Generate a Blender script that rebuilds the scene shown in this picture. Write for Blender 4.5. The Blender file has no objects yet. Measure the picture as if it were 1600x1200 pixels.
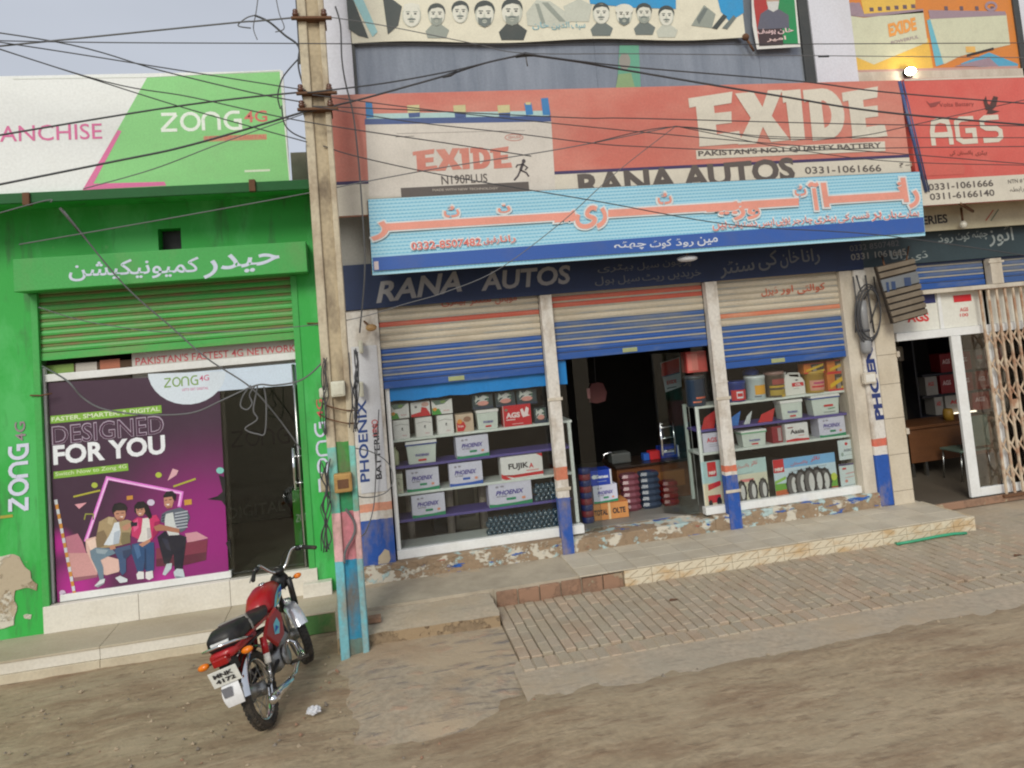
import bpy, bmesh, math, random, unicodedata
from mathutils import Vector, Matrix
random.seed(7)
SC = bpy.context.scene
COL = SC.collection
R = math.radians

# ------------------------------------------------------------------ camera
FPX, CX, CY = 1200.0, 800.0, 418.94          # focal length and optical centre, in photo pixels
YAW, PITCH, ROLL = 0.19811, 0.07508, -0.08744
CAM = Vector((0.0, -8.6, 2.78))
_f = Vector((math.sin(YAW)*math.cos(PITCH), math.cos(YAW)*math.cos(PITCH), math.sin(PITCH)))
_r0 = Vector((math.cos(YAW), -math.sin(YAW), 0)); _u0 = _r0.cross(_f)
_r = math.cos(ROLL)*_r0 + math.sin(ROLL)*_u0
_u = -math.sin(ROLL)*_r0 + math.cos(ROLL)*_u0
cam_d = bpy.data.cameras.new('camera'); cam = bpy.data.objects.new('camera', cam_d); COL.objects.link(cam)
cam.matrix_world = Matrix(((_r.x,_u.x,-_f.x,CAM.x),(_r.y,_u.y,-_f.y,CAM.y),(_r.z,_u.z,-_f.z,CAM.z),(0,0,0,1)))
cam_d.sensor_width = 36; cam_d.lens = FPX/1600*36; cam_d.shift_y = -(600-CY)/1600; cam_d.clip_end = 600; cam_d.clip_start = 0.05
SC.camera = cam

# ------------------------------------------------------------------ sky, sun, exposure
wd = bpy.data.worlds.new('World'); SC.world = wd; wd.use_nodes = True
nt = wd.node_tree; nt.nodes.clear()
sky = nt.nodes.new('ShaderNodeTexSky'); sky.sky_type = 'NISHITA'; sky.sun_disc = False
sky.sun_elevation = R(31); sky.sun_rotation = R(205); sky.dust_density = 3
hs = nt.nodes.new('ShaderNodeHueSaturation'); hs.inputs['Saturation'].default_value = 0.45
mixs = nt.nodes.new('ShaderNodeMix'); mixs.data_type = 'RGBA'; mixs.inputs['Factor'].default_value = 0.86
mixs.inputs['B'].default_value = (4.25, 4.55, 5.15, 1)          # the even grey cloud layer
cn = nt.nodes.new('ShaderNodeTexNoise'); cn.inputs['Scale'].default_value = 1.6; cn.inputs['Detail'].default_value = 4
tc = nt.nodes.new('ShaderNodeTexCoord'); cmap = nt.nodes.new('ShaderNodeMapping'); cmap.inputs['Scale'].default_value = (1, 1, 3); nt.links.new(tc.outputs['Generated'], cmap.inputs[0]); nt.links.new(cmap.outputs[0], cn.inputs['Vector'])
cmr = nt.nodes.new('ShaderNodeMapRange'); cmr.inputs['From Min'].default_value = .3; cmr.inputs['From Max'].default_value = .7; cmr.inputs['To Min'].default_value = .93; cmr.inputs['To Max'].default_value = 1.07; nt.links.new(cn.outputs[0], cmr.inputs['Value'])
cmx = nt.nodes.new('ShaderNodeMix'); cmx.data_type = 'RGBA'; cmx.blend_type = 'MULTIPLY'; cmx.inputs['Factor'].default_value = 1
bg = nt.nodes.new('ShaderNodeBackground'); bg.inputs['Strength'].default_value = 0.1
wo = nt.nodes.new('ShaderNodeOutputWorld')
nt.links.new(sky.outputs[0], hs.inputs['Color']); nt.links.new(hs.outputs[0], mixs.inputs['A'])
nt.links.new(mixs.outputs['Result'], cmx.inputs['A']); nt.links.new(cmr.outputs[0], cmx.inputs['B']); nt.links.new(cmx.outputs['Result'], bg.inputs['Color']); nt.links.new(bg.outputs[0], wo.inputs['Surface'])
sl = bpy.data.lights.new('sun', 'SUN'); sl.energy = 1.5; sl.angle = R(22); sl.color = (1, .98, .87)
so = bpy.data.objects.new('sun', sl); COL.objects.link(so)
so.rotation_euler = (R(59), 0, R(-22))
SC.view_settings.view_transform = 'Standard'; SC.view_settings.look = 'None'
SC.view_settings.exposure = 0.38; SC.view_settings.gamma = 1; SC.cycles.filter_width = 2.1; SC.view_settings.use_curve_mapping = False

# ------------------------------------------------------------------ helpers
def ray(px, py): return _f + _r*((px-CX)/FPX) - _u*((py-CY)/FPX)
def P(px, py, Y=0.0):                       # photo pixel -> point on the vertical plane at depth Y
    d = ray(px, py); t = (Y-CAM.y)/d.y; return CAM + d*t
def G(px, py, Z=0.0):                       # photo pixel -> point on the level plane at height Z
    d = ray(px, py); t = (Z-CAM.z)/d.z; return CAM + d*t

def lin(c):
    c = c/255.0; return c/12.92 if c <= .04045 else ((c+.055)/1.055)**2.4
def L(rgb): return (lin(rgb[0]), lin(rgb[1]), lin(rgb[2]), 1)

MATS = {}
def mat(name, rgb, rough=.6, dirt=.25, drgb=(95, 80, 62), scale=3.0, stretch=(1,1,1), bump=.15, bscale=40, metal=0, lo=.45, hi=.75, fine=.06):
    """painted/plain surface: base colour, grime patches from world-space noise, fine grain, bump"""
    if name in MATS: return MATS[name]
    m = bpy.data.materials.new(name); m.use_nodes = True; n = m.node_tree.nodes; k = m.node_tree.links
    b = n['Principled BSDF']; b.inputs['Roughness'].default_value = rough; b.inputs['Metallic'].default_value = metal
    geo = n.new('ShaderNodeNewGeometry'); mp = n.new('ShaderNodeMapping'); mp.inputs['Scale'].default_value = stretch
    k.new(geo.outputs['Position'], mp.inputs['Vector'])
    no = n.new('ShaderNodeTexNoise'); no.inputs['Scale'].default_value = scale; no.inputs['Detail'].default_value = 6; no.inputs['Roughness'].default_value = .62
    k.new(mp.outputs[0], no.inputs['Vector'])
    mr = n.new('ShaderNodeMapRange'); mr.inputs['From Min'].default_value = lo; mr.inputs['From Max'].default_value = hi
    mr.inputs['To Min'].default_value = 0; mr.inputs['To Max'].default_value = dirt
    k.new(no.outputs[0], mr.inputs['Value'])
    mx = n.new('ShaderNodeMix'); mx.name = 'main_mix'; mx.data_type = 'RGBA'; mx.inputs['A'].default_value = L(rgb); mx.inputs['B'].default_value = L(drgb)
    k.new(mr.outputs[0], mx.inputs['Factor'])
    n2 = n.new('ShaderNodeTexNoise'); n2.inputs['Scale'].default_value = bscale; n2.inputs['Detail'].default_value = 4
    k.new(geo.outputs['Position'], n2.inputs['Vector'])
    m2 = n.new('ShaderNodeMapRange'); m2.inputs['From Min'].default_value = .3; m2.inputs['From Max'].default_value = .7
    m2.inputs['To Min'].default_value = 1-fine; m2.inputs['To Max'].default_value = 1+fine
    k.new(n2.outputs[0], m2.inputs['Value'])
    mu = n.new('ShaderNodeMix'); mu.data_type = 'RGBA'; mu.blend_type = 'MULTIPLY'; mu.inputs['Factor'].default_value = 1
    k.new(mx.outputs['Result'], mu.inputs['A']); k.new(m2.outputs[0], mu.inputs['B'])
    k.new(mu.outputs['Result'], b.inputs['Base Color'])
    if bump:
        bp = n.new('ShaderNodeBump'); bp.inputs['Strength'].default_value = bump; bp.inputs['Distance'].default_value = .01
        k.new(n2.outputs[0], bp.inputs['Height']); k.new(bp.outputs[0], b.inputs['Normal'])
    MATS[name] = m; return m

def ink(*rgb, rough=.5):
    nm = 'ink_%d_%d_%d' % rgb
    return mat(nm, rgb, rough, .14, (120, 108, 92), 4, bump=0, bscale=60, fine=.06)

def wear(name, layers, rough=.7, base=(140,120,100), bump=.3, soft=.03):
    """base colour under patches of paint; layers = [(rgb, noise scale, threshold, offset, stretch)]"""
    if name in MATS: return MATS[name]
    m = bpy.data.materials.new(name); m.use_nodes = True; n = m.node_tree.nodes; k = m.node_tree.links
    b = n['Principled BSDF']; b.inputs['Roughness'].default_value = rough
    geo = n.new('ShaderNodeNewGeometry')
    gr = n.new('ShaderNodeTexNoise'); gr.inputs['Scale'].default_value = 22; gr.inputs['Detail'].default_value = 8
    k.new(geo.outputs['Position'], gr.inputs['Vector'])
    cr = n.new('ShaderNodeMix'); cr.data_type = 'RGBA'
    cr.inputs['A'].default_value = L([c*.78 for c in base]); cr.inputs['B'].default_value = L([min(255, c*1.15) for c in base])
    k.new(gr.outputs[0], cr.inputs['Factor']); cur = cr.outputs['Result']; hgt = gr.outputs[0]
    for (rgb, sc, th, off, st) in layers:
        mp = n.new('ShaderNodeMapping'); mp.inputs['Location'].default_value = (off, off*1.7, off*.6); mp.inputs['Scale'].default_value = st
        k.new(geo.outputs['Position'], mp.inputs['Vector'])
        no = n.new('ShaderNodeTexNoise'); no.inputs['Scale'].default_value = sc; no.inputs['Detail'].default_value = 7; no.inputs['Roughness'].default_value = .6
        k.new(mp.outputs[0], no.inputs['Vector'])
        mr = n.new('ShaderNodeMapRange'); mr.inputs['From Min'].default_value = th; mr.inputs['From Max'].default_value = th+soft
        k.new(no.outputs[0], mr.inputs['Value'])
        mx = n.new('ShaderNodeMix'); mx.data_type = 'RGBA'; mx.inputs['B'].default_value = L(rgb)
        k.new(cur, mx.inputs['A']); k.new(mr.outputs[0], mx.inputs['Factor']); cur = mx.outputs['Result']
        ad = n.new('ShaderNodeMath'); ad.operation = 'ADD'; k.new(hgt, ad.inputs[0]); k.new(mr.outputs[0], ad.inputs[1]); hgt = ad.outputs[0]
    k.new(cur, b.inputs['Base Color'])
    bp = n.new('ShaderNodeBump'); bp.inputs['Strength'].default_value = bump; bp.inputs['Distance'].default_value = .008
    k.new(hgt, bp.inputs['Height']); k.new(bp.outputs[0], b.inputs['Normal'])
    MATS[name] = m; return m

def bands(name, stops, rough=.65, dirt=.3, drgb=(150,130,105), wob=.02):
    """paint bands by height on a post: stops = [(z from, rgb)] going up"""
    if name in MATS: return MATS[name]
    m = mat(name, (200,200,200), rough, min(.85, dirt*1.8), drgb, 6, (1,1,.5), bscale=30, fine=.1, lo=.46, hi=.7)
    n = m.node_tree.nodes; k = m.node_tree.links
    geo = n.new('ShaderNodeNewGeometry'); sp = n.new('ShaderNodeSeparateXYZ'); k.new(geo.outputs['Position'], sp.inputs[0])
    no = n.new('ShaderNodeTexNoise'); no.inputs['Scale'].default_value = 14; k.new(geo.outputs['Position'], no.inputs['Vector'])
    ma = n.new('ShaderNodeMath'); ma.operation = 'MULTIPLY_ADD'; ma.inputs[1].default_value = wob; k.new(no.outputs[0], ma.inputs[0]); k.new(sp.outputs['Z'], ma.inputs[2])
    cur = None
    for z, rgb in stops:
        if cur is None:
            c = n.new('ShaderNodeRGB'); c.outputs[0].default_value = L(rgb); cur = c.outputs[0]; continue
        g = n.new('ShaderNodeMath'); g.operation = 'GREATER_THAN'; g.inputs[1].default_value = z + wob/2; k.new(ma.outputs[0], g.inputs[0])
        x = n.new('ShaderNodeMix'); x.data_type = 'RGBA'; x.inputs['B'].default_value = L(rgb); k.new(cur, x.inputs['A']); k.new(g.outputs[0], x.inputs['Factor']); cur = x.outputs['Result']
    k.new(cur, n['main_mix'].inputs['A'])
    return m

def glass(name, tint=(.9,.95,.95), refl=1.0, rough=.02, haze=0.0):
    if name in MATS: return MATS[name]
    m = bpy.data.materials.new(name); m.use_nodes = True; n = m.node_tree.nodes; k = m.node_tree.links; n.clear()
    o = n.new('ShaderNodeOutputMaterial'); t = n.new('ShaderNodeBsdfTransparent'); t.inputs[0].default_value = (*tint, 1)
    g = n.new('ShaderNodeBsdfGlossy'); g.inputs['Roughness'].default_value = rough; g.inputs[0].default_value = (refl,)*3+(1,)
    fr = n.new('ShaderNodeFresnel'); fr.inputs[0].default_value = 1.45
    mx = n.new('ShaderNodeMixShader'); k.new(fr.outputs[0], mx.inputs[0]); k.new(t.outputs[0], mx.inputs[1]); k.new(g.outputs[0], mx.inputs[2])
    last = mx.outputs[0]
    if haze:
        d = n.new('ShaderNodeBsdfDiffuse'); d.inputs[0].default_value = (.5,.47,.42,1)
        no = n.new('ShaderNodeTexNoise'); no.inputs['Scale'].default_value = 3; no.inputs['Detail'].default_value = 5
        mr = n.new('ShaderNodeMapRange'); mr.inputs['To Max'].default_value = haze; k.new(no.outputs[0], mr.inputs['Value'])
        m3 = n.new('ShaderNodeMixShader'); k.new(mr.outputs[0], m3.inputs[0]); k.new(last, m3.inputs[1]); k.new(d.outputs[0], m3.inputs[2]); last = m3.outputs[0]
    k.new(last, o.inputs[0]); MATS[name] = m; return m

def emit(name, rgb, s):
    if name in MATS: return MATS[name]
    m = bpy.data.materials.new(name); m.use_nodes = True; b = m.node_tree.nodes['Principled BSDF']
    b.inputs['Emission Color'].default_value = L(rgb); b.inputs['Emission Strength'].default_value = s; MATS[name] = m; return m

def tag(o, label=None, cat=None, group=None, kind=None):
    if label: o['label'] = label
    if cat: o['category'] = cat
    if group: o['group'] = group
    if kind: o['kind'] = kind
    return o
def thing(name, loc, label, cat, group=None):
    o = bpy.data.objects.new(name, None); COL.objects.link(o); o.location = loc; o.empty_display_size = .1
    return tag(o, label, cat, group)
def origin(o):
    v = Vector((0,0,0))
    while o is not None: v += o.location; o = o.parent
    return v
def dup(o, loc, label=None, parent=None):
    c = o.copy(); COL.objects.link(c); c.parent = parent
    if parent is None: c.location = loc
    if label: c['label'] = label
    for ch in o.children: dup(ch, None, None, c)
    return c

class MB:
    """collects shapes in world coordinates, links them as one mesh object"""
    def __init__(s): s.v = []; s.f = []; s.m = []; s.sm = []
    def add(s, vs, fs, mi=0, smooth=False):
        b = len(s.v); s.v += [tuple(v) for v in vs]; s.f += [tuple(b+i for i in f) for f in fs]; s.m += [mi]*len(fs); s.sm += [smooth]*len(fs); return s
    def box(s, x0, x1, y0, y1, z0, z1, mi=0):
        x0, x1 = sorted((x0,x1)); y0, y1 = sorted((y0,y1)); z0, z1 = sorted((z0,z1))
        return s.add([(x,y,z) for z in (z0,z1) for y in (y0,y1) for x in (x0,x1)],
            [(0,2,3,1),(4,5,7,6),(0,1,5,4),(2,6,7,3),(0,4,6,2),(1,3,7,5)], mi)
    def prism(s, xz, y0, y1, mi=0):                    # polygon in x,z (any order) extruded along y
        n = len(xz); vs = [(x,y0,z) for x,z in xz]+[(x,y1,z) for x,z in xz]
        a = sum(xz[i][0]*xz[(i+1)%n][1]-xz[(i+1)%n][0]*xz[i][1] for i in range(n))
        fs = [tuple(range(n)), tuple(range(2*n-1, n-1, -1))]+[(i, i+n, (i+1)%n+n, (i+1)%n) for i in range(n)]
        if a < 0: fs = [f[::-1] for f in fs]
        return s.add(vs, fs, mi)
    def obox(s, c, ax, ay, az, mi=0):                  # oriented box: centre and half-axis vectors
        c, ax, ay, az = map(Vector, (c, ax, ay, az))
        return s.add([c+ax*i+ay*j+az*k for k in (-1,1) for j in (-1,1) for i in (-1,1)],
            [(0,2,3,1),(4,5,7,6),(0,1,5,4),(2,6,7,3),(0,4,6,2),(1,3,7,5)], mi)
    def tube(s, pts, r, n=6, mi=0, closed=False, caps=True):
        pts = [Vector(p) for p in pts]; N = len(pts)
        rs = r if isinstance(r, (list, tuple)) else [r]*N
        rings = []; up = None
        for i, p in enumerate(pts):
            a = pts[(i-1)%N] if (closed or i) else p; b = pts[(i+1)%N] if (closed or i < N-1) else p
            t = (b-a)
            if t.length < 1e-9: t = Vector((0,0,1))
            t.normalize()
            if up is None: up = Vector((0,0,1)) if abs(t.z) < .9 else Vector((1,0,0))
            x = up.cross(t)
            if x.length < 1e-4: x = Vector((1,0,0)).cross(t)
            x.normalize(); y = t.cross(x); up = y
            rings.append([p+(x*math.cos(2*math.pi*k/n)+y*math.sin(2*math.pi*k/n))*rs[i] for k in range(n)])
        vs = [v for q in rings for v in q]; fs = []
        for i in range(N if closed else N-1):
            j = (i+1)%N
            for k in range(n): fs.append((i*n+k, i*n+(k+1)%n, j*n+(k+1)%n, j*n+k))
        if caps and not closed: fs.append(tuple(range(n-1,-1,-1))); fs.append(tuple((N-1)*n+k for k in range(n)))
        return s.add(vs, fs, mi, True)
    def lathe(s, prof, c, axis=(0,0,1), n=20, mi=0):   # prof = [(r, h)]
        c = Vector(c); a = Vector(axis).normalized(); x = a.orthogonal().normalized(); y = a.cross(x)
        vs = [c+a*h+(x*math.cos(2*math.pi*k/n)+y*math.sin(2*math.pi*k/n))*r for r, h in prof for k in range(n)]
        fs = [(i*n+k, i*n+(k+1)%n, (i+1)*n+(k+1)%n, (i+1)*n+k) for i in range(len(prof)-1) for k in range(n)]
        fs.append(tuple(range(n-1,-1,-1))); fs.append(tuple((len(prof)-1)*n+k for k in range(n)))
        return s.add(vs, fs, mi, True)
    def sphere(s, c, r, mi=0, n=10, sc=(1,1,1)):
        c = Vector(c); pr = [(math.sin(math.pi*i/n), -math.cos(math.pi*i/n)) for i in range(n+1)]
        vs = [c+Vector((a*math.cos(2*math.pi*k/n)*sc[0], a*math.sin(2*math.pi*k/n)*sc[1], h*sc[2]))*r for a, h in pr for k in range(n)]
        fs = [(i*n+k, i*n+(k+1)%n, (i+1)*n+(k+1)%n, (i+1)*n+k) for i in range(n) for k in range(n)]
        return s.add(vs, fs, mi, True)
    def build(s, name, mats, parent=None, bevel=0, local=False, kind=None, label=None):
        if not isinstance(mats, (list, tuple)): mats = [mats]
        o0 = Vector((0,0,0))
        if parent is not None: o0 = Vector((0,0,0)) if local else origin(parent)
        elif s.v and not local:
            xs, ys, zs = zip(*s.v); o0 = Vector(((min(xs)+max(xs))/2, (min(ys)+max(ys))/2, min(zs)))
        me = bpy.data.meshes.new(name); me.from_pydata([(v[0]-o0.x, v[1]-o0.y, v[2]-o0.z) for v in s.v], [], s.f)
        for m in mats: me.materials.append(m)
        me.polygons.foreach_set('material_index', s.m); me.polygons.foreach_set('use_smooth', s.sm); me.update()
        o = bpy.data.objects.new(name, me); COL.objects.link(o)
        if parent is not None: o.parent = parent
        else: o.location = o0
        if bevel:
            b = o.modifiers.new('bevel', 'BEVEL'); b.width = bevel; b.segments = 2; b.limit_method = 'ANGLE'
        if kind: o['kind'] = kind
        if label: o['label'] = label
        return o

# ---- lettering -------------------------------------------------------------
FORMS = {}
for cp in list(range(0xFB50, 0xFDFF))+list(range(0xFE70, 0xFEFD)):
    d = unicodedata.decomposition(chr(cp)).split()
    if len(d) == 2 and d[0] in ('<isolated>','<final>','<initial>','<medial>'):
        FORMS.setdefault(chr(int(d[1],16)), {})[d[0][1:-1]] = chr(cp)
def shape(w):
    """Urdu/Arabic word -> joined presentation forms in visual order"""
    out = []
    two = lambda c: c in FORMS and 'initial' in FORMS[c] or c == '\u0640'
    joins = lambda c: c in FORMS and 'final' in FORMS[c] or c == '\u0640'
    for i, c in enumerate(w):
        prev = i > 0 and two(w[i-1]) and joins(c); nxt = i < len(w)-1 and two(c) and joins(w[i+1])
        if c in FORMS:
            k = 'medial' if prev and nxt else 'final' if prev else 'initial' if nxt else 'isolated'
            out.append(FORMS[c].get(k, FORMS[c].get('isolated', c)))
        else: out.append(c)
    return ''.join(reversed(out))
TXT = {}; TXTC = {}; NTXT = [0]
def text2d(body, bold=0.0, shear=0.0, space=1.0):
    key = (body, bold, shear, space)
    if key in TXT: return TXT[key]
    if any(0x600 <= ord(c) < 0x700 for c in body): body = shape(body)
    cu = bpy.data.curves.new('t', 'FONT'); cu.body = body; cu.offset = bold; cu.shear = shear; cu.space_character = space; cu.resolution_u = 3
    cu.fill_mode = 'FRONT' if hasattr(cu, 'fill_mode') else cu.fill_mode
    ob = bpy.data.objects.new('t', cu); me = ob.to_mesh()
    vs = [(v.co.x, v.co.y) for v in me.vertices]; fs = [tuple(p.vertices) for p in me.polygons]
    ob.to_mesh_clear(); bpy.data.objects.remove(ob); bpy.data.curves.remove(cu)
    x0 = min(v[0] for v in vs); x1 = max(v[0] for v in vs); y0 = min(v[1] for v in vs); y1 = max(v[1] for v in vs)
    par = list(range(len(vs)))
    def root(i):
        while par[i] != i: par[i] = par[par[i]]; i = par[i]
        return i
    for f in fs:
        for q in f[1:]: par[root(q)] = root(f[0])
    ids = {}; TXTC[key] = [ids.setdefault(root(i), len(ids)) % 5 for i in range(len(vs))]       # letters that touch sit a hair apart
    TXT[key] = ([((x-x0)/(x1-x0), (y-y0)/(y1-y0)) for x, y in vs], fs); return TXT[key]

class Art:
    """flat print on a plane facing -Y; coordinates are photo pixels (fp=None) or 0..1 across a rectangle, v downwards"""
    def __init__(s, Y, rect=None, step=.0012): s.Y = Y; s.rect = rect; s.step = step; s.mb = MB(); s.mats = []
    def mp(s, u, v):
        if s.rect is None: p = P(u, v, s.Y); return (p.x, p.z)
        x0, z0, x1, z1 = s.rect; return (x0+(x1-x0)*u, z1-(z1-z0)*v)
    def mi(s, m):
        if m not in s.mats: s.mats.append(m)
        return s.mats.index(m)
    def raw(s, m, xz, fs, lay, comp=None):
        y = s.Y-.0015-lay*s.step; c = comp or [0]*len(xz)
        s.mb.add([(x, y-c[i]*.00011, z) for i, (x, z) in enumerate(xz)], fs, s.mi(m))
    def poly(s, m, pts, lay=0, world=False):
        xz = pts if world else [s.mp(*p) for p in pts]; n = len(xz)
        a = sum(xz[i][0]*xz[(i+1)%n][1]-xz[(i+1)%n][0]*xz[i][1] for i in range(n))
        s.raw(m, xz, [tuple(range(n)) if a > 0 else tuple(range(n-1,-1,-1))], lay)
    def rect_(s, m, u0, v0, u1, v1, lay=0):
        if s.rect is None:
            a = s.mp(u0, v0); b = s.mp(u1, v1); s.poly(m, [(a[0],a[1]),(b[0],a[1]),(b[0],b[1]),(a[0],b[1])], lay, True)
        else: s.poly(m, [(u0,v0),(u1,v0),(u1,v1),(u0,v1)], lay)
    def ell(s, m, cu, cv, ru, rv, lay=0, n=20, a0=0, a1=360):
        pts = [(cu+ru*math.cos(R(a0+(a1-a0)*i/n)), cv-rv*math.sin(R(a0+(a1-a0)*i/n))) for i in range(n + (0 if a1-a0 == 360 else 1))]
        s.poly(m, pts, lay)
    def stroke(s, m, pts, w, lay=0, closed=False, world=False):   # polyline with width (world metres)
        q = [Vector((*p, 0)) if world else Vector((*s.mp(*p), 0)) for p in pts]; N = len(q)
        vs = []
        for i in range(N):
            a = q[(i-1)%N] if (closed or i) else q[i]; b = q[(i+1)%N] if (closed or i < N-1) else q[i]
            d1 = (q[i]-a); d2 = (b-q[i]); t = (d1.normalized() if d1.length else Vector())+(d2.normalized() if d2.length else Vector())
            if t.length < 1e-6: t = d2 if d2.length else d1
            t.normalize(); nn = Vector((-t.y, t.x, 0)); ref = (d2 if d2.length else d1).normalized(); k = max(.45, t.dot(ref))
            vs += [q[i]+nn*w/2/k, q[i]-nn*w/2/k]
        fs = []
        for i in range(N if closed else N-1):
            j = (i+1)%N; fs.append((2*i, 2*i+1, 2*j+1, 2*j))
        s.raw(m, [(v.x, v.y) for v in vs], fs, lay)
    def ring(s, m, c, ru, rv, w, lay=0, a0=0, a1=360, n=24):
        full = a1-a0 >= 360
        pts = [(c[0]+ru*math.cos(R(a0+(a1-a0)*i/n)), c[1]-rv*math.sin(R(a0+(a1-a0)*i/n))) for i in range(n+(0 if full else 1))]
        s.stroke(m, pts, w, lay, full)
    def text(s, m, body, p0, p1, h, lay=1, bold=0.0, shear=0.0, space=1.0, up=None):
        """baseline from p0 to p1, height h, upright in the plane"""
        vs, fs = text2d(body, bold, shear, space)
        a = Vector((*s.mp(*p0), 0)); b = Vector((*s.mp(*p1), 0)); t = Vector((*s.mp(p0[0], p0[1]-h), 0)); H = (t-a).length
        U = b-a; V = Vector((0, H, 0)) if up is None else Vector((up[0], up[1], 0))*H
        NTXT[0] += 1; s.raw(m, [((a+U*x+V*y).x, (a+U*x+V*y).y) for x, y in vs], fs, lay+.08*(NTXT[0]%4), TXTC[(body, bold, shear, space)])
    def vtext(s, m, body, p0, p1, w, lay=1, bold=0.0):
        """text reading upwards: baseline runs from p0 (bottom) to p1 (top); letters extend w to the left"""
        vs, fs = text2d(body, bold)
        a = Vector((*s.mp(*p0), 0)); b = Vector((*s.mp(*p1), 0)); e = Vector((*s.mp(p0[0]-w, p0[1]), 0)); W = (e-a).length
        U = b-a; V = Vector((-W, 0, 0))
        s.raw(m, [((a+U*x+V*y).x, (a+U*x+V*y).y) for x, y in vs], fs, lay)
    def zlogo(s, m, p0, p1, h, wt, lay=1, vert=False):
        """the four round stroke letters z o n g between p0 and p1"""
        a = Vector((*s.mp(*p0), 0)); b = Vector((*s.mp(*p1), 0))
        if vert: e = Vector((*s.mp(p0[0]-h, p0[1]), 0)); V = Vector((-(e-a).length, 0, 0))
        else: e = Vector((*s.mp(p0[0], p0[1]-h), 0)); V = Vector((0, (e-a).length, 0))
        U = b-a
        def q(pts): return [((a+U*x+V*y).x, (a+U*x+V*y).y) for x, y in pts]
        arc = lambda cx, a0, a1, n=14: [(cx+.11*math.cos(R(a0+(a1-a0)*i/n)), .5+.45*math.sin(R(a0+(a1-a0)*i/n))) for i in range(n+1)]
        w = wt*V.length
        s.stroke(m, q([(.01,.93),(.2,.93)]), w, lay, world=True); s.stroke(m, q([(.2,.9),(.01,.1)]), w, lay+.3, world=True); s.stroke(m, q([(.0,.07),(.2,.07)]), w, lay+.6, world=True)
        s.stroke(m, q(arc(.37, 0, 360)[:-1]), w, lay, True, world=True)
        s.stroke(m, q([(.53,0),(.53,.6)]+[(.63+.1*math.cos(R(t)), .6+.34*math.sin(R(t))) for t in (180,150,120,90,60,30,0)]+[(.73,0)]), w, lay, world=True)
        s.stroke(m, q([(1.0,.93)]+arc(.92, 90, 270)+[(1.0,.06),(1.0,.5),(.92,.5)]), w, lay, world=True)
    def build(s, name, parent, label=None): return s.mb.build(name, s.mats, parent, label=label)

# ------------------------------------------------------------------ common materials
M_white = mat('white_paint', (226,222,214), .55, .35, (150,135,112), 3, bump=.1)
M_alu = mat('white_aluminium', (228,228,226), .35, .2, (160,150,130), 4, bump=0, fine=.04)
M_cream = mat('cream_paint', (206,196,180), .65, .5, (128,108,84), 4, (1,1,.35), lo=.4, hi=.75)
M_conc = mat('concrete', (176,164,145), .85, .5, (110,98,82), 2.5, bump=.5)
M_dark = mat('dark_interior', (58,54,50), .8, .4, (34,30,28), 2)
M_floor = mat('grey_floor', (140,136,130), .6, .4, (96,88,78), 2)
M_black = mat('black_plastic', (24,24,26), .45, .3, (70,64,56), 5, bump=0)
M_steel = mat('brushed_steel', (190,190,188), .25, .15, (110,100,90), 6, metal=1, bump=0)
M_chrome = mat('chrome', (225,226,228), .1, .15, (120,110,100), 8, metal=1, bump=0, fine=.03)
M_cable = mat('black_cable', (64,64,68), .6, .35, (92,86,78), 3, bump=0)
M_cableg = mat('grey_cable', (104,104,106), .6, .35, (76,72,66), 3, bump=0)
M_rust = mat('rusty_metal', (106,72,48), .8, .6, (62,44,34), 7)
# ================================================================== GROUND
def px(x, y, Y=0.0): return P(x, y, Y).x
def pz(x, y, Y=0.0): return P(x, y, Y).z
M_dirt = wear('packed_dirt', [((170,153,127), 1.1, .42, 3, (1,1,1)), ((134,108,84), 2.2, .46, 9, (.5,1.8,1)), ((186,166,138), 6, .52, 17, (.5,1.6,1)), ((116,92,72), 10, .54, 27, (.5,1.4,1)), ((190,172,148), 26, .6, 37, (.6,1.2,1))], .95, (163,144,117), .7, .3)
from mathutils import noise as NZ
def edge_y(x):                                       # ragged line where the road dirt laps over the paving
    return -2.72 + .09*NZ.noise(Vector((x*.8, 3, 0))) + .05*NZ.noise(Vector((x*3.1, 7, 0)))
g = MB(); xs = [-200,-60,-20]+[-9+.09*i for i in range(245)]+[20,60,200]; ys = [-200,-60,-14]+[-8.6+.085*i for i in range(104)]+[6,60,200]
vs = []
for y in ys:
    for x in xs:
        z = -.035
        if -9 < x < 13.1 and -8.7 < y < .3:
            p = Vector((x, y, 0)); z = -.02+.035*NZ.noise(p*.7)+.02*NZ.noise(p*2.3)+.010*NZ.noise(p*7)
            if x > .95 and y > edge_y(x)+.1: z = -.05
            if y <= edge_y(x)+.1: z = z+(.006+.012*NZ.noise(p*5)+.006*NZ.noise(p*13)+.028*max(0,min(1,(edge_y(x)+.03-y)/.22))-z)*max(0, min(1, (x-.1)/1.0))
            if x <= .95 and y > -2.6 and x > -.4: z = min(z, -.004)
        vs.append((x, y, z))
W = len(xs); g.add(vs, [(j*W+i, j*W+i+1, (j+1)*W+i+1, (j+1)*W+i) for j in range(len(ys)-1) for i in range(W-1)], 0, True)
tag(g.build('dirt_ground', M_dirt, local=True), kind='structure')

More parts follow.
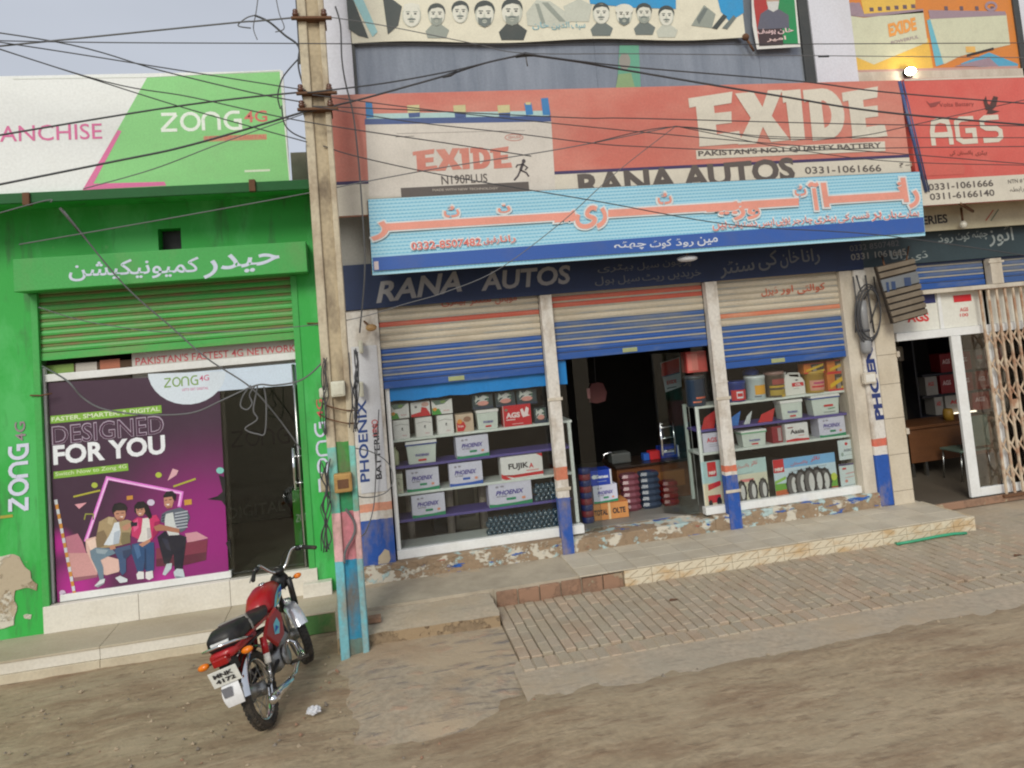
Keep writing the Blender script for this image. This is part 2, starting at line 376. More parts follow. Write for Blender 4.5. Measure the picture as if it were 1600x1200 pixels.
# loose stones and crumbs lying on the dirt: nobody could count them
gm = MB()
for i in range(3600):
    x = random.uniform(-5.2, 8); y = random.uniform(-6.6, -.9)
    if x > -.2 and y > edge_y(x)-.02: continue
    r = random.choice((.004, .006, .008, .012, .018)) * random.uniform(.7, 1.3); z = -.01+.03*NZ.noise(Vector((x,y,0))*.7)
    if x > .9: z = .02
    a = random.uniform(0, 3); c, s = math.cos(a), math.sin(a); h = r*random.uniform(.5,.9)
    v = [(x+dx*r*c-dy*r*s, y+dx*r*s+dy*r*c, z+dz*h) for dx,dy,dz in ((1,0,0),(0,.8,0),(-1.1,0,0),(0,-.9,0),(.1,.1,1.1),(0,0,-.8))]
    gm.add(v, [(0,1,4),(1,2,4),(2,3,4),(3,0,4),(1,0,5),(2,1,5),(3,2,5),(0,3,5)], random.choice((0,0,0,1,1,1,0,2)))
tag(gm.build('gravel', [mat('stone_tan',(168,150,126),.9), mat('stone_grey',(128,118,106),.9), mat('stone_brick',(150,116,94),.9)]), kind='stuff')

# concrete strip edging the pavers
cs = MB(); xs_ = [1.0+.12*i for i in range(95)]
vs = []; 
for x in xs_: vs += [(x, edge_y(x)-.25, .012), (x, -2.5, .017), (x, -2.115, .022)]
cs.add(vs, [(3*i+k, 3*i+3+k, 3*i+4+k, 3*i+1+k) for i in range(len(xs_)-1) for k in (0,1)], 0, True)
M_strip = wear('dusty_concrete', [((171,159,140), 3, .42, 5, (1,1,1)), ((147,136,121), 6, .56, 12, (.5,2,1)), ((180,160,134), 1.6, .45, 33, (1,1,1))], .9, (178,163,143), .5, .25)
tag(cs.build('concrete_strip', M_strip), kind='structure')
# patchy worn bit between the pole and the pavers
pt = MB(); vs = []; N = 26
for j in range(N):
    for i in range(N):
        x = -.5+1.57*i/(N-1); y = -3.1+1.9*j/(N-1); e = min(i, (N-1-i)+max(0,(y+2.5)*14), j)/7.0+.5*NZ.noise(Vector((x,y,3))*2.2)
        vs.append((x, y, -.03+.055*max(0,min(1, e))+.008*NZ.noise(Vector((x,y,0))*4)))
pt.add(vs, [(j*N+i, j*N+i+1, (j+1)*N+i+1, (j+1)*N+i) for j in range(N-1) for i in range(N-1)], 0, True)
M_patch = wear('worn_patch', [((180,160,134), 1.8, .42, 5, (1,1,1)), ((123,116,112), 6, .55, 12, (.5,1.6,1)), ((182,151,127), 5, .56, 33, (1,1.5,1)), ((167,143,117), 1.2, .44, 41, (1,1,1))], .9, (169,154,133), .7, .16)
tag(pt.build('worn_pavement_patch', M_patch), kind='structure')

# brick pavers: one object each for the nearest 300
M_pav = [mat('paver_a',(172,159,138),.9,.8,(168,147,123),2.2,bump=.5,bscale=60,fine=.1), mat('paver_b',(176,161,141),.9,.8,(165,143,118),2.2,bump=.5,bscale=60,fine=.1), mat('paver_c',(168,155,136),.9,.7,(163,141,116),2.2,bump=.5,bscale=60,fine=.1), mat('paver_d',(179,159,137),.9,.8,(161,136,112),2.2,bump=.5,bscale=60,fine=.1)]
bed = MB(); bed.box(1.06, 12.2, -2.12, -.6, -.04, .006); bedo = tag(bed.build('brick_paving', mat('sand_joints',(138,122,100),.95,.4)), kind='structure')
pw, pl = .098, .205
def paver_mesh(m, w=pw, l=pl):
    b = .005; h = .034; a = MB()
    vs = [(-w/2+.004,-l/2+.004,0),(w/2-.004,-l/2+.004,0),(w/2-.004,l/2-.004,0),(-w/2+.004,l/2-.004,0)]
    vs += [(x, y, h-b) for x, y, z in vs]+[(x*(1-2*b/w), y*(1-2*b/l), h) for x, y, z in vs]
    a.add(vs, [(0,1,5,4),(1,2,6,5),(2,3,7,6),(3,0,4,7),(4,5,9,8),(5,6,10,9),(6,7,11,10),(7,4,8,11),(8,9,10,11)])
    me = bpy.data.meshes.new('paver'); me.from_pydata(a.v, [], a.f); me.materials.append(m); return me
PM = [paver_mesh(m) for m in M_pav]; PM2 = [paver_mesh(m, .098, .205) for m in M_pav]
spots = []
for i in range(112):
    x = 1.13+i*(pw+.002); y = -.84 if x < 6.64 else -.62; first = .10 if i%2 else pl
    while y > -2.08:
        ln = min(first, y+2.105); first = pl
        if ln > .04: spots.append((x, y-ln/2, 0, ln/pl))
        y -= ln+.001
for i in range(100): spots.append((1.12+i*.105, -2.215+.012*NZ.noise(Vector((i*.3,0,0))), 1, 1))
spots.sort(key=lambda q: (q[0]-CAM.x)**2+(q[1]-CAM.y)**2)
rest = MB()
for q, (x, y, t, sy) in enumerate(spots):
    tz = random.uniform(-.005, .003)-(.004 if t else 0)+.01*NZ.noise(Vector((x,y,0))*1.3); rz = random.uniform(-.02, .02)
    me = random.choice(PM2 if t else PM)
    if q < 300:
        o = bpy.data.objects.new('paver', me); COL.objects.link(o); o.parent = bedo
        o.location = Vector((x, y, tz+.002))-bedo.location; o.rotation_euler = (random.uniform(-.012,.012), random.uniform(-.012,.012), rz); o.scale = (1, sy, 1)
    else:
        rest.add([(v.co.x+x, v.co.y*sy+y, v.co.z+tz) for v in me.vertices], [tuple(p.vertices) for p in me.polygons], M_pav.index(me.materials[0]))
tag(rest.build('pavers_beyond', M_pav, bedo), kind='stuff')

# raised platform before the shops: marble riser with tiled top, then brick, then concrete
M_tiletop = [mat('pale_tile_a',(196,185,166),.7,.5,(157,140,114),2.5,bump=.2), mat('pale_tile_b',(190,180,162),.7,.5,(151,133,110),2.5,bump=.2)]
pf = MB(); pf.box(1.1, 6.58, -.78, .02, -.05, .186); pf.box(-.45, 1.1, -.76, .02, -.05, .186)
platform = tag(pf.build('raised_platform', M_conc), kind='structure')
for i in range(16):
    for j in range(3):
        x0 = 1.98+i*.305; x1 = min(x0+.30, 6.6)
        if x1-x0 < .05: continue
        y0 = -.835+j*.284; t = MB(); t.box(x0, x1, y0, y0+.280, .1865, .199+random.uniform(0,.003)); t.build('floor_tile', M_tiletop[(i*3+j*5)%2], platform, .003)
M_marb = mat('cream_marble', (212,200,176), .4, .7, (188,150,98), 3.2, (1,1,2.2), .1, lo=.48, hi=.62)
M_vein = mat('marble_vein', (150,128,96), .5, .3)
for i in range(14):
    for j in range(2):
        x0 = 2.45+i*.3; x1 = min(x0+.296, 6.6)
        if x1-x0 < .05: continue
        t = MB(); t.box(x0, x1, -.835, -.782, .02+j*.083, .1-.001+j*.083); t.build('riser_tile', M_marb, platform, .003)
    if x1-x0 > .2:                                   # printed diagonal veins
        A = Art(-.835)
        for q in range(2):
            a = x0+.03+q*.14; A.stroke(M_vein, [(a,.03),(a+.05,.06),(a+.09,.085)], .006, 0, world=True); A.stroke(M_vein, [(a+.02,.115),(a+.06,.14),(a+.12,.17)], .006, 0, world=True)
        A.build('marble_veins', platform)
t = MB(); t.box(6.6, 6.63, -.835, .0, .0, .183); t.build('riser_tile', M_marb, platform, .003)
M_brick = wear('old_brick', [((152,118,96), 4, .5, 5, (1,1,1)), ((166,150,126), 3, .58, 12, (1,1,1))], .95, (140,110,90), .6)
for i in range(6):
    t = MB(); x0 = 1.12+i*.222; t.box(x0, x0+.21, -.80+random.uniform(-.02,.01), -.755, .0, .165+random.uniform(-.012,.012)); t.build('edge_brick', M_brick, platform, .008)
# rough concrete apron with a broken front edge
ap = MB(); nx, ny = 34, 16; top = []
for j in range(ny):
    for i in range(nx):
        u = i/(nx-1); v = j/(ny-1); x = -.42+1.48*u; f = -1.23-.07*u+.03*NZ.noise(Vector((u*9,1,0)))
        if i == nx-1: x += .03*NZ.noise(Vector((v*7,5,0)))
        y = f+(-.02-f)*v; z = .135+.055*v+.010*NZ.noise(Vector((x*5,y*5,2)))-.02*(1-min(1,j/2))
        top.append((x, y, z))
ap.add(top, [(j*nx+i, j*nx+i+1, (j+1)*nx+i+1, (j+1)*nx+i) for j in range(ny-1) for i in range(nx-1)], 0, True)
sk = [top[i] for i in range(nx)]; ap.add(sk+[(x, y-.03+.02*NZ.noise(Vector((x*8,0,0))), -.03) for x,y,z in sk], [(nx+i, nx+i+1, i+1, i) for i in range(nx-1)], 1, True)
sk = [top[j*nx+nx-1] for j in range(ny)]; ap.add(sk+[(x+.03, y, -.03) for x,y,z in sk], [(i, ny+i, ny+i+1, i+1) for i in range(ny-1)][::1], 1, True)
tag(ap.build('concrete_apron', [M_strip, wear('broken_concrete', [((150,128,100), 5, .5, 8, (1,1,1)), ((118,96,74), 9, .6, 2, (1,1,1))], .95, (134,114,90), .9)]), kind='structure')
tag(MB().box(-.14, -.02, -1.09, -1.0, .15, .2).build('loose_brick', M_brick, bevel=.006), 'broken red brick lying by the foot of the painted pole', 'brick')
tag(MB().box(6.56, 12.3, -1.9, .0, -.03, .03).build('shop_forecourt', M_strip, kind='structure'))

# ================================================================== GREEN PHONE SHOP
G1 = (52,150,62); M_green = wear('green_wall_paint', [((48,170,68), .9, .28, 3, (1,1,1)), ((74,182,92), 2.0, .47, 8, (1,1,.4)), ((58,136,66), 5, .56, 15, (1.4,1,.25)), ((136,156,116), 8, .66, 25, (1,1,.8)), ((60,120,62), 1.4, .58, 35, (1,1,.6))], .6, (46,160,64), .25, .12)
M_greenl = mat('green_trim_paint', (62,166,76), .5, .4, (120,140,90), 3, (1,1,.5), lo=.5, hi=.8)
M_plast = wear('crumbled_plaster', [((184,168,144), 4, .45, 3, (1,1,1)), ((206,198,182), 2.3, .5, 21, (1,1,1))], .95, (164,144,118), .8)
gb = thing('shop_building', (-3.4, 0, 0), 'single-storey building painted bright green with its roller shutter half raised', 'building')
xl, xr = px(57,575), -.68; zt = 3.56
w = MB(); w.box(-9, xl, 0, .25, 0, 4.4); w.box(xr, -.402, 0, .25, 0, 4.4)
vx0, vx1, vz0, vz1 = px(247,372), px(283,372), 3.86, pz(265,357)
w.box(xl, vx0, .0, .25, zt, 4.4); w.box(vx1, xr, .0, .25, zt, 4.4); w.box(vx0, vx1, .0, .25, vz1, 4.4); w.box(vx0, vx1, .0, .25, zt, vz0)
w.box(-9, -.42, 4.0, 4.2, 0, 4.4); w.box(-9.2, -9, 0, 4.2, 0, 4.4)
w.build('wall', M_green, gb)
MB().box(vx0, vx1, .2, .24, vz0, vz1).build('vent_recess', M_black, gb)
MB().box(-9, -.42, -.62, 4.2, 4.4, 4.5-.055).build('eave_slab', M_green, gb, .01)
MB().box(-9, -.42, -.65, -.621, 4.345, 4.444).build('eave_fringe', mat('dark_green_paint',(22,92,42),.7,.5,(30,70,36),3), gb, .006)
# inside
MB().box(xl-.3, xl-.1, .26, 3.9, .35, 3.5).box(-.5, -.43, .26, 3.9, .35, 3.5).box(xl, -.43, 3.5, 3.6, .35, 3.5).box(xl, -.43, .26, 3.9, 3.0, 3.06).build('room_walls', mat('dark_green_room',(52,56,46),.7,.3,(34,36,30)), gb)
MB().box(xl, -.43, .05, 3.9, .36, .43).build('room_floor', mat('glossy_floor',(104,100,88),.35,.3,(80,74,62)), gb)
# collapsed plaster lower left (a patch with its own ragged shape, proud of the wall)
def ragged(pix, k=6, amp=.018, seed=1, Y=0):
    q = [P(*p, Y) for p in pix]; out = []
    for i in range(len(q)):
        for j in range(k):
            v = q[i].lerp(q[(i+1)%len(q)], j/k); out.append((v.x+amp*NZ.noise(v*7+Vector((seed,0,0))), v.z+amp*1.4*NZ.noise(v*9+Vector((0,seed,5)))))
    return out
pp = MB(); pp.prism(ragged([(-30,868),(8,868),(34,872),(42,890),(50,905),(60,912),(56,922),(28,918),(25,935),(24,975),(-30,985)], amp=.03), -.012, .0); pp.build('bare_plaster_patch', M_plast, gb, .006)
MB().prism(ragged([(38,962),(44,958),(52,960),(50,966),(40,966)], 4, .02, 4), -.009, .0).build('bare_plaster_patch', M_plast, gb, .004)
# plinth and steps of white marble
M_mwhite = mat('white_marble', (222,216,204), .35, .35, (172,158,132), 1.3, (1,1,3), .05, lo=.45, hi=.75)
M_tread = mat('dusty_tread', (186,174,152), .8, .5, (150,132,106), 2, (.6,1,1))
st = tag(MB().box(-9, -.44, -.60, .0, -.03, .150).build('front_steps', M_conc, gb), None)
for i in range(8):
    a = -9+i*1.07; b = min(a+1.066, -.44)
    if i == 7:
        gx = P(466,967,-.62).x; MB().box(gx, b, -.62, -.600, -.03, .152).build('painted_riser', mat('faded_green_riser',(74,118,62),.8,.7,(136,116,90),5), st, .002, label='faded green painted end of the lower riser'); b2 = gx-.003
    else: b2 = b
    MB().box(a, b2, -.62, -.600, .055, .152).build('riser_slab', M_mwhite, st, .002)
    MB().box(a, b, -.63, -.0, .153, .172).build('tread_slab', M_tread, st, .003)
    MB().box(a, b2, -.635, -.602, -.03, .052).build('kerb_slab', mat('cream_slab',(200,188,164),.6,.4,(150,130,104),2), st, .003)
for i in range(3):
    a = xl-.02+i*(xr-xl+.06)/3; b = a+(xr-xl+.06)/3-.004
    MB().box(a, b, -.03, .06, .173, .43).build('plinth_slab', M_mwhite, gb, .003)
MB().box(px(475,920), -.5, -.14, -.031, .173, .31).build('plinth_slab', M_mwhite, gb, .004)
# roller shutter slats
def slat_mesh(nm, x0, x1, m_face, m_rib, pitch=.085):
    s = MB(); w_ = x1-x0
    pr = [(0,.0),(-.012,.008),(-.016,.030),(-.012,.050),(-.002,.054),(-.002,.060),(-.010,.064),(-.010,.078),(-.002,.0845)]
    for i in range(len(pr)-1):
        (y0,z0),(y1,z1) = pr[i], pr[i+1]
        s.add([(0,y0,z0),(w_,y0,z0),(w_,y1,z1),(0,y1,z1)], [(0,1,2,3)], 1 if i in (0,5,6,7) else 0)
    s.add([(0,.004,0),(w_,.004,0),(w_,.004,.0845),(0,.004,.0845)], [(3,2,1,0)], 0)
    me = bpy.data.meshes.new(nm); me.from_pydata(s.v, [], s.f)
    for m in (m_face, m_rib): me.materials.append(m)
    me.polygons.foreach_set('material_index', s.m); return me
def shutter(parent, x0, x1, z0, z1, Y, face_for, rib, bottom, label=None, pitch=.085):
    r_ = MB().box(x0, x1, Y-.022, Y+.006, z0, z0+.075).build('roller_shutter', bottom, parent, .004, label=label)
    n = int((z1-z0-.075)/pitch)+1; cache = {}
    for i in range(n):
        z = z0+.077+i*pitch
        if z > z1: break
        m = face_for(z)
        if m.name not in cache: cache[m.name] = slat_mesh('slat', x0, x1, m, rib, pitch)
        o = bpy.data.objects.new('slat', cache[m.name]); COL.objects.link(o); o.parent = r_
        o.location = Vector((x0, Y+random.uniform(-.001,.001), z))-origin(r_)
    return r_
M_shg = mat('green_shutter_paint', (70,170,78), .5, .55, (140,130,92), 3.5, (.6,1,2), .15, lo=.42, hi=.75)
M_shgr = mat('worn_green_rib', (92,138,66), .6, .8, (142,112,80), 5, (.8,1,1), lo=.35, hi=.65)
zs = pz(65,564)
shutter(gb, xl+.02, xr-.01, zs, 3.55, .05, lambda z: M_shg, M_shgr, M_shg)
for x in (xl-.03, xr-.045): MB().box(x, x+.065, -.012, .04, .43, 3.53).build('shutter_rail', M_greenl, gb, .004)
for x, z in ((xl-.06, pz(45,618)), (px(480,510), pz(480,505))): MB().tube([(x,-.02,z),(x+.1,-.03,z-.01),(x+.2,-.02,z)], .008).build('shutter_bolt', M_rust, gb)
# shop front frame, glazing and door
yf = .09
MB().box(xl+.03, px(74,780), yf-.03, yf+.03, .43, pz(70,575)).build('frame_post', M_alu, gb, .004)
zh = pz(73,597)
MB().box(px(74,780), xr-.02, yf-.03, yf+.03, zh, zh+.075).build('frame_header', M_alu, gb, .004)
MB().box(px(90,943), px(360,908), yf-.03, yf+.03, .432, .50).build('frame_sill', M_alu, gb, .004)
GL = glass('clear_glass', (.975,.985,.98)); GLD = glass('tinted_glass', (.84,.87,.86)); 
MB().box(px(74,780), px(358,780), yf+.0, yf+.008, .50, zh).build('display_pane', GL, gb)
dl = MB().box(px(352,780), px(474,780), yf+.02, yf+.03, .455, zh-.03).build('glass_door', GLD, gb)
xa, xb = px(475,800)-.02, px(475,800)+.02
MB().tube([(xa,yf-.03,.44),(xa,yf-.03,zh-.05)], .018, 10).build('door_rail', M_steel, dl)
hd = MB(); zc = pz(470,732)
for x in (xa-.055, xa+.07): hd.tube([(x,yf-.07,zc-.22),(x,yf-.07,zc+.22)], .016, 10)
for z in (zc-.15, zc+.13): hd.tube([(xa-.055,yf-.07,z),(xa+.07,yf-.07,z)], .008, 8)
hd.build('door_handle', M_chrome, dl)
# ledge boards behind the header: faded strip with lettering
lb = Art(.16); lb.rect_(ink(196,190,182), 205, 540, 470, 575); lb.rect_(ink(126,160,70), 68, 572, 116, 588); lb.rect_(ink(190,182,172), 118, 568, 152, 584); lb.rect_(ink(176,104,76), 156, 563, 188, 580)
lb.text(ink(196,74,84), "PAKISTAN'S FASTEST 4G NETWORK", (212,571), (462,549), 12, 1, .01)
s_ = thing('lettered_strip', P(300,575,.16), 'faded strip with red lettering tucked above the green shop window', 'sign'); MB().box(px(68,580,.16), px(470,560,.16), .162, .175, pz(200,592,.16), pz(200,562,.16)).build('board', mat('brown_ledge',(84,62,44),.8), s_); lb.build('lettering', s_)

# green sign box over the shutter
sb = thing('sign_box', P(250,440,-.3), 'long green box sign with white Urdu script above the green shutter', 'sign')
a, b = P(19,403,-.3), P(481,427,-.3)
MB().prism([(a.x, 3.535), (b.x, 3.535), (b.x, 3.86), (a.x, 3.86)], -.3, -.002).build('casing', M_greenl, sb, .008)
A = Art(-.3); wv = ink(206,214,232)
A.text(wv, 'حیدر', (318,436), (438,421), 34, 1, .014); A.text(wv, 'کمیونیکیشن', (108,440), (312,432), 32, 1, .014)
A.build('lettering', sb)

# billboard on the roof
zb = thing('billboard', P(200,290,-.6), 'large white and green billboard standing on the roof of the green shop', 'billboard')
x1 = -.614; z0, z1 = 4.447, 5.60
MB().box(-6.4, x1, -.6, -.52, z0, z1).build('panel_box', mat('billboard_white',(226,228,226),.45,.15,(190,186,170),2,bump=0), zb)
A = Art(-.6); bgn = ink(132,204,124); pk = ink(218,104,156)
A.poly(bgn, [(230,121),(437,112),(452,283),(130,297)])
A.stroke(ink(228,232,226), [(20,123),(232,120),(438,110),(453,284)], .012, 2)
A.poly(pk, [(184,203),(190,205),(146,287),(257,284),(260,290),(129,297)], 1)
A.text(pk, 'FR', (-58,229), (-8,225), 27, 1, .006); A.text(pk, 'ANCHISE', (0,222), (160,217), 25, 1, .004)
A.zlogo(ink(232,240,228), (252,206), (376,202), 29, .17)
A.text(ink(214,104,96), '4G', (382,192), (418,190), 18, 1, .012); A.rect_(ink(196,140,104), 318, 213, 417, 218, 1)
A.text(ink(204,110,96), "LET'S GET DIGITAL", (322,219), (416,216), 6, 2, .01); A.rect_(ink(214,228,200), 382, 266, 422, 267.5, 1)
A.build('printed_face', zb)
for x in (-6.0, -4.4, -2.8, -1.2): MB().tube([(x,-.5,5.4),(x,.3,4.46)], .02).build('steel_strut', M_rust, zb)
for x, y in ((44,312),(395,291)):
    p = P(x, y, -.62); MB().box(p.x-.03, p.x+.03, -.68, -.6, p.z-.06, p.z+.06).build('bracket', M_rust, zb, .004)
tag(MB().tube([P(94,325,-.58), P(133,372,-.3)], .014).build('stay_rod', M_cableg), 'thin pale stay rod slanting under the green roof eave', 'rod')

# grey parapet stub seen between the billboard and the pole
tag(MB().box(px(455,260,.3), px(480,260,.3)+.5, .3, .55, 4.0, pz(465,238,.3)).build('parapet_wall', M_conc), 'grey concrete parapet stub between the billboard and the concrete pole', 'wall')

# vertical logo on the left and right of the green shop
for nm, lab, p0, p1, h in (('painted_lettering','white vertical lettering painted on the left green wall', (44,797), (44,695), 30), ('painted_lettering','white and red vertical lettering on the narrow green pillar beside the pole', (516,768), (508,660), 17)):
    A = Art(-.005); A.zlogo(ink(214,216,236), p0, p1, h, .2, 1, True)
    q = (p1[0], p1[1]-7); A.vtext(ink(150,130,140) if p0[0] < 100 else ink(210,90,90), '4G', (q[0]-3,q[1]), (q[0]-5,q[1]-30), h*.55, 1, .01)
    o = A.build(nm, gb)
for ly in (0,): 
    A = Art(-.004); A.rect_(ink(170,160,60), 0, 806, 20, 808); A.build('paint_line', gb)

# poster on the display pane
ps = thing('window_poster', P(220,940,yf), 'large purple advertising poster with three seated young people on the shop window', 'poster')
A = Art(yf-.004, step=.0008); bgp = [ink(74,38,66), ink(96,36,84), ink(146,34,120), ink(186,36,148)]
def glowprint(name, c_in, c_out, ctr, r0, r1, second=None):
    m = mat(name, c_out, .45, .08, (110,90,110), 3, bump=0, fine=.02); n = m.node_tree.nodes; k = m.node_tree.links
    g_ = n.new('ShaderNodeNewGeometry'); cur = None
    for (c_, ra, rb, col) in [(ctr, r0, r1, c_in)]+(second or []):
        d_ = n.new('ShaderNodeVectorMath'); d_.operation = 'DISTANCE'; d_.inputs[1].default_value = c_; k.new(g_.outputs['Position'], d_.inputs[0])
        r_ = n.new('ShaderNodeMapRange'); r_.interpolation_type = 'SMOOTHSTEP'; r_.inputs['From Min'].default_value = ra; r_.inputs['From Max'].default_value = rb; r_.inputs['To Min'].default_value = 1; r_.inputs['To Max'].default_value = 0; k.new(d_.outputs['Value'], r_.inputs['Value'])
        x_ = n.new('ShaderNodeMix'); x_.data_type = 'RGBA'; x_.inputs['A'].default_value = L(c_out); x_.inputs['B'].default_value = L(col)
        if cur: k.new(cur, x_.inputs['A'])
        k.new(r_.outputs[0], x_.inputs['Factor']); cur = x_.outputs['Result']
    k.new(cur, n['main_mix'].inputs['A']); return m
pm = glowprint('purple_poster_print', (152,32,122), (66,40,60), P(325,835,yf), .08, 1.25, [(P(120,915,yf), .02, .42, (180,40,142)), (P(258,905,yf), .01, .22, (180,44,142)), (P(90,850,yf), .02, .2, (180,36,140))])
A.poly(pm, [(75,598),(342,584),(358,908),(90,944)])
A.poly(ink(214,224,234), [(232+0,584)]+[(292-61*math.cos(R(t)), 585-5*(1)+0+ (52*math.sin(R(t)))) for t in range(0,181,12)], 4)
A.poly(ink(206,220,236), [(292,582),(473,566),(478,600),(342,611),(300,622)], 3)
A.zlogo(ink(126,160,80), (257,606), (309,601), 15, .14, 5); A.text(ink(206,90,130), '4G', (312,596), (327,594), 9, 5, .008); A.text(ink(206,110,150), "LET'S GET DIGITAL", (285,611), (326,608), 4, 5, .01)
gn = ink(132,182,60)
A.poly(gn, [(79,650),(252,633),(253,645),(79,662)], 4); A.text(ink(222,236,196), 'FASTER, SMARTER, & DIGITAL', (81,660), (250,643), 8, 5, .02)
for dx, m_ in ((0, ink(170,150,170)), (.0, None)):
    pass
vs, fs = text2d('DESIGNED', .012); # outlined word: light letters with darker, thinner letters on top
A.text(ink(176,160,178), 'DESIGNED', (82,696), (257,677), 30, 5, .022); A.text(bgp[0], 'DESIGNED', (83.5,695), (255.5,676.5), 27.5, 6, -.004)
A.text(ink(236,238,242), 'FOR YOU', (84,727), (259,709), 31, 5, .035)
A.poly(gn, [(84,737),(200,724),(201,735),(84,748)], 4); A.text(ink(214,232,180), 'Switch Now to Zong 4G', (87,746), (198,733), 8, 5, .01)
nk = ink(228,120,214); A.stroke(nk, [(134,846),(168,747),(284,770),(280,792)], .035, 4); A.stroke(ink(244,196,238), [(136,842),(168.5,748),(283,770.5),(279.5,790)], .014, 5)
skin = ink(190,136,112); hair = ink(24,18,22)
def cp(pts): return [(90+x/5.517, 730+y/5.517) for x, y in pts]
def Q(c, lay, *pts): A.poly(ink(*c) if isinstance(c, tuple) else c, cp(pts), lay)
Q((188,116,136), 4, (70,600),(175,570),(215,640),(250,740),(90,745)); Q((206,152,150), 4.3, (90,740),(280,738),(345,830),(345,925),(140,950),(100,850)); Q((222,184,172), 4.6, (240,620),(330,596),(405,760),(560,800),(530,900),(420,930),(335,900),(250,720)); Q((150,96,106), 4.7, (140,950),(345,925),(345,945),(150,985)); Q((236,206,190), 5, (250,640),(320,610),(360,690),(290,720))
Q((206,148,160), 4.3, (1100,570),(1200,555),(1300,610),(1120,652)); Q((128,52,72), 4.6, (850,700),(1100,650),(1295,620),(1280,800),(1090,845),(850,855)); Q((96,36,56), 4.8, (850,790),(1090,760),(1282,730),(1280,800),(1090,845),(850,855))
# left man
Q((168,146,110), 6, (360,470),(440,425),(490,430),(520,470),(600,450),(655,470),(640,520),(625,600),(630,650),(560,670),(460,690),(340,700),(330,620),(345,550)); Q((132,112,84), 6.3, (345,560),(400,540),(430,600),(400,680),(340,700),(330,620)); Q((128,116,84), 6.3, (555,560),(625,560),(630,650),(560,670),(545,640)); Q((190,170,134), 6.4, (440,428),(488,434),(470,500),(430,480))
Q((214,220,226), 6.6, (492,478),(530,470),(545,560),(530,655),(450,672),(400,668),(440,600),(470,540)); Q((176,186,198), 6.8, (490,560),(540,540),(532,655),(480,664)); Q(hair, 7, (475,345),(490,315),(540,302),(585,318),(602,350),(590,390),(480,405),(470,372)); Q(skin, 7.3, (487,392),(510,374),(585,372),(590,410),(574,448),(545,468),(515,452),(495,425)); Q((150,98,80), 7.5, (515,448),(545,440),(572,446),(545,470)); Q((236,226,218), 7.7, (535,424),(568,420),(560,434)); Q((60,36,34), 7.7, (505,398),(530,394),(530,400),(506,404)); Q((60,36,34), 7.7, (550,392),(576,389),(576,395),(551,398)); Q(skin, 7.6, (555,512),(620,478),(645,492),(605,540),(570,545)); Q((20,22,40), 7.8, (630,475),(690,473),(686,505),(636,511)); Q(skin, 7.4, (448,682),(492,668),(504,700),(458,712))
Q((110,132,148), 7, (280,720),(330,690),(470,700),(505,740),(430,770),(372,800),(395,860),(400,960),(365,972),(338,880),(290,780)); Q((150,166,176), 7.2, (330,700),(440,712),(410,748),(340,740)); Q((64,88,124), 7, (490,700),(630,668),(642,740),(592,790),(592,900),(560,932),(538,900),(528,800),(500,740)); Q((44,62,96), 7.2, (560,720),(640,700),(640,740),(590,790),(570,780)); Q((216,222,224), 7.3, (320,1022),(368,970),(412,958),(402,1002),(350,1036)); Q((210,216,220), 7.3, (498,952),(540,933),(604,962),(602,986),(540,997)); Q((150,150,160), 7.5, (325,1024),(400,995),(402,1002),(350,1036))
# woman
Q((200,48,104), 6, (636,470),(690,430),(740,440),(800,420),(852,408),(884,460),(870,560),(822,620),(790,642),(700,622),(640,592)); Q((160,30,84), 6.3, (840,470),(884,460),(870,560),(822,620),(820,560)); Q((224,92,140), 6.3, (650,480),(692,440),(700,520),(660,560))
Q((222,218,212), 6.6, (735,440),(790,434),(800,520),(812,600),(772,642),(690,642),(722,560)); Q((188,182,182), 6.8, (770,520),(800,520),(812,600),(775,620)); Q(hair, 7, (662,335),(690,298),(742,293),(782,328),(818,430),(790,448),(760,402),(700,420),(664,385)); Q(skin, 7.3, (676,352),(742,338),(757,380),(737,416),(702,420),(682,396)); Q((236,226,220), 7.6, (696,398),(726,392),(714,405)); Q((60,34,34), 7.6, (686,368),(704,365),(704,371),(687,374)); Q((60,34,34), 7.6, (718,362),(738,358),(738,364),(719,368)); Q(hair, 7.5, (676,352),(742,334),(748,350),(690,362)); Q(skin, 7.3, (700,664),(792,618),(804,640),(732,686))
Q((46,78,120), 7, (640,662),(700,650),(832,645),(836,740),(832,890),(762,896),(756,770),(742,890),(690,902),(640,745)); Q((74,108,150), 7.2, (655,672),(700,662),(720,760),(690,790)); Q((30,52,88), 7.2, (752,700),(764,700),(768,880),(750,880)); Q((222,220,220), 7.3, (680,922),(700,896),(745,900),(747,960),(690,966)); Q((222,220,220), 7.3, (760,902),(820,890),(827,950),(790,971),(760,956))
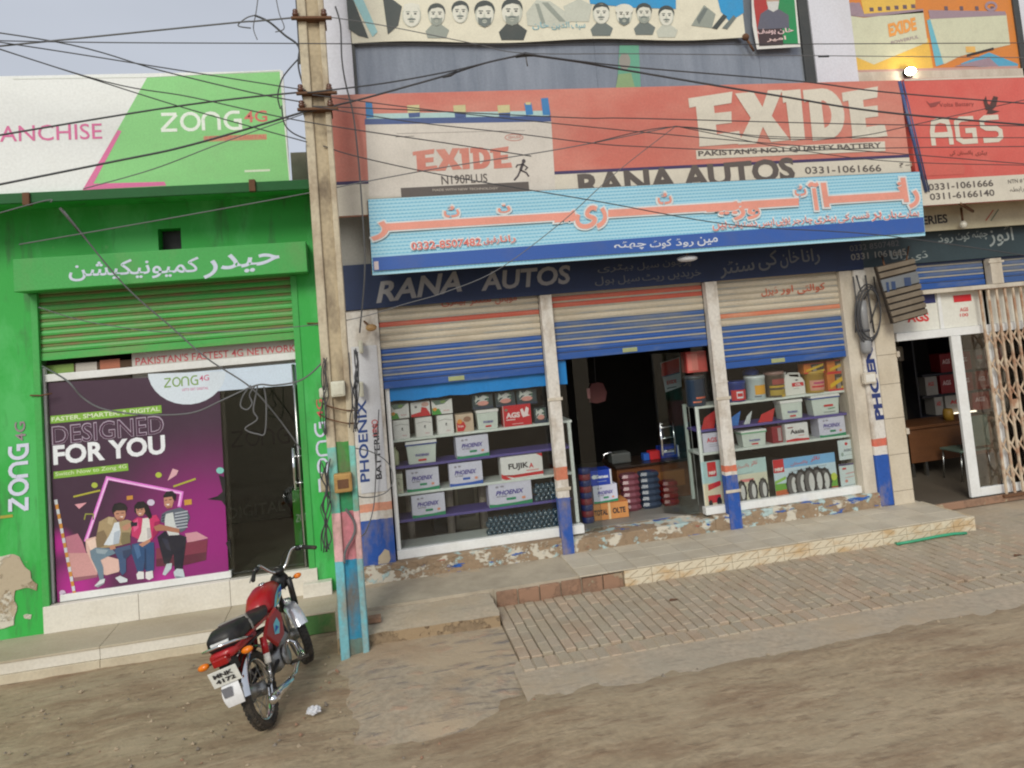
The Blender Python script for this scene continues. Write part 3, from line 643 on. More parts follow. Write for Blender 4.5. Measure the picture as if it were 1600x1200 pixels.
# right man
Q((204,208,206), 6.2, (918,400),(1000,380),(1010,470),(1052,582),(960,587),(928,520)); Q((92,98,112), 6.5, (900,402),(945,375),(1060,345),(1122,380),(1142,430),(1102,540),(1062,562),(1012,480),(996,388),(935,402),(918,480),(890,470))
for q in range(6): Q((178,184,192), 6.7+.01*q, (1010,392+q*26),(1120,372+q*27),(1124,382+q*27),(1012,403+q*26))
for q in range(3): Q((40,44,58), 6.8+.01*q, (900,412+q*24),(926,404+q*24),(926,412+q*24),(900,422+q*24))
Q(hair, 7, (912,245),(940,208),(990,203),(1024,235),(1018,292),(988,262),(918,270)); Q(skin, 7.3, (916,262),(988,252),(1003,290),(987,345),(946,357),(921,326)); Q((152,98,78), 7.5, (936,342),(984,330),(975,350),(946,357)); Q((238,230,224), 7.7, (934,318),(968,314),(956,330)); Q((56,34,32), 7.7, (926,282),(944,279),(944,285),(927,288)); Q((56,34,32), 7.7, (962,277),(984,273),(984,280),(963,283)); Q((170,116,92), 7.4, (830,512),(880,490),(1050,530),(1052,566),(930,546),(850,548))
Q((26,26,42), 6.9, (860,600),(930,545),(960,590),(1062,580),(1112,600),(1102,700),(1077,882),(1010,882),(1000,745),(962,832),(920,832),(890,722)); Q((44,46,66), 7.1, (900,610),(950,620),(980,720),(940,700)); Q((192,204,210), 7.3, (905,922),(940,832),(987,825),(982,872),(930,932)); Q((192,204,210), 7.3, (1000,902),(1030,872),(1082,877),(1102,960),(1062,987),(1010,942)); Q((120,130,140), 7.5, (1010,935),(1100,945),(1102,960),(1062,987))
yl = ink(178,172,58); A.stroke(yl, [(115,776),(157,766)], .018, 5); A.stroke(yl, [(271,760),(306,748)], .02, 5)
for q in ((148,758),(248,742)): A.ell(ink(176,190,70), q[0], q[1], 5, 4.4, 5, 12)
A.poly(ink(226,160,170), [(117,788),(136,785),(124,795)], 5); A.poly(ink(222,170,180), [(262,751),(270,732),(279,735),(276,742)], 5)
A.rect_(ink(200,140,60), 198,775,208,780,5); A.rect_(ink(200,150,60), 288,781,300,788,5); A.ell(ink(210,200,220), 236,785,6,5,5,12); A.stroke(ink(150,150,70), [(132,812),(134,803),(146,803),(146,812)], .012, 5)
for q in range(4): A.stroke(ink(186,120,170), [(98,928+q*4),(126,924+q*4)], .005, 6)
A.ell(ink(210,190,214), 98, 926, 5, 4.4, 6, 12)
for q in range(20):                                   # striped tape hanging down the pane
    t = q/20; x = 85+30*t; y = 781+150*t; A.poly(ink(*((206,140,60) if q%2 else (206,210,216))), [(x,y),(x+5,y-1),(x+6,y+6.6),(x+1.5,y+7.6)], 7)
A.poly(ink(214,200,60), [(88,949),(104,947),(104,957),(88,959)], 3); A.poly(ink(58,150,56), [(104,947),(128,943),(128,954),(104,957)], 3); A.poly(ink(186,190,50), [(128,943),(144,941),(145,951),(128,954)], 3)
A.ell(ink(130,200,190), 344, 735, 6, 5, 6, 12); A.poly(ink(14,16,18), [(342,742),(352,746),(352,790),(346,782),(324,780),(340,775),(348,768)], 5); A.poly(ink(14,16,18), [(353,848),(360,842),(362,872)], 5)
A.build('printed_sheet', ps)

# things dim inside the green shop
A = Art(2.6); dk = ink(18,20,16)
A.zlogo(dk, (362,700), (452,692), 26, .13); A.text(ink(140,144,130), 'DIGITAL', (356,812), (446,798), 18, 1, .008)
bw = thing('back_wall_sign', (P(400,800,2.6)), 'dim back wall panel with dark logo inside the green shop', 'sign')
MB().box(px(300,700,2.6), px(474,700,2.6), 2.603, 2.64, .45, 2.9).build('panel', mat('olive_panel',(70,76,58),.5,.3,(46,52,40)), bw); A.build('lettering', bw)
A = Art(.9); A.zlogo(ink(180,200,170), (463,816), (488,811), 12, .16)
gs = thing('info_stand', P(475,870,.9), 'bright green stand with white lettering just inside the glass door', 'stand'); MB().box(px(458,800,.9), px(495,800,.9), .903, 1.1, .44, pz(470,765,.9)).build('stand_body', mat('stand_green',(60,150,40),.5), gs, .01); A.build('lettering', gs)
for q, (x, y, lab) in enumerate(((345,627,'small round ceiling lamp glowing nearer the poster in the green shop'),(444,617,'small round ceiling lamp glowing nearer the door in the green shop'))):
    p = P(x, y, 1.9); tag(MB().lathe([(.05,0),(.06,.02)], (p.x, 1.9, 2.955), n=14).build('ceiling_lamp', emit('lamp_glow',(255,236,206),40)), lab, 'lamp', 'ceiling lamps inside the green shop')
# ================================================================== COMMERCIAL BLOCK (battery shop and its neighbour)
X0 = -.40
blk = thing('shop_block', (3, 0, 0), 'two-storey cream shop block with three blue roller shutters and white posts', 'building')
M_lilac = mat('lilac_white_wall', (214,214,222), .7, .25, (170,160,150), 1.2, (1,1,.4), .15)
xp = px(594,540); zB = 3.10                             # right edge of the left pillar, shutter head
CR = (212,206,198); M_pil = bands('pillar_bands', [(0,(34,78,156)),(.785,CR),(.97,(214,140,112)),(1.04,CR)], dirt=.35)
zb_ = pz(600,810); zo = pz(600,797); zo1 = pz(600,784)
M_pil = bands('pillar_bands2', [(0,(34,80,160)),(zb_,CR),(zo,(214,146,120)),(zo1,CR)], dirt=.35)
w = MB(); w.box(X0, xp, 0, .3, 0.18, zB); w.build('pillar', M_pil, blk, .004)
pp = MB(); pp.prism(ragged([(588,890),(592,868),(600,856),(607,860),(610,872),(606,884),(612,893)], 5, .02, 9), -.01, 0).build('bare_plaster_patch', M_plast, blk, .003)
# posts between the bays
def post(xa_, za, zoA, zoB, name, base=CR, blue=(34,80,160)):
    m = bands(name, [(0,blue),(za,base),(zoA,(206,112,84)),(zoB,base)], dirt=.4)
    x0_, x1_ = xa_
    o = MB().box(x0_, x1_, -.07, .03, .2, zB).box(x0_-.006, x1_+.006, -.076, -.071, 1.9, 1.915).build('post', m, blk, .005); return o
P1 = (2.008, 2.142); P2 = (4.035, 4.185)
post(P1, pz(878,776), pz(877,748), pz(876,728), 'post_bands_a'); post(P2, pz(1138,741), pz(1138,742)+.05, pz(1138,742)+.12, 'post_bands_b')
for (a, b), z in ((P1, 1.9),(P2, 1.7),(P1, .9),(P2, .62)): MB().box(a-.02, b+.02, -.082, -.0705, z, z+.035).build('hinge_strap', M_cream, blk, .003)
xw0, xw1 = px(1330,600), px(1348,600)
MB().box(xw0, xw1+.01, -.02, .3, .36, zB).build('wall_strip', M_cream, blk, .003)
xq0, xq1 = xw1+.012, px(1383,700)
M_pil3 = bands('pillar_bands3', [(0,(34,80,160)),(pz(1380,708),CR),(pz(1378,695),(206,104,84)),(pz(1378,683),CR)], dirt=.45)
MB().box(xq0, xq1, -.06, .3, .2, zB).build('pillar', M_pil3, blk, .02)
M_tl = mat('cream_wall_tile', (202,190,170), .45, .35, (150,130,100), 3, (1,1,.6), .05)
tx0, tx1 = px(1366,560), px(1397,560)
zt0 = .1; rows = [zt0, .36, .80, 1.24, 1.66, 2.02, 2.40, 2.55]
MB().box(tx0+.003, tx1-.003, -.042, .3, .1, 2.62).build('pillar_core', M_cream, blk)
for i in range(len(rows)-1): MB().box(tx0, tx1, -.056, -.043, rows[i]+.003, rows[i+1]-.003).build('wall_tile', M_tl, blk, .002)
MB().box(tx0-.02, tx1+.02, -.02, .3, 2.62, 3.12).build('pillar', M_cream, blk, .004)
for z in (1.03, 1.98): MB().box(tx1-.01, tx1+.03, -.08, -.02, z, z+.07).build('latch_plate', M_cream, blk, .004)
# peeling sill wall under the windows
M_peel = wear('peeling_plinth', [((200,192,176), 4.2, .50, 5, (1,1,1.3)), ((172,192,190), 5.4, .56, 13, (1,1,1.2)), ((46,92,168), 5.0, .60, 31, (.6,1,2.6)), ((164,108,88), 8, .64, 47, (.6,1,1.5)), ((146,124,100), 3.0, .53, 61, (.8,1,1.4)), ((206,200,188), 12, .64, 71, (1,1,1))], .9, (150,128,104), .7)
MB().box(X0, 2.16, -.05, .3, .12, .372).box(2.16, 3.86, -.05, .3, .12, .345).box(3.86, 6.16, -.05, .3, .12, .372).build('plinth_wall', M_peel, blk, .012)
# rooms
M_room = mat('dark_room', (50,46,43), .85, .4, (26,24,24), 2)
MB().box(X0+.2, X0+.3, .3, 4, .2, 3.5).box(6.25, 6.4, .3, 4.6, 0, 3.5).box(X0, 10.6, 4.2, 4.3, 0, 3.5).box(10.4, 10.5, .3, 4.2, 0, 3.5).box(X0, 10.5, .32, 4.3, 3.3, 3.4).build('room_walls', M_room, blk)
MB().box(X0+.3, 6.24, .301, 4.2, .2, .35).build('shop_floor', M_floor, blk)
MB().box(6.41, 10.4, -.02, 4.2, .0, .105).build('shop_floor', mat('brown_grey_floor',(104,94,82),.6,.4,(70,62,54),2), blk)
MB().box(tx1, 10.4, -.06, -.021, .04, .13).build('threshold', M_brick, blk, .006)
# upper walls
M_grw = mat('grey_upper_wall', (150,148,144), .8, .4, (110,104,98), 2)
MB().box(X0, 12, .0, .3, 3.6, 5.25).build('upper_wall', M_grw, blk)
MB().box(X0, 12, .0, .3, 7.4, 7.8).box(X0, 12, 4, 4.3, 3.4, 7.8).box(X0, X0+.2, .3, 4, 3.4, 7.8).build('upper_wall', M_lilac, blk)
MB().box(X0-.02, 12, -.55, 0, 4.28, 4.34).build('canopy_slab', M_conc, blk)
# fascia
M_navy = mat('navy_fascia', (30,46,82), .6, .45, (20,26,36), 2, (1,1,.7), bump=.08)
M_navyr = mat('dark_teal_fascia', (50,66,72), .6, .5, (30,36,40), 2, (1,1,.7), bump=.08)
fz0 = zB+.005
MB().box(X0, 12, 0, .3, fz0, 3.6).build('lintel', M_navy, blk)
fs_ = thing('painted_fascia', (3, 0, fz0), 'long navy fascia with grey lettering running above the blue shutters', 'fascia')
MB().box(X0, 6.2, -.03, -.001, fz0, 3.599).build('board', M_navy, fs_)
A = Art(-.03); gl = ink(150,148,150)
A.text(gl, 'RANA', (588,474), (722,455), 33, 1, .028, .25); A.text(gl, 'AUTOS', (752,455), (893,443), 30, 1, .028, .15)
A.build('lettering', fs_); A = Art(-.03)
gd = ink(104,106,110)
for (w_, a, b, y0, y1, h) in (('بیٹری', 934, 990, 427, 423, 12), ('سیل', 996, 1030, 423, 420, 12), ('پرچون', 1036, 1080, 419, 416, 11), ('ہول', 930, 960, 447, 445, 14), ('سیل', 966, 1000, 445, 442, 14), ('ریٹ', 1004, 1038, 442, 439, 13), ('خریدیں', 1044, 1096, 438, 434, 13)):
    A.text(gd, w_, (a,y0), (b,y1), h, 1, .004)
A.build('small_lettering', fs_); A = Art(-.03)
for (w_, a, b, y0, y1, h) in (('سنٹر', 1126, 1180, 436, 428, 26), ('کی', 1186, 1216, 424, 420, 30), ('خان', 1220, 1250, 420, 416, 28), ('رانا', 1254, 1282, 416, 413, 26)):
    A.text(gd, w_, (a,y0), (b,y1), h, 1, .01)
A.build('script', fs_); A = Art(-.03)
A.text(gd, '0332 8507482', (1328,393), (1405,384), 9, 1, .008); A.text(ink(150,146,138), '0331 1061665', (1330,407), (1416,398), 10, 1, .012)
A.build('lettering', fs_)
fr_ = thing('painted_fascia', (8, 0, fz0), 'dark teal fascia with large faded Urdu script above the neighbouring shop at the right', 'fascia')
MB().box(6.2, 12, -.03, -.001, fz0+.02, 3.62).build('board', M_navyr, fr_)
A = Art(-.03)
for (w_, a, b, y0, y1, h) in (('آٹوز', 1546, 1588, 386, 382, 34), ('ڈی', 1424, 1450, 408, 405, 14), ('روڈ', 1466, 1490, 382, 379, 16), ('کوٹ', 1494, 1516, 379, 377, 15), ('چھٹہ', 1520, 1544, 376, 374, 15), ('رانا', 1392, 1420, 410, 407, 18)):
    A = Art(-.03); A.text(ink(150,158,156), w_, (a,y0), (b,y1), h, 1, .012); A.build('painted_word', fr_)
bs = thing('hanging_board', P(1500,350,-.2), 'cream board ending in black capitals under the right red billboard', 'sign')
MB().box(px(1440,350,-.2), 10.5, -.2, -.16, pz(1470,360,-.2), pz(1470,318,-.2)).build('board', mat('cream_board',(196,188,160),.6,.4,(140,128,104),3), bs)
A = Art(-.2); A.text(ink(40,38,40), 'BATTERIES', (1400,356), (1481,348), 14, 1, .03); A.build('lettering', bs); A = Art(-.2); A.stroke(ink(170,70,50), [(1540,345),(1552,328)], .014, 1); A.stroke(ink(90,110,90), [(1548,345),(1560,327)], .014, 1); A.build('painted_strokes', bs)

# roller shutters
M_bl = mat('blue_shutter_paint', (40,82,152), .5, .75, (122,128,134), 3.5, (.5,1,2.4), .12, lo=.5, hi=.8)
M_blrib = mat('worn_blue_rib', (150,152,150), .6, .8, (176,164,140), 5, (.7,1,1), lo=.3, hi=.6)
M_cr = mat('cream_shutter_paint', (196,184,164), .6, .45, (140,120,96), 3, (.5,1,2))
M_rd = mat('red_shutter_stripe', (186,88,70), .6, .35, (190,150,124), 3, (.5,1,2)); M_or = mat('faded_orange_stripe', (200,118,88), .6, .5, (196,170,140), 3, (.5,1,2))
M_grbl = mat('grimed_blue_paint', (58,88,140), .6, .7, (120,122,120), 2.5, (.5,1,2), lo=.42, hi=.66)
def face1(z): return M_bl if z < pz(720,528)-.04 else M_cr if z < pz(720,507)-.03 else M_rd if z < pz(720,507)+.045 else M_cr
def face2(z): return M_bl if z < 2.52 else M_grbl if z < pz(980,490)-.02 else M_cr if z < pz(980,470)-.02 else M_rd if z < pz(980,458) else M_cr
def face3(z): return M_bl if z < 2.42 else M_grbl if z < pz(1225,505)-.02 else M_cr if z < pz(1225,492)-.02 else M_or if z < pz(1225,480)-.01 else M_cr
zz2 = pz(984,552); zz3 = pz(1230,567)
s1 = shutter(blk, xp+.005, P1[0]-.004, 2.215, zB, .05, face1, M_blrib, M_bl, pitch=.074)
s2 = shutter(blk, P1[1]+.004, P2[0]-.004, zz2, zB, .05, face2, M_blrib, M_bl, pitch=.074)
s3 = shutter(blk, P2[1]+.004, xw0-.002, zz3, zB, .05, face3, M_blrib, M_bl, pitch=.074)
M_plate = mat('pale_lock_plate', (160,166,120), .5, .4, (120,110,90), 8)
for s_, xq in ((s1, 1.02), (s2, 3.08), (s3, 4.95)):
    z = origin(s_).z; z = {0:2.23,1:zz2+.015,2:zz3+.015}[[s1,s2,s3].index(s_)]
    MB().box(xq-.12, xq+.06, .018, .027, z, z+.05).build('lock_plate', M_plate, s_, .003)
# red painted script high on the shutters
for s_, wds, c0 in ((s1, (('بیٹری',690,728,480,477),('سنٹر',734,768,478,475),('موبائل',774,808,476,472)), (176,92,76)), (s3, (('ڈیزل',1190,1216,464,461),('اور',1220,1240,461,459),('کوالٹی',1246,1290,460,455)), (188,96,70))):
    A = Art(.028)
    for w_, a, b, y0, y1 in wds: A.text(ink(*c0), w_, (a,y0), (b,y1), 14, 1, .016)
    A.build('painted_script', s_)
# shop windows: frames, panes, shelves
yg = .10
def window(xa_, xb_, zlo, zhi, sill_h, side):
    f = MB(); f.box(xa_, xb_, yg-.06, yg+.04, zlo, zlo+sill_h)
    if side == 'l': f.box(xa_, xa_+.045, yg-.03, yg+.03, zlo+sill_h, zhi)
    else: f.box(xb_-.045, xb_, yg-.03, yg+.03, zlo+sill_h, zhi)
    o = f.build('shop_window', M_alu, blk, .004); MB().box(xa_+.045, xb_-.045, yg, yg+.006, zlo+sill_h, zhi).build('pane', GL, o); return o
xA = px(612,750,yg)
w1 = window(xA, px(905,760,yg), .374, 2.4, .095, 'l')
w3 = window(px(1096,760,yg), px(1346,700,yg), .374, 2.4, .085, 'r')
M_shelfw = mat('white_shelf_edge', (214,222,216), .4, .2, (150,150,140), 4, bump=0); M_shelfp = mat('purple_shelf_edge', (92,82,150), .45, .25, (70,64,100), 4, bump=0)
Ys = .16; DP = .36
shelf_z = {}
def shelf(win, name, p0, p1, m, th=.028):
    z = (pz(*p0, Ys)+pz(*p1, Ys))/2
    MB().box(px(*p0, Ys), px(*p1, Ys), Ys, Ys+DP, z-th, z).build('shelf', m, win, .003); shelf_z[name] = z
sh1 = thing('display_rack', (1.2, .3, .37), 'white and purple shelved display rack of batteries behind the left shop window', 'rack')
sh3 = thing('display_rack', (4.9, .3, .37), 'white and purple shelved display rack behind the right shop window', 'rack')
shelf(sh1, 'a1', (613,689), (893,655), M_shelfw); shelf(sh1, 'a2', (618,729), (893,697), M_shelfp); shelf(sh1, 'a3', (618,773), (893,737), M_shelfw); shelf(sh1, 'a4', (622,814), (893,777), M_shelfp); shelf(sh1, 'a5', (622,857), (893,821), M_shelfw)
shelf(sh3, 'c1', (1090,636), (1333,607), M_shelfw); shelf(sh3, 'c2', (1092,671), (1333,645), M_shelfp); shelf(sh3, 'c3', (1094,705), (1340,681), M_shelfw)
for rk, xs_ in ((sh1, (px(617,760,Ys), px(896,740,Ys))), (sh3, (px(1095,700,Ys), px(1338,660,Ys)))):
    for x in xs_:
        for y in (Ys-.005, Ys+DP):
            MB().box(x-.02, x+.02, y, y+.03, .47 if rk is sh1 else .46, shelf_z['a1'] if rk is sh1 else shelf_z['c1']).build('upright', M_shelfw, rk, .003)
# fixed tinted side panes of the doorway and the open glass door with its ladder handle
gdr = MB().box(px(906,700,yg), px(930,700,yg), yg, yg+.008, .36, 2.4).build('side_pane', GLD, blk)
dd = MB().prism([(0,0)]*0 or [(0,0),(1,0),(1,1)], 0, 0) if False else MB()
hx = px(1092,780,.12); a = Vector((hx, .14, 0)); b = Vector((q_ := px(1028,690,.44), .46, 0)); d = (b-a); n_ = Vector((d.y,-d.x,0)).normalized()
dd.obox(((a+b)/2).to_3d()+Vector((0,0,1.33)), d/2, n_*.005, (0,0,.96)); gdo = dd.build('glass_door', GLD, blk)
hb = MB(); c = a+d*.86
q1, q2, Yh_ = P(1033,690,.40), P(1053,687,.40), .40
for q in (q1, q2): hb.tube([(q.x,Yh_,q.z-.17),(q.x,Yh_-.02,q.z),(q.x,Yh_,q.z+.22)], .014, 8)
for k_ in (-.12, .03, .16): hb.tube([(q1.x,Yh_,q1.z+k_),(q2.x,Yh_,q2.z+k_+.01)], .009, 8)
hb.build('door_handle', M_chrome, gdo)
# blue valance under the first shutter
vz0 = pz(735,611,.075)-.03
va = thing('plastic_valance', (1.1, .09, 2), 'bright blue plastic sheet hanging under the first shutter above the boxes', 'sheet')
m_ = MB(); n = 30; xl_, xr_ = px(606,625,.085), px(886,590,.085)
for i in range(n+1):
    x = xl_+(xr_-xl_)*i/n; m_.v += [(x, .085+.006*math.sin(i*1.3), vz0+.02*NZ.noise(Vector((i*.35,0,0)))), (x, .087, 2.33)]
    if i: m_.f.append((2*i-2, 2*i, 2*i+1, 2*i-1)); m_.m.append(0); m_.sm.append(True)
o = m_.build('sheet', mat('blue_plastic',(28,122,190),.4,.25,(50,90,140),3), va)
# pale wall strip right of window 3 is the 'wall_strip'; vertical lettering on pillars
vl = thing('vertical_sign', P(580,650,-.01), 'narrow sign with vertical blue and black lettering on the white pillar behind the pole', 'sign')
A = Art(-.0125); A.vtext(ink(34,66,130), 'PHOENIX', (578,752), (572,624), 15, 1, .02); A.vtext(ink(40,38,44), 'BATTERIES', (597,748), (591,662), 9, 1, .02); A.vtext(ink(196,90,90), 'UNO', (592,680), (590,655), 10, 2, .01)
MB().box(px(556,650), px(600,700), -.0125, -.002, pz(575,770), pz(575,540)).build('panel', ink(206,206,210), vl); A.build('lettering', vl)
vr = thing('vertical_lettering', P(1372,600,-.06), 'dark blue vertical lettering down the white pillar beside the grey pipe', 'lettering')
A = Art(-.061); A.vtext(ink(28,50,112), 'PHOENIX', (1382,655), (1357,505), 14, 1, .05); A.build('letters', vr)

# ------------------------------------------------------------------ upper storey
uz0, uz1 = 5.25, 7.4
ux = lambda a, y=40: px(a, y)
MB().box(X0, ux(547), -.06, .0, 4.3, uz1).build('pillar', M_lilac, blk, .004)
M_gw = mat('grey_blue_glass', (150,156,166), .22, .7, (112,120,132), 1.8, (2.5,1,.35), bump=.02, lo=.35, hi=.7); M_gw.node_tree.nodes['Principled BSDF'].inputs['Metallic'].default_value = .25
M_frm = mat('dark_window_frame', (64,66,66), .5, .3, (100,98,90), 4)
win = MB().box(ux(547), ux(552), -.05, .02, uz0, uz1).box(ux(1247), ux(1262), -.05, .02, uz0, uz1).box(ux(547), ux(1262), -.05, .0, uz0-.05, uz0).build('upper_window', M_frm, blk, .004)
e = [552, 740, 925, 1062, 1180, 1247]
for i in range(5): MB().box(ux(e[i])+.001, ux(e[i+1])-.001, -.004+.003*(i%2), .012, uz0+.001, uz1).build('pane', M_gw, win)
MB().box(ux(1262)+.004, ux(1326), -.07, .0, 4.3, uz1).build('pillar', M_lilac, blk, .004)
MB().box(ux(1583), ux(1592), -.05, .0, uz0, uz1).build('window_post', M_frm, blk, .003)
MB().box(ux(1592), 12, -.03, .0, uz0, uz1).build('pillar', M_lilac, blk, .003)
MB().box(ux(1326)+.002, ux(1592), -.05, -.001, uz0, pz(1450,112)).build('window_sill', M_cream, blk, .004)
op = thing('window_poster', P(1450,60,-.02), 'faded orange poster of two white batteries filling the upstairs right window', 'poster')
MB().box(ux(1330), ux(1583), -.02, -.001, pz(1450,112)+.004, uz1).build('sheet', ink(214,132,60), op)
A = Art(-.02); cr = ink(206,206,178); pu = ink(158,136,146); ye = ink(226,184,84)
A.poly(ye, [(1334,60),(1450,60),(1458,108),(1340,112)], 1); A.poly(ye, [(1345,0),(1430,-4),(1430,20),(1350,22)], 1)
A.poly(pu, [(1320,22),(1326,6),(1343,4),(1350,22),(1442,14),(1443,20),(1350,27),(1322,24)], 2)
A.poly(cr, [(1321,24),(1350,28),(1442,17),(1449,66),(1365,101),(1330,86)], 2)
A.poly(cr, [(1452,28),(1572,22),(1578,70),(1500,88),(1476,100),(1464,100)], 2); A.poly(pu, [(1450,16),(1570,18),(1572,24),(1453,30)], 3)
A.poly(ink(110,180,196), [(1448,32),(1453,30),(1474,100),(1462,104)], 3); A.poly(ink(88,164,196), [(1545,82),(1590,100),(1590,106),(1520,104),(1500,100)], 3); A.poly(pu, [(1490,104),(1545,90),(1560,104)], 4); A.poly(ink(190,150,140), [(1334,110),(1590,103),(1590,108),(1335,113)], 5)
for q in range(6): A.rect_(ink(110,92,100), 1358+q*13, 12-q, 1365+q*13, 18-q, 3)
for q in range(4): A.rect_(ink(110,92,100), 1475+q*24, 10, 1481+q*24, 16, 3)
A.ring(pu, (1332,14), 8, 8, .035, 4); A.ring(pu, (1548,10), 8, 6, .035, 4)
A.text(ink(232,158,80), 'EXIDE', (1389,58), (1432,47), 20, 5, .05); A.text(pu, 'POWERFUL', (1392,70), (1435,60), 5, 5, .01); A.rect_(ink(228,180,100), 1508, 73, 1524, 82, 5); A.stroke(ink(60,52,48), [(1510,87),(1552,76)], .03, 6)
A.build('printed_sheet', op)
p = P(1421,112,-.12); lm = thing('flood_lamp', (p.x, -.12, p.z), 'glaring white lamp lit at the sill of the upstairs orange poster window', 'lamp')
MB().sphere((p.x,-.14,p.z), .055, sc=(1.25,1,.9)).build('bulb', emit('lamp_bulb',(255,244,214),40), lm); MB().lathe([(.07,0),(.05,.06),(.02,.1)], (p.x,-.11,p.z), (0,1,0), 14).build('housing', M_black, lm)

# political banner with printed faces
bn = thing('printed_banner', P(850,30,-.09), 'cream banner with a row of grey printed faces hung across the upstairs window', 'banner')
bx0, bx1 = px(548,40,-.09), px(1163,40,-.09); bz0 = pz(850,65,-.09)
m_ = MB(); n = 40
for i in range(n+1):
    x = bx0+(bx1-bx0)*i/n; m_.v += [(x, -.088, bz0+.018*math.sin(i*.33)+.01), (x, -.086, uz1)]
    if i: m_.f.append((2*i-2, 2*i, 2*i+1, 2*i-1)); m_.m.append(0); m_.sm.append(True)
m_.build('cloth', ink(226,220,198), bn)
A = Art(-.09); g1, g2, g3, g4 = ink(70,76,74), ink(150,156,146), ink(196,198,184), ink(112,120,116); fl = ink(222,220,206); sky_ = ink(52,150,204)
A.poly(g1, [(541,-4),(552,0),(576,60),(560,56),(545,46)], 1); A.poly(ink(160,206,208), [(550,-4),(566,-4),(590,50),(582,58)], 1); A.poly(g1, [(598,-4),(612,-2),(628,10),(622,40),(606,54)], 1)
def face(cx, cy, s, hm, kind, beard=None, coat=None):
    random.seed(int(cx)); wf = random.uniform(.88, 1.08)
    if coat: A.poly(coat, [(cx-15*s,cy+22*s),(cx-6*s,cy+12*s),(cx+6*s,cy+12*s),(cx+17*s,cy+20*s),(cx+13*s,cy+31*s),(cx-12*s,cy+31*s)], 1)
    if kind != 'bald': A.ell(hm, cx, cy-5*s, 12*s, 11.5*s, 2, 22)
    A.ell(g3, cx-.0*s, cy+0*s, 11.4*s*wf, 14.3*s, 3, 22); A.ell(fl, cx-random.uniform(-.8,1.4)*s, cy+.2*s, 10*s*wf, 13.2*s, 4, 22); A.poly(hm if kind == 'h' else fl, [(cx-11*s*wf,cy-4*s),(cx-9*s,cy-13*s),(cx+random.uniform(-3,3)*s,cy-random.uniform(13.5,16)*s),(cx+9*s,cy-13*s),(cx+11*s*wf,cy-4*s),(cx+8*s,cy-9*s),(cx+random.uniform(-4,4)*s,cy-10.5*s),(cx-7*s,cy-8.5*s)], 4.6)
    if kind == 'cap': A.ell(fl, cx, cy-8*s, 13*s, 8*s, 5, 20)
    if beard is not None: A.poly(beard, [(cx-8*s,cy+3*s),(cx-3*s,cy+5*s),(cx+3*s,cy+5*s),(cx+8*s,cy+3*s),(cx+7*s,cy+11*s),(cx,cy+15*s),(cx-7*s,cy+11*s)], 5); A.ell(g3, cx, cy+8*s, 3*s, 2*s, 6, 10)
    for d in (-4.4, 4.4):
        A.rect_(hm, cx+(d-2.6)*s, cy-4.6*s, cx+(d+2.6)*s, cy-3.5*s, 5); A.ell(g1, cx+d*s, cy-1.6*s, 1.7*s, 1*s, 5, 10)
    A.poly(g3, [(cx-.4*s,cy-2*s),(cx+2*s,cy+3.6*s),(cx-2.4*s,cy+3.6*s)], 5); A.ell(g4, cx, cy+4.9*s, 5*s, 1.1*s, 7, 12); A.ell(g2, cx, cy+7.9*s, 3.2*s, .9*s, 7, 12)
face(643, 24, 1.3, g2, 'bald', None, None); face(682, 24, 1.15, g1, 'h', g2, g2); face(719, 20, 1.15, g1, 'h', None, None); face(757, 23, 1.35, g1, 'h', g4, None); face(800, 20, 1.38, g1, 'h', g2, g1)
A.poly(g3, [(822,20),(838,0),(860,2),(900,30),(870,44),(824,40)], 1); A.poly(g2, [(846,4),(856,4),(884,34),(874,34)], 2); A.poly(g2, [(836,6),(842,6),(852,36),(846,38)], 2); A.poly(g3, [(880,10),(905,-2),(925,8),(920,34),(888,34)], .5)
A.poly(sky_, [(920,-4),(1056,-8),(1056,14),(990,12),(922,6)], 1); A.poly(sky_, [(1120,-6),(1160,-8),(1162,20),(1140,34),(1126,18)], 1)
face(939, 22, 1.1, g1, 'h', None, g4); face(975, 24, 1.1, g1, 'cap', g4, None); face(1006, 22, 1.05, g1, 'h', g2, g4); face(1041, 26, 1.05, g1, 'h', None, g3)
A.poly(g4, [(1088,30),(1100,12),(1106,14),(1092,38)], 2); A.poly(g2, [(1080,40),(1100,8),(1118,22),(1112,44)], 1); A.poly(g1, [(1112,44),(1130,22),(1136,26),(1120,46)], 3); A.poly(g4, [(1128,44),(1146,24),(1150,28),(1136,46)], 3)
for w_, a, b in (('سیف',893,915),('الدین',862,890),('خان',832,858)): A.text(ink(130,180,192), w_, (a,47), (b,46), 12, 3, .006)
A.build('printed_faces', bn)
# smaller poster at the right end of the upstairs window
sp = thing('small_poster', P(1212,40,-.12), 'small torn red, black and green poster of a bearded man hanging upstairs', 'poster')
A = Art(-.12); wh = ink(224,222,216)
mb_ = MB(); mb_.prism([(P(*q,-.12).x, P(*q,-.12).z) for q in ((1172,-60),(1238,-62),(1251,73),(1183,77),(1176,40))], -.118, -.112); mb_.build('sheet', wh, sp)
A.poly(ink(176,58,54), [(1175,-60),(1210,-60),(1214,40),(1190,66),(1186,70),(1178,10)], 1); A.poly(ink(40,140,84), [(1205,-60),(1236,-60),(1247,68),(1216,70),(1212,20)], 1); A.poly(ink(70,54,56), [(1184,42),(1222,42),(1224,70),(1186,72)], 2)
A.poly(ink(98,98,112), [(1183,46),(1188,22),(1200,14),(1216,14),(1232,24),(1233,44)], 3); A.ell(ink(190,158,136), 1207, 2, 10, 13, 4); A.poly(ink(206,204,200), [(1198,3),(1217,2),(1215,15),(1208,19),(1200,15)], 5)
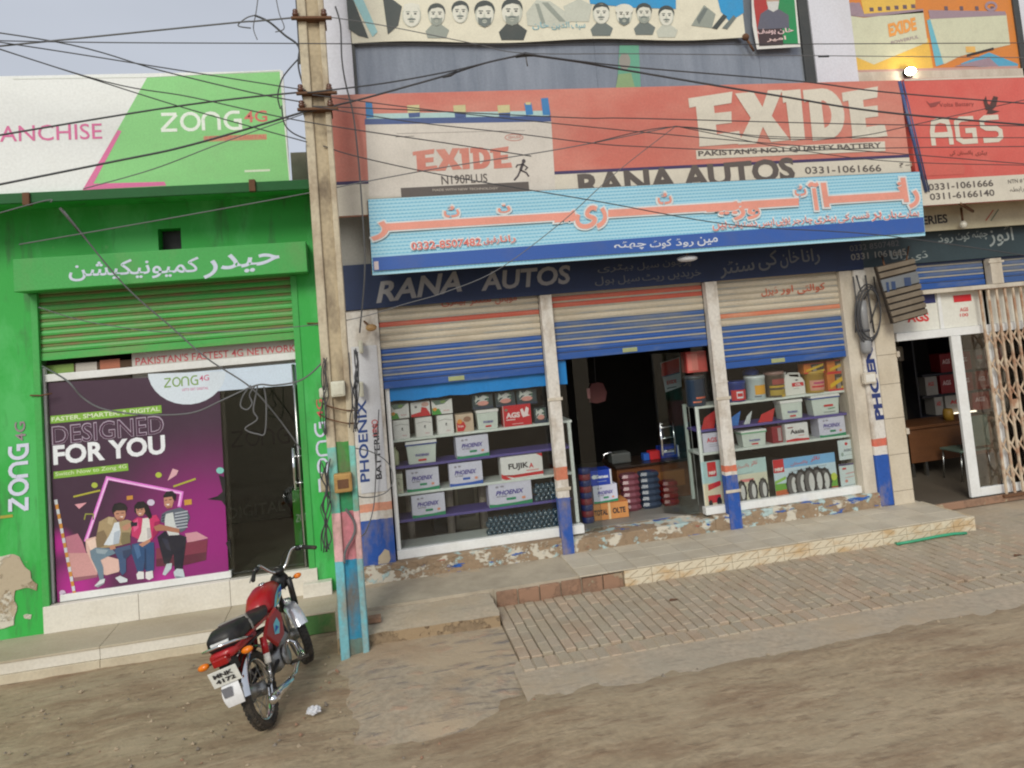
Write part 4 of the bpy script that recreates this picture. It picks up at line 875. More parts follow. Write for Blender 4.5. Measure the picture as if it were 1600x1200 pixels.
A.text(ink(232,200,200), 'یوسف', (1184,56), (1212,54), 10, 5, .02); A.text(ink(232,200,200), 'خان', (1215,54), (1240,52), 9, 5, .02); A.text(ink(236,206,200), 'امیر', (1198,66), (1228,64), 8, 5, .02)
A.build('printed_sheet', sp)
gpo = thing('faded_poster', P(985,100,-.01), 'faded green poster of a man showing dimly inside the upstairs glass', 'poster')
A = Art(-.012); A.poly(ink(104,166,140), [(968,70),(998,70),(1001,136),(964,137)], 1); A.ell(ink(150,146,138), 976, 96, 9, 13, 2); A.poly(ink(140,166,120), [(962,137),(966,116),(986,114),(992,137)], 2); A.build('printed_sheet', gpo)
cl_ = MB(); q = P(1165,58,-.1); cl_.sphere(q, .045); cl_.tube([q, P(1172,70,-.1), P(1178,80,-.1)], .015); tag(cl_.build('lamp_holder', M_rust), 'small rusty lamp holder at the torn lower corner of the upstairs banner', 'fixture')

# ------------------------------------------------------------------ big red billboard
rb = thing('billboard', (3, -.6, 4.05), 'wide washed-out red battery billboard with huge cream capitals across the shop front', 'billboard')
bz_, tz_ = 4.055, 5.33
M_red = mat('washed_red_vinyl', (200,112,98), .5, .75, (216,156,138), 1.2, (.6,1,1), bump=.03, lo=.4, hi=.7)  # hazy wash over the upper signs is put into this pale red
MB().box(-.205, 6.575, -.6, -.5, bz_, tz_).build('panel_box', M_red, rb)
A = Art(-.6); cream = ink(216,208,192); nav = ink(66,56,96); gry = ink(96,88,84)
A.poly(cream, [(523,289),(577,288),(575,400),(530,336)], 1) if False else None
def W(m, x0, x1, z0, z1, lay): A.poly(m, [(x0,z0),(x1,z0),(x1,z1),(x0,z1)], lay, True)
zc0 = pz(1200,252,-.6)
W(cream, -.205, 6.575, bz_, zc0-.03, 1); W(nav, -.205, 6.575, zc0-.035, zc0, 2)
A.rect_(nav, 860, 262, 1428, 245, 1) if False else None
# battery picture
bt = ink(214,206,196); ltb = ink(176,206,204); blu = ink(72,92,142); sb_ = ink(60,128,186); ylw = ink(202,194,146)
A.poly(bt, [(571,194),(861,188),(868,300),(577,308)], 3); A.poly(blu, [(570,186),(860,181),(861,190),(570,195)], 4); A.poly(ltb, [(573,178),(858,173),(858,181),(573,186)], 4)
A.poly(sb_, [(571,160),(581,160),(584,184),(572,185)], 5); A.poly(sb_, [(845,154),(856,153),(860,180),(848,180)], 5); A.poly(sb_, [(819,162),(830,161),(833,179),(822,180)], 5)
for x in (636, 708, 777): A.poly(ylw, [(x,165),(x+19,164),(x+20,176),(x+1,177)], 5); A.poly(blu, [(x+2,177),(x+20,176),(x+20,183),(x+3,184)], 6)
A.poly(ylw, [(821,160),(829,160),(829,164),(821,164)], 6)
A.stroke(ink(150,140,136), [(620,209),(700,207),(820,204)], .005, 4); A.stroke(gry, [(618,214),(647,213)], .006, 4); A.ring(ink(196,140,128), (803,215), 14, 5, .01, 4); A.text(ink(190,110,100), 'GENUINE', (794,217), (814,216), 4, 5)
EX = {  # block capitals with flared feet, unit coordinates (x right, y down)
 'E': [[(0,.10),(.95,0),(.90,.22),(.52,.26),(.52,.40),(.88,.38),(.86,.60),(.52,.62),(.52,.80),(1,.76),(1.04,1),(.12,1.02),(.14,.86),(.14,.26),(0,.28)]],
 'X': [[(0,.04),(.40,.02),(.56,.32),(.72,0),(1.04,0),(.74,.50),(1.08,.98),(.66,1.0),(.52,.70),(.34,1.02),(-.06,1.02),(.28,.52)]],
 'I': [[(0,.02),(.98,0),(.92,.98),(.18,1.0),(.16,.24),(0,.26)]],
 'D': None}
def exide(m, mh, p0, p1, h, lay):
    a = Vector((*A.mp(*p0), 0)); b = Vector((*A.mp(*p1), 0)); t = Vector((*A.mp(p0[0],p0[1]-h), 0)); H = (t-a).length; U = b-a
    def put(mm, pts, x0, wd, l_): A.poly(mm, [((a+U*(x0+x*wd)).x, (a+U*(x0+x*wd)).y+(1-y)*H) for x, y in pts], l_, True)
    def fan(pts, x0, wd): put(m, pts, x0, wd, lay)
    fan(EX['E'][0], 0, .235)
    put(m, EX['X'][0], .235, .235, lay+.3)
    fan(EX['I'][0], .475, .10)
    dpts = [(0,.02),(.5,0)]+[(.5+.5*math.sin(R(t_)), .5-.5*math.cos(R(t_))) for t_ in range(15,180,15)]+[(.5,1.0),(.1,1.02),(.12,.24),(0,.26)]
    fan(dpts, .585, .205); put(mh, [(.44,.24)]+[(.44+.22*math.sin(R(t_)), .5-.27*math.cos(R(t_))) for t_ in range(15,180,15)]+[(.44,.78)], .585, .205, lay+1)
    fan(EX['E'][0], .79, .21)
exide(M_red, bt, (647,268), (799,262), 34, 5)
A.text(gry, 'N190PLUS', (690,289), (762,285), 14, 5, .014); A.rect_(gry, 626, 294, 827, 300, 5); A.text(ink(190,180,168), 'MADE WITH NEW TECHNOLOGY', (676,299), (778,296), 3.6, 6, .01)
rn = ink(74,66,70)                                         # running figure
A.ell(rn, 818, 252, 3, 3.4, 6, 10); A.stroke(rn, [(817,255),(813,266)], .03, 6); A.stroke(rn, [(813,266),(822,270),(826,276)], .018, 6); A.stroke(rn, [(813,266),(809,275),(803,282)], .018, 6); A.stroke(rn, [(817,257),(824,262),(820,266)], .014, 6); A.stroke(rn, [(816,257),(808,258),(806,262)], .014, 6)
exide(cream, M_red, (1083,228), (1384,213), 82, 4)
A.poly(cream, [(1087,235),(1382,221),(1383,236),(1088,249)], 4); A.text(gry, "PAKISTAN'S NO.1 QUALITY BATTERY", (1091,246), (1377,232), 10, 5, .03)
A.text(gry, 'RANA AUTOS', (905,310), (1243,281), 38, 4, .04); A.text(gry, '0331-1061666', (1258,272), (1377,268), 11, 4, .012); A.text(gry, '?-', (1405,262),(1422,260), 7, 4)
A.build('printed_face', rb)
MB().tube([P(1405,127,-.6), P(1447,300,-.61)], .022, 8).tube([P(1411,127,-.6), P(1452,300,-.61)], .008, 6).build('frame_tube', mat('blue_steel_tube',(64,84,130),.5,.5,(150,140,130),6), rb)
# red neighbour billboard
ab = thing('billboard', (7.5, -.6, 3.8), 'red billboard with cream three-letter logo and phone numbers at the right edge', 'billboard')
ax0 = 6.64; M_red2 = mat('red_vinyl', (210,96,86), .45, .5, (220,130,116), 1.3, bump=.03)
MB().box(ax0, 10.4, -.6, -.5, 3.785, 5.345).build('panel_box', M_red2, ab)
A = Art(-.6); zq = pz(1500,278,-.6)
A.poly(cream, [(ax0,3.785),(10.4,3.785),(10.4,zq),(ax0,zq)], 1, True)
A.stroke(cream, [(ax0,5.33),(10.4,5.34)], .02, 2, world=True)
ags = cream
def AGS(m, p0, p1, h, wt, lay):
    a = Vector((*A.mp(*p0), 0)); b = Vector((*A.mp(*p1), 0)); t = Vector((*A.mp(p0[0],p0[1]-h), 0)); H = (t-a).length; U = b-a
    q = lambda pts: [((a+U*x).x, (a+U*x).y+y*H) for x, y in pts]; w_ = wt*H
    A.stroke(m, q([(.05,0),(.05,.5),(.08,.85),(.17,.92),(.27,.85),(.29,.5),(.29,0)]), w_, lay, world=True); A.stroke(m, q([(.05,.38),(.29,.38)]), w_, lay+.4, world=True)
    A.stroke(m, q([(.63,.92),(.45,.92),(.39,.8),(.39,.2),(.45,.08),(.62,.08),(.62,.48),(.5,.48)]), w_, lay, world=True)
    A.stroke(m, q([(.98,.92),(.79,.92),(.74,.82),(.74,.62),(.79,.53),(.93,.5),(.98,.4),(.98,.18),(.93,.08),(.73,.08)]), w_, lay, world=True)
AGS(cream, (1453,228), (1567,221), 42, .19, 3)
eg = ink(84,56,52)
A.poly(eg, [(1540,172),(1536,158),(1540,150),(1543,162),(1546,164),(1552,150),(1559,152),(1556,166),(1550,172),(1562,174),(1550,178),(1541,178),(1543,172)], 3)
A.poly(ink(150,74,70), [(1446,157),(1452,162),(1460,160),(1470,158),(1462,166),(1454,168)], 3); A.text(ink(150,74,70), 'Volta Battery', (1468,169), (1522,167), 8, 3)
for w_, a, b in (('بیٹری',1524,1542),('پاکستان',1496,1520),('کی',1484,1493)): A.text(ink(120,60,52), w_, (a,244), (b,243), 8, 3, .004)
A.poly(ink(212,104,92), [(1436,254),(1500,252),(1508,262),(1506,272),(1442,275)], 2)
A.text(gry, '0331-1061666', (1451,298), (1552,291), 10.5, 3, .02); A.text(gry, '0311-6166140', (1453,313), (1554,306), 10.5, 3, .02); A.text(gry, 'NTN # 9', (1575,288), (1603,285), 7, 3, .01); A.text(gry, 'رابطہ', (1578,302), (1600,300), 9, 3, .004)
A.build('printed_face', ab)
p = P(1504,340,-.6); MB().tube([P(1500,318,-.6), P(1520,330,-.3)], .02).build('bracket', M_rust, ab)
p = P(1505,351,-.3); hb_ = thing('hanging_bulb', p, 'pale bulb hanging from a rusty bracket under the right red billboard', 'bulb'); MB().sphere(p, .045, sc=(1,1,1.1)).build('bulb_glass', mat('frosted_bulb',(214,210,196),.3,.2), hb_); MB().tube([p+Vector((0,0,.04)), p+Vector((0,0,.22))], .014).build('bulb_cap', M_rust, hb_)

# blue awning banner
bb = thing('awning_banner', (3.4, -.66, 3.42), 'pale blue patterned banner with long pink Urdu lettering over a blue stripe', 'banner')
yb = -.66; nx, nz = 60, 6; m_ = MB()
T0, T1, B0, B1 = P(575,311,yb), P(1438,268,yb), P(582,430,yb), P(1447,368,yb)
for j in range(nz+1):
    for i in range(nx+1):
        u, v = i/nx, j/nz; t = T0.lerp(T1, u); b = B0.lerp(B1, u); q = t.lerp(b, v); m_.v.append((q.x, yb+.010+.010*NZ.noise(Vector((u*9, v*1.5, 0))), q.z))
m_.f = [(j*(nx+1)+i, (j+1)*(nx+1)+i, (j+1)*(nx+1)+i+1, j*(nx+1)+i+1) for j in range(nz) for i in range(nx)]; m_.m = [0]*len(m_.f); m_.sm = [True]*len(m_.f)
# woven blue pattern printed on the cloth
M_cloth = mat('pale_blue_cloth', (118,192,220), .6, .2, (150,200,214), 2, bump=0, fine=.03); n = M_cloth.node_tree.nodes; k = M_cloth.node_tree.links
geo = n.new('ShaderNodeNewGeometry'); sp_ = n.new('ShaderNodeSeparateXYZ'); k.new(geo.outputs['Position'], sp_.inputs[0])
def wv_(axis, f, ph=0):
    a = n.new('ShaderNodeMath'); a.operation = 'MULTIPLY'; a.inputs[1].default_value = f; k.new(sp_.outputs[axis], a.inputs[0]); s = n.new('ShaderNodeMath'); s.operation = 'SINE'; k.new(a.outputs[0], s.inputs[0]); return s.outputs[0]
def mth(op, a, b):
    x = n.new('ShaderNodeMath'); x.operation = op
    for i, q in enumerate((a, b)):
        if isinstance(q, (int, float)): x.inputs[i].default_value = q
        else: k.new(q, x.inputs[i])
    return x.outputs[0]
pat = mth('ADD', mth('MULTIPLY', mth('ADD', wv_('Z', 170), 1), .42), mth('MULTIPLY', mth('MULTIPLY', wv_('X', 150), wv_('Z', 85)), .22))
pat = mth('GREATER_THAN', pat, .62); pb = n.new('ShaderNodeMix'); pb.data_type = 'RGBA'; pb.inputs['A'].default_value = L((172,216,232)); pb.inputs['B'].default_value = L((122,186,216)); k.new(pat, pb.inputs['Factor'])
k.new(pb.outputs['Result'], n['main_mix'].inputs['A'])
m_.build('cloth', M_cloth, bb)
A = Art(yb-.004, step=.001); bl = ink(52,92,168); pk = ink(236,158,140); wo_ = ink(222,226,226)
lerp = lambda a, b, t: (a[0]+(b[0]-a[0])*t, a[1]+(b[1]-a[1])*t)
TL, TR, BL_, BR_ = (575,311), (1438,268), (582,430), (1447,368)
def bq(u, v): return lerp(lerp(TL, TR, u), lerp(BL_, BR_, u), v)
A.poly(bl, [bq(.002,.77), bq(.998,.71), bq(.998,.945), bq(.002,.945)], 1)
A.poly(ink(206,190,190), [(584,409),(591,408),(592,421),(585,422)], 2)
# long kashida strokes of the main line, pink with white outline
base = lambda x: 361.6-(x-594)*.0617
segs = [(600,893),(905,915),(948,1146),(1156,1228),(1244,1276),(1292,1410)]
for a, b in ((604,897),(950,1150),(1158,1248),(1292,1412)):
    yc = lambda x: base(x)-6
    A.poly(wo_, [(a,yc(a)-8),(b,yc(b)-8),(b,yc(b)+8),(a,yc(a)+8)], 2); A.poly(pk, [(a,yc(a)-5.6),(b,yc(b)-5.6),(b,yc(b)+5.6),(a,yc(a)+5.6)], 4)
def glyph(w_, x0, x1, h, dy=0):
    A.text(wo_, w_, (x0-3,base(x0)+6+dy), (x1+3,base(x1)+6+dy), h+6, 1.5, .055); A.text(pk, w_, (x0,base(x0)+3+dy), (x1,base(x1)+3+dy), h, 5, .03)
glyph('ر', 580, 608, 30, 11); glyph('ٹ', 694, 718, 18, -18); glyph('ن', 778, 798, 13, -20); glyph('سـ', 866, 900, 18, 0); glyph('ری', 900, 950, 36, 13); glyph('ٹ', 1028, 1050, 18, -18); glyph('بیـ', 1104, 1156, 20, 4); glyph('وز', 1146, 1188, 27, 14); glyph('ٹ', 1242, 1260, 16, -18); glyph('آ', 1266, 1284, 44, 6); glyph('ا', 1286, 1296, 38, 2); glyph('نـ', 1390, 1412, 22, -8); glyph('ا', 1411, 1420, 38, 2); glyph('ر', 1420, 1438, 28, 12)
rdt = ink(222,120,110)
A.rect_(wo_, 641, 392, 642, 393, 2); A.text(wo_, '0332-8507482', (641,392), (754,384), 15, 2, .06); A.text(rdt, '0332-8507482', (643,391), (752,383.5), 12, 4, .02)
for w_, a, b, y0, y1 in (('رانا',782,806,381,379),('رفیق',756,780,383,381)): A.text(wo_, w_, (a-1,y0+1), (b+1,y1+1), 15, 2, .05); A.text(rdt, w_, (a,y0), (b,y1), 12, 4, .012)
x = 1436
for w_, wd in (('ہمارے',32),('ہاں',20),('ہر',16),('قسم',28),('کی',18),('بیٹری',34),('چارجر',32),('یوپی',22),('ایس',24),('دستیاب',44),('ہیں',22)):
    y = 340+(1436-x)*.063; A.text(wo_, w_, (x-wd-1,y+3.2), (x+1,y), 16, 2, .04); A.text(rdt, w_, (x-wd,y+2.2), (x,y-.5), 12, 4, .006); x -= wd+3
for w_, a, b, y0, y1 in (('چھٹہ',960,1010,392,389),('کوٹ',1016,1050,390,387),('روڈ',1056,1084,387,385),('مین',1090,1122,385,382)): A.text(ink(214,218,226), w_, (a,y0), (b,y1), 14, 3, .012)
A.build('printed_lettering', bb)
rl = MB(); rl.tube([T0+Vector((0,.05,0)), T1+Vector((0,.05,0))], .012); rl.tube([B0+Vector((0,.05,.01)), B1+Vector((0,.05,.01))], .014)
for u in (0,.25,.5,.75,1): rl.tube([T0.lerp(T1,u)+Vector((0,.05,-.01)), B0.lerp(B1,u)+Vector((0,.05,.01))], .01)
rl.build('support_frame', M_rust, bb)
# white lamp shade hanging under the banner
p = P(1074,404,-.5); hl = thing('hanging_lamp', p, 'small white oval lamp hanging under the lower edge of the blue banner', 'lamp')
MB().sphere(p, .1, sc=(1.25,.8,.36)).build('lamp_cover', mat('lamp_white',(232,234,238),.3,.1,bump=0), hl); MB().tube([p+Vector((0,0,.03)), P(1073,386,-.55)], .014).build('lamp_stem', M_rust, hl)
# ================================================================== GOODS ON THE SHELVES
purp = ink(70,60,150); redi = ink(200,40,48); grn = ink(30,140,96); blk_ = ink(40,40,46); paleb = (206,206,222); blui = ink(40,90,180); magenta = ink(176,40,96)
M_lil = mat('lilac_carton', paleb, .5, .12, (180,176,180), 5, bump=0); M_wcart = mat('white_carton', (222,222,220), .5, .15, (180,170,160), 5, bump=0); M_tub = mat('white_tub', (204,214,206), .35, .15, (170,176,160), 5, bump=0)
def hash_(s): return sum(ord(c)*(i+3) for i, c in enumerate(s))
def carton(lab, x0p, y0p, x1p, y1p, art, base='white', depth=.17, group='cartons on the shop shelves', cat='carton', Y=Ys+.012, name='battery_carton', zb=None):
    a, b = P(x0p, y0p, Y), P(x1p, y1p, Y); xa_, xb_ = a.x, b.x; zl = zb if zb is not None else b.z; zh_ = zl+(P(x0p,y0p,Y).z-P(x0p,y1p,Y).z)
    t = thing(name, ((xa_+xb_)/2, Y+depth/2, zl), lab, cat, group)
    MB().box(xa_, xb_, Y, Y+depth, zl+.001, zh_).build('box', M_lil if base == 'lilac' else M_wcart if base == 'white' else base, t, .003)
    A = Art(Y, (xa_, zl+.001, xb_, zh_)); art(A); A.build('label_print', t); t.rotation_euler.z = R(((hash_(lab))%50-25)/9); return t
def tub(lab, x0p, y0p, x1p, y1p, art, zb, rim=None, Y=Ys+.012, base=None, depth=.16, cat='tub', name='battery_tub'):
    a, b = P(x0p, y0p, Y), P(x1p, y1p, Y); xa_, xb_ = a.x, b.x; h = P(x0p,y0p,Y).z-P(x0p,y1p,Y).z; zl = zb+.001; w_ = xb_-xa_; tp = .035*w_*2
    t = thing(name, ((xa_+xb_)/2, Y+depth/2, zl), lab, cat, 'tubs on the shop shelves')
    hb_ = h*.84
    m_ = MB(); m_.add([(xa_+tp,Y+.006,zl),(xb_-tp,Y+.006,zl),(xb_-tp,Y+depth-.01,zl),(xa_+tp,Y+depth-.01,zl),(xa_+.008,Y,zl+hb_),(xb_-.008,Y,zl+hb_),(xb_-.008,Y+depth,zl+hb_),(xa_+.008,Y+depth,zl+hb_)],
        [(3,2,1,0),(0,1,5,4),(1,2,6,5),(2,3,7,6),(3,0,4,7),(4,5,6,7)]); m_.build('tub_body', base or M_tub, t, .006)
    MB().box(xa_, xb_, Y-.008, Y+depth+.005, zl+hb_+.001, zl+h).build('lid', M_alu, t, .006)
    if rim: MB().box(xa_-.002, xb_+.002, Y-.010, Y+depth+.007, zl+hb_-.006, zl+hb_+.010).build('rim', rim, t)
    A = Art(Y-.002, (xa_, zl, xb_, zl+hb_)); art(A); A.build('label_print', t); return t
def ph(word='PHOENIX', stripe=grn):
    def f(A):
        A.poly(stripe, [(0,.86),(.3,.93),(1,.84),(1,1),(0,1)], 0); A.poly(stripe, [(.0,.9),(1,.88),(1,1),(0,1)], 1)
        A.text(purp, word, (.16,.52), (.82,.52), .20, 2, .03, .3); A.text(ink(90,86,110), 'BATTERIES', (.18,.60), (.42,.60), .05, 2, .02); A.rect_(stripe, .40,.66,.62,.76,2); A.ell(ink(222,150,120), .80,.72,.05,.06,2,10); A.ell(ink(150,146,160), .2,.16,.04,.05,2,10); A.ell(ink(150,146,160), .32,.15,.05,.04,2,10)
    return f
def tubart(A): A.text(purp, 'PHOENIX', (.3,.62), (.74,.62), .14, 1, .03); A.rect_(redi, .38,.76,.64,.86,1)
def sig(A): A.stroke(blk_, [(.1,.28),(.5,.22),(.95,.3)], .003, 1); A.ell(blk_, .56,.46,.05,.05,1,8); A.stroke(blk_, [(.5,.52),(.62,.56)], .006, 1); A.text(ink(190,90,110), 'Ultra', (.55,.86), (.8,.86), .07, 1); A.rect_(ink(150,150,140), 0,0,.02,1,1)
def green_box(A): A.poly(ink(70,150,60), [(0,.55),(.36,.62),(.46,1),(0,1)],1); A.ell(ink(224,150,60), .14,.62,.1,.12,2,10); A.poly(ink(96,120,110), [(0,0),(.9,0),(.6,.3),(.2,.35)],1); A.ell(ink(120,150,90), .55,.15,.14,.12,2,10); A.text(redi, 'Green', (.55,.8), (.85,.8), .08, 2)
def red_box(A): A.poly(redi, [(0,.82),(.5,.7),(.55,.35),(.8,.45),(.95,.8),(1,1),(0,1)],1); A.ell(ink(200,160,150), .75,.2,.2,.16,1,12); A.rect_(ink(120,120,120), .2,.25,.32,.4,2)
def beige_box(A): A.poly(redi, [(.05,.95),(.05,.45),(.45,.42),(.55,.7),(.4,.95)],1); A.ell(ink(222,140,60), .22,.4,.14,.14,2,10); A.ell(ink(150,110,90), .65,.3,.22,.16,1,12); A.text(ink(240,220,214), 'Soya', (.1,.75), (.42,.75), .16, 3, .02)
z1_, z2_, z3_, z4_, z5_ = (shelf_z[q] for q in ('a1','a2','a3','a4','a5'))
M_pinkend = ink(188,60,110)
bx_lo = [carton(f'white carton with {c} side, {w_} in the lower row of white ones', x0, 657-q*4, x1, 687-q*4, sig, zb=z1_, group=None) for q, (x0, x1, c, w_) in enumerate(((613,641,'red','leftmost'),(648,677,'magenta','middle one'),(682,710,'grey','third from the left')))]
zt_ = z1_+.225
tops = [carton(l, x0, y0, x1, y0+23, f, zb=zt_, depth=.15, group=None) for l, x0, x1, y0, f in (('green and white carton at the far left of the upper row',609,640,632,green_box),('white and red carton in the upper row between two green ones',641,673,629,red_box),('green and white carton with yellow corner, right one of the upper row',674,708,626,green_box))]
carton('beige carton with red badge beside the white cartons on the top left shelf', 711, 645, 741, 673, beige_box, mat('beige_carton',(206,184,160),.5), zb=z1_, group=None)
tub('pale battery tub with cream lid between the beige and the red carton', 743, 640, 781, 671, tubart, z1_)
def agsr(A):
    A.mp0 = None; x0,z0,x1,z1 = A.rect; U = x1-x0; H = z1-z0
    A.text(ink(236,220,220), 'AGS', (.10,.60), (.60,.60), .26, 1, .05); A.rect_(ink(236,220,220), .1,.66,.42,.70,1); A.poly(ink(236,220,220), [(.66,.5),(.62,.25),(.70,.18),(.76,.4),(.84,.12),(.93,.22),(.88,.5),(.96,.56),(.7,.62)], 1); A.ell(ink(120,130,110), .12,.2,.06,.06,1,10); A.rect_(ink(226,180,180), .3,.88,.7,.91,1); A.rect_(ink(226,200,196), .0,.0,.02,1,1)
carton('bright red carton with white bird logo on the top left shelf', 785, 635, 832, 668, agsr, mat('red_carton',(196,30,44),.4,.1), zb=z1_, group=None)
def camo(A):
    for q in range(9):
        random.seed(q*3+5); A.poly(ink(*random.choice(((196,208,200),(84,130,100),(206,210,206)))), [(random.random()*.9, random.random()*.7) for _ in range(3)], 1+q%3)
    A.ell(ink(214,150,140), .5,.62,.28,.16,6,14); A.rect_(ink(40,56,80), 0,.84,1,1,7)
Mcam = mat('dark_green_carton',(48,66,72),.5)
for q, (x0, x1, y0, w_) in enumerate(((738,772,620,'left'),(773,806,616,'middle'),(807,840,612,'right'))): carton(f'{w_} one of three leafy dark cartons with pink ovals above the red carton', x0, y0, x1, y0+23, camo, Mcam, zb=z1_+.232-.012*0, group='leafy dark cartons on the top left shelf', Y=Ys+.04)
carton('dark leafy carton standing alone right of the red carton', 834, 640, 856, 664, camo, Mcam, zb=z1_, group=None, Y=Ys+.03)
random.seed(11)
tub('white battery tub with blue-rimmed lid on the upper purple shelf', 633, 692, 685, 728, tubart, z2_, mat('blue_rim',(50,80,150),.4))
MB_ = tag(MB().lathe([(.045,0),(.05,.02),(.05,.14),(.02,.18),(.02,.2)], (px(612,710,.25)+.03, .27, z2_+.001), n=14).build('bottle', mat('pale_green_bottle',(206,214,170),.35)), 'small pale green bottle at the far left of the upper purple shelf', 'bottle')
carton('lilac carton with green base, alone on the upper purple shelf', 711, 682, 765, 716, ph(), 'lilac', zb=z2_)
carton('small cream carton at the far left of the middle white shelf', 614, 738, 631, 769, sig, mat('cream_carton',(196,198,176),.5), zb=z3_, group=None)
carton('lilac carton with green base under the blue-rimmed tub', 634, 732, 688, 767, ph(), 'lilac', zb=z3_)
carton('lilac carton with blue base in the middle of the white shelf', 701, 724, 756, 760, ph('PHOENIX', blui), 'lilac', zb=z3_)
def fuj(A):
    A.text(blk_, 'FUJIK', (.18,.64), (.66,.64), .32, 1, .03); A.text(redi, 'A', (.67,.60), (.78,.60), .22, 1, .03); A.poly(redi, [(0,.84),(1,.78),(1,.92),(.3,.95),(.0,.78)], 1); A.poly(redi, [(.86,0),(1,0),(1,.16)], 1); A.poly(redi, [(0,.72),(.24,1),(.1,1),(0,.92)], 2); A.rect_(ink(210,90,90), .6,.68,.9,.71,1)
carton('wide white carton with red corners and black capitals on the middle shelf', 781, 712, 850, 748, fuj, zb=z3_, group=None)
carton('lilac carton with green base at the left of the lower purple shelf', 642, 774, 697, 809, ph(), 'lilac', zb=z4_)
carton('largest lilac carton with green base on the lower purple shelf', 762, 754, 833, 791, ph(), 'lilac', zb=z4_, depth=.2)
# stacks of smoky plastic jars
M_jar = mat('smoky_blue_jar',(62,84,98),.15,.2,(40,56,66),6,bump=0)
def jars(lab, xa_, xb_, z, rows_, r=.028):
    t = thing('jar_stack', ((xa_+xb_)/2, Ys+.06, z), lab, 'jars'); pr = [(r*.9,0),(r,.008),(r,.03),(r*.72,.038),(r*.72,.046),(r*.3,.05)]
    me = None; n = int((xb_-xa_)/(2*r+.002))
    for k_ in range(rows_):
        for i in range(n-(k_%2)):
            for y in (Ys+.04, Ys+.10):
                pos = Vector((xa_+r+i*(2*r+.002)+(k_%2)*r, y, z+k_*.045))
                if me is None: o = MB().lathe(pr, (0,0,0), n=12).build('jar', M_jar, t, local=True); me = o.data
                else: o = bpy.data.objects.new('jar', me); COL.objects.link(o); o.parent = t
                o.location = pos-t.location
jars('low stack of smoky blue jars along the bottom shelf of the left window', px(762,835,Ys), px(888,820,Ys), z5_+.001, 4); jars('smoky blue jars beside the largest lilac carton on the lower purple shelf', px(836,780,Ys), px(888,772,Ys), z4_+.001, 4)
for x, y0, y1, lab in ((642,780,850,'leftmost cream roller tube standing behind the bottom shelf'),(705,780,850,'middle cream roller tube standing behind the bottom shelf'),(757,770,830,'rightmost cream roller tube standing behind the bottom shelf')):
    X_ = px(x, 815, .75); tag(MB().lathe([(.045,0),(.045,.62)], (X_, .75, .352), n=14).build('roller_tube', M_cream), lab, 'tube')
for x0, x1, rgb, lab in ((676,700,(70,76,74),'dark grey machine casing behind the bottom shelf at the left'),(712,748,(150,146,128),'beige metal cabinet behind the bottom left shelves')):
    a, b = px(x0,800,1.0), px(x1,800,1.0); o = MB().box(a, b, 1.0, 1.4, .352, 1.2 if x0 > 700 else .75).box(a+.04, b-.04, .99, .999, .5, 1.1 if x0 > 700 else .7, 1).build('cabinet', [mat('cab%d'%x0,rgb,.6), mat('cabd%d'%x0,[c*.7 for c in rgb],.6)], bevel=.01); tag(o, lab, 'cabinet')
# right window goods
c1, c2, c3 = shelf_z['c1'], shelf_z['c2'], shelf_z['c3']
def pail(lab, x0, x1, y0, y1, rgb, art, zb, lidrgb=None, name='paint_pail', Y=Ys+.1):
    a, b = px(x0,y1,Y), px(x1,y1,Y); r = (b-a)/2; h = P(x0,y0,Y).z-P(x0,y1,Y).z; c = ((a+b)/2, Y, zb+.001); t = thing(name, c, lab, 'pail')
    MB().lathe([(r*.86,0),(r*.9,.01),(r*.97,h*.84),(r,h*.85),(r,h*.88)], c, n=22).build('bucket', mat(name+'%d%d%d'%rgb,rgb,.35,.15,(120,110,100),5,bump=0), t)
    MB().lathe([(r*1.02,h*.881),(r*1.02,h*.96),(r*.95,h),(r*.5,h)], c, n=22).build('lid', mat('lid%d%d%d'%(lidrgb or rgb),lidrgb or rgb,.35,.1,bump=0), t)
    # wrapped label: curved strip
    lb_ = MB(); col = []
    for (a0, a1, v0, v1, m_) in art:
        i0 = len(lb_.v); n_ = 8
        for i in range(n_+1):
            th = R(-90+(a0+(a1-a0)*i/n_)); 
            for v in (v0, v1): rr = r*(.90+.07*v)+.003+len(col)*.0006; lb_.v.append((c[0]+rr*math.cos(th), c[1]+rr*math.sin(th), c[2]+h*.84*v))
            if i: q = i0+2*i; lb_.f.append((q-2,q,q+1,q-1)); lb_.m.append(len(col)); lb_.sm.append(True)
        col.append(m_)
    lb_.build('label_wrap', col, t); return t
pail('royal blue pail with red label at the left of the top right shelf', 1135, 1166, 596, 628, (36,62,140), [(-50,50,.08,.7,redi),(-20,20,.2,.6,ink(226,226,230)),(-16,16,.3,.5,redi)], c1)
pail('white pail with yellow pennant and pale lid on the top right shelf', 1167, 1197, 588, 625, (196,212,214), [(-30,40,.25,.72,ink(226,166,50)),(-35,5,.12,.2,ink(120,130,140))], c1, (212,220,220))
pail('dark patterned pail in shiny wrap next to the white jerrycan', 1198, 1227, 582, 622, (98,86,76), [(-60,60,.1,.35,ink(176,150,60)),(-60,60,.45,.55,ink(196,160,50)),(-40,50,.6,.85,ink(160,70,66)),(10,60,.0,.12,ink(206,170,60))], c1, (150,120,112))
pail('golden pail with pink label beside the red and yellow carton', 1257, 1288, 580, 614, (178,144,62), [(-50,50,.15,.7,ink(206,150,130)),(-40,40,.3,.4,redi),(-30,40,.5,.6,ink(180,60,110))], c1, (186,152,66))
jr = thing('jerrycan', (px(1242,610,.25), .25, c1), 'white plastic jerrycan with red label on the top right shelf', 'jerrycan')
